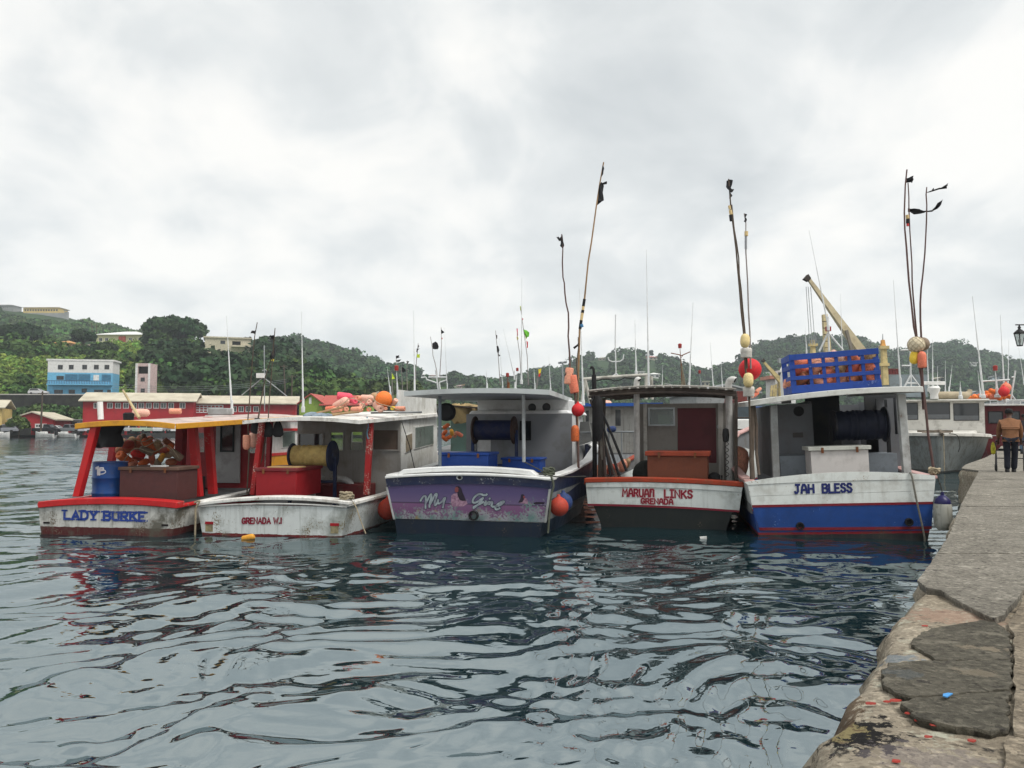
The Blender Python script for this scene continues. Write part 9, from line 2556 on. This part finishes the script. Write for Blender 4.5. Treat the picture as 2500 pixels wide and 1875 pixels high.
def person(label, base, yaw, H, jm, tm, lean, pose):
 """local frame: faces +y; pose gives hands and feet; body is one continuous skinned mesh, clothes are children"""
 t = thing('person', label, 'person', T(base) @ R(yaw, 'Z'))
 k = H / 1.7
 f = lambda x, y, z, a, b: (x * k, y * k, z * k, a * k, b * k)
 fl, fr, hl, hr = pose
 kn = lambda a, b, fwd: ((a[0] + b[0]) / 2 + 0.01, (a[1] + b[1]) / 2 + fwd, (a[2] + b[2]) / 2)
 hipL, hipR = (-0.09, 0, 0.9), (0.09, 0, 0.9)
 kL, kR = kn(hipL, fl, 0.05), kn(hipR, fr, 0.03)
 ly = lean
 sh = (0.0, 0.26 * ly, 1.36)
 eL = ((-0.24 + hl[0]) / 2 + 0.0, (sh[1] + hl[1]) / 2 - 0.05, (1.36 + hl[2]) / 2)
 eR = ((0.24 + hr[0]) / 2 - 0.0, (sh[1] + hr[1]) / 2 - 0.05, (1.36 + hr[2]) / 2)
 hy = sh[1] + 0.13 * ly
 P = {'pel': f(0, 0, 0.95, 0.13, 0.1), 'wai': f(0, 0.06 * ly, 1.08, 0.12, 0.09), 'che': f(0, 0.17 * ly, 1.25, 0.15, 0.1), 'nec': f(0, sh[1] + 0.05 * ly, 1.42, 0.06, 0.055), 'jaw': f(0, hy, 1.5, 0.062, 0.07), 'hea': f(0, hy + 0.02, 1.58, 0.078, 0.095), 'top': f(0, hy + 0.02, 1.645, 0.055, 0.065),
         'sL': f(-0.18, sh[1], 1.36, 0.055, 0.055), 'eL': f(*eL, 0.042, 0.042), 'wL': f(*hl, 0.028, 0.03), 'sR': f(0.18, sh[1], 1.36, 0.055, 0.055), 'eR': f(*eR, 0.042, 0.042), 'wR': f(*hr, 0.028, 0.03),
         'hL': f(*hipL, 0.085, 0.085), 'kL': f(*kL, 0.055, 0.055), 'aL': f(fl[0], fl[1], fl[2] + 0.08, 0.04, 0.04), 'tL': f(fl[0], fl[1] + 0.14, fl[2] + 0.03, 0.035, 0.03), 'hR': f(*hipR, 0.085, 0.085), 'kR': f(*kR, 0.055, 0.055), 'aR': f(fr[0], fr[1], fr[2] + 0.08, 0.04, 0.04), 'tR': f(fr[0], fr[1] + 0.14, fr[2] + 0.03, 0.035, 0.03)}
 for s, hd, sg in (('L', hl, -1), ('R', hr, 1)):
  P['p' + s] = f(hd[0], hd[1] + 0.03, hd[2] - 0.05, 0.03, 0.018)
  for i in range(4):
   P['f%s%d' % (s, i)] = f(hd[0] + sg * (0.03 - i * 0.018), hd[1] + 0.05, hd[2] - 0.11 - (0.01 if i in (1, 2) else 0), 0.0095, 0.0095)
   P['g%s%d' % (s, i)] = f(hd[0] + sg * (0.03 - i * 0.018), hd[1] + 0.02, hd[2] - 0.145, 0.0085, 0.0085)
  P['th' + s] = f(hd[0] - sg * 0.04, hd[1] + 0.05, hd[2] - 0.075, 0.011, 0.011)
 E = [('pel', 'wai'), ('wai', 'che'), ('che', 'nec'), ('nec', 'jaw'), ('jaw', 'hea'), ('hea', 'top'), ('che', 'sL'), ('sL', 'eL'), ('eL', 'wL'), ('che', 'sR'), ('sR', 'eR'), ('eR', 'wR'), ('pel', 'hL'), ('hL', 'kL'), ('kL', 'aL'), ('aL', 'tL'), ('pel', 'hR'), ('hR', 'kR'), ('kR', 'aR'), ('aR', 'tR'),
         ('wL', 'pL'), ('wR', 'pR'), ('pL', 'thL'), ('pR', 'thR')] + [('p' + s, 'f%s%d' % (s, i)) for s in 'LR' for i in range(4)] + [('f%s%d' % (s, i), 'g%s%d' % (s, i)) for s in 'LR' for i in range(4)]
 skin('body', P, E, 'pel', M_SKIN, t)
 J = {'hem': f(0, -0.01, 0.86, 0.2, 0.15), 'pel': f(0, 0, 0.98, 0.2, 0.145), 'wai': f(0, 0.06 * ly, 1.1, 0.205, 0.15), 'che': f(0, 0.17 * ly, 1.27, 0.215, 0.155), 'nec': f(0, sh[1] + 0.03 * ly, 1.41, 0.095, 0.085), 'sL': f(-0.2, sh[1], 1.34, 0.085, 0.085), 'eL': f(*eL, 0.07, 0.07), 'wL': f(hl[0] * 0.97 + eL[0] * 0.03, hl[1] * 0.9 + eL[1] * 0.1, hl[2] * 0.88 + eL[2] * 0.12, 0.055, 0.055), 'sR': f(0.2, sh[1], 1.34, 0.085, 0.085), 'eR': f(*eR, 0.07, 0.07), 'wR': f(hr[0] * 0.97 + eR[0] * 0.03, hr[1] * 0.9 + eR[1] * 0.1, hr[2] * 0.88 + eR[2] * 0.12, 0.055, 0.055)}
 skin('jacket', J, [('hem', 'pel'), ('pel', 'wai'), ('wai', 'che'), ('che', 'nec'), ('che', 'sL'), ('sL', 'eL'), ('eL', 'wL'), ('che', 'sR'), ('sR', 'eR'), ('eR', 'wR')], 'pel', jm, t)
 Tt = {'pel': f(0, 0, 0.95, 0.17, 0.125), 'hL': f(-0.095, 0, 0.86, 0.105, 0.105), 'kL': f(*kL, 0.085, 0.085), 'aL': f(fl[0], fl[1], fl[2] + 0.06, 0.075, 0.08), 'hR': f(0.095, 0, 0.86, 0.105, 0.105), 'kR': f(*kR, 0.085, 0.085), 'aR': f(fr[0], fr[1], fr[2] + 0.06, 0.075, 0.08)}
 skin('trousers', Tt, [('pel', 'hL'), ('hL', 'kL'), ('kL', 'aL'), ('pel', 'hR'), ('hR', 'kR'), ('kR', 'aR')], 'pel', tm, t)
 for q in (fl, fr):
  mb = MB()
  mb.loft([[Vector(((q[0] + w * math.cos(a)) * k, (q[1] + 0.04 + l_ * math.sin(a)) * k, (q[2] + z) * k)) for a in np.linspace(0, 6.28, 12, endpoint=False)] for w, l_, z in ((0.05, 0.13, 0.0), (0.055, 0.14, 0.02), (0.052, 0.12, 0.06), (0.045, 0.07, 0.1))], True, True)
  mb.build('shoe', M_BLACKR, t)
 # hair / cap
 mb = MB()
 c0 = Vector((0, hy + 0.02, 1.6)) * k
 mb.lathe([(0.105 * k, -0.03 * k), (0.112 * k, 0.01 * k), (0.1 * k, 0.06 * k), (0.06 * k, 0.095 * k), (0.01, 0.105 * k)], 16, T(c0) @ Matrix.Diagonal((0.9, 1.08, 1, 1)))
 mb.build('hair', paint('black_hair', (0.012, 0.011, 0.011), 0.85, 0.2, 20, 0, bump=0.6), t)
 # face
 fy = (hy + 0.11) * k
 for sx_ in (-0.03, 0.03):
  mb = MB(); mb.lathe([(0.001, -0.012 * k), (0.012 * k, 0), (0.001, 0.012 * k)], 8, T(sx_ * k, fy - 0.004 * k, 1.575 * k)); mb.build('eye', WH, t)
 mb = MB(); mb.lathe([(0.002, 0.03 * k), (0.012 * k, -0.01 * k), (0.016 * k, -0.02 * k), (0.002, -0.025 * k)], 8, T(0, fy + 0.004 * k, 1.55 * k)); mb.build('nose', M_SKIN, t)
 for sx_ in (-0.08, 0.08):
  mb = MB(); mb.lathe([(0.002, -0.03 * k), (0.014 * k, -0.015 * k), (0.018 * k, 0.015 * k), (0.002, 0.03 * k)], 8, T(sx_ * k, (hy + 0.01) * k, 1.56 * k)); mb.build('ear', M_SKIN, t)
 return t
bp = onz(2470, 1153, 1.0)
man = person('man in a brown jacket and dark trousers walking away along the quay', bp, -28, 1.66, M_JACK, M_TROU, 0.75, ((-0.1, -0.05, 0.0), (0.06, 0.12, 0.0), (-0.26, 0.34, 0.86), (0.26, 0.34, 0.86)))
# wheeled walking frame he pushes
t = thing('walking_frame', 'wheeled walking frame pushed by the man in the brown jacket', 'walker', T(bp) @ R(-28, 'Z'))
def wf(pts, r, nm, m=M_STEEL):
 mb = MB(); mb.tube(pts, r, 7); mb.build(nm, m, t)
for s in (-1, 1):
 wf([(s * 0.30, 0.26, 0.80), (s * 0.30, 0.44, 0.82), (s * 0.31, 0.5, 0.7), (s * 0.32, 0.62, 0.12)], 0.014, 'side_tube', paint('dark_tube', (0.04, 0.04, 0.045), 0.4))
 wf([(s * 0.31, 0.47, 0.55), (s * 0.31, 0.3, 0.35), (s * 0.32, 0.18, 0.12)], 0.014, 'side_tube', MATS['dark_tube'])
 wf([(s * 0.30, 0.24, 0.80), (s * 0.30, 0.36, 0.81)], 0.022, 'grip', M_BLACKR)
 for y in (0.18, 0.62):
  mb = MB(); mb.lathe([(0.01, -0.018), (0.07, -0.018), (0.095, -0.01), (0.095, 0.01), (0.07, 0.018), (0.01, 0.018)], 16, T(s * 0.325, y, 0.097) @ R(90, 'Y')); mb.build('wheel', M_TYRE, t)
wf([(-0.31, 0.47, 0.55), (0.31, 0.47, 0.55)], 0.013, 'crossbar', MATS['dark_tube'])
wf([(-0.31, 0.3, 0.35), (0.31, 0.3, 0.35)], 0.013, 'crossbar', MATS['dark_tube'])
mb = MB(); mb.box(-0.26, 0.26, 0.3, 0.5, 0.56, 0.6); mb.build('seat', M_BLACKR, t, bevel=0.01)
bag = onz(2432, 1125, 1.0)
mb = MB(); mb.lathe([(0.01, -0.18), (0.05, -0.15), (0.06, 0.0), (0.035, 0.12), (0.01, 0.16)], 9, T(bp) @ R(-28, 'Z') @ T(-0.38, 0.34, 0.62)); tag(mb.build('yellow_bag', paint('yellow_black_bag', (0.45, 0.42, 0.03), 0.6, 0.3, 12, 0.5, (0.03, 0.03, 0.02), 9)), 'small yellow bag hanging at the walking frame', 'bag')
bp2 = onz(2502, 1108, 1.0)
person('person in a dark shirt and blue jeans cut by the right picture border', Vector((bp2.x, bp2.y, 1.0)), 160, 1.72, M_SHIRT, M_JEAN, 0.1, ((-0.1, 0.1, 0.0), (0.1, -0.08, 0.0), (-0.3, 0.05, 0.85), (0.3, 0.02, 0.85)))
# ================================================================== haze over the harbour
m = bpy.data.materials.new('harbour_haze')
m.use_nodes = True
nt = m.node_tree
for n_ in list(nt.nodes):
 if n_.type == 'BSDF_PRINCIPLED':
  nt.nodes.remove(n_)
pv = nt.nodes.new('ShaderNodeVolumePrincipled')
pv.inputs['Color'].default_value = (0.86, 0.94, 1.0, 1)
pv.inputs['Density'].default_value = 0.00032
pv.inputs['Anisotropy'].default_value = 0.2
nt.links.new(pv.outputs[0], nt.nodes['Material Output'].inputs['Volume'])
mb = MB(); mb.box(-1050, 1050, -60, 1300, -3, 125)
struct(mb.build('haze', m, smooth=0), 'stuff')
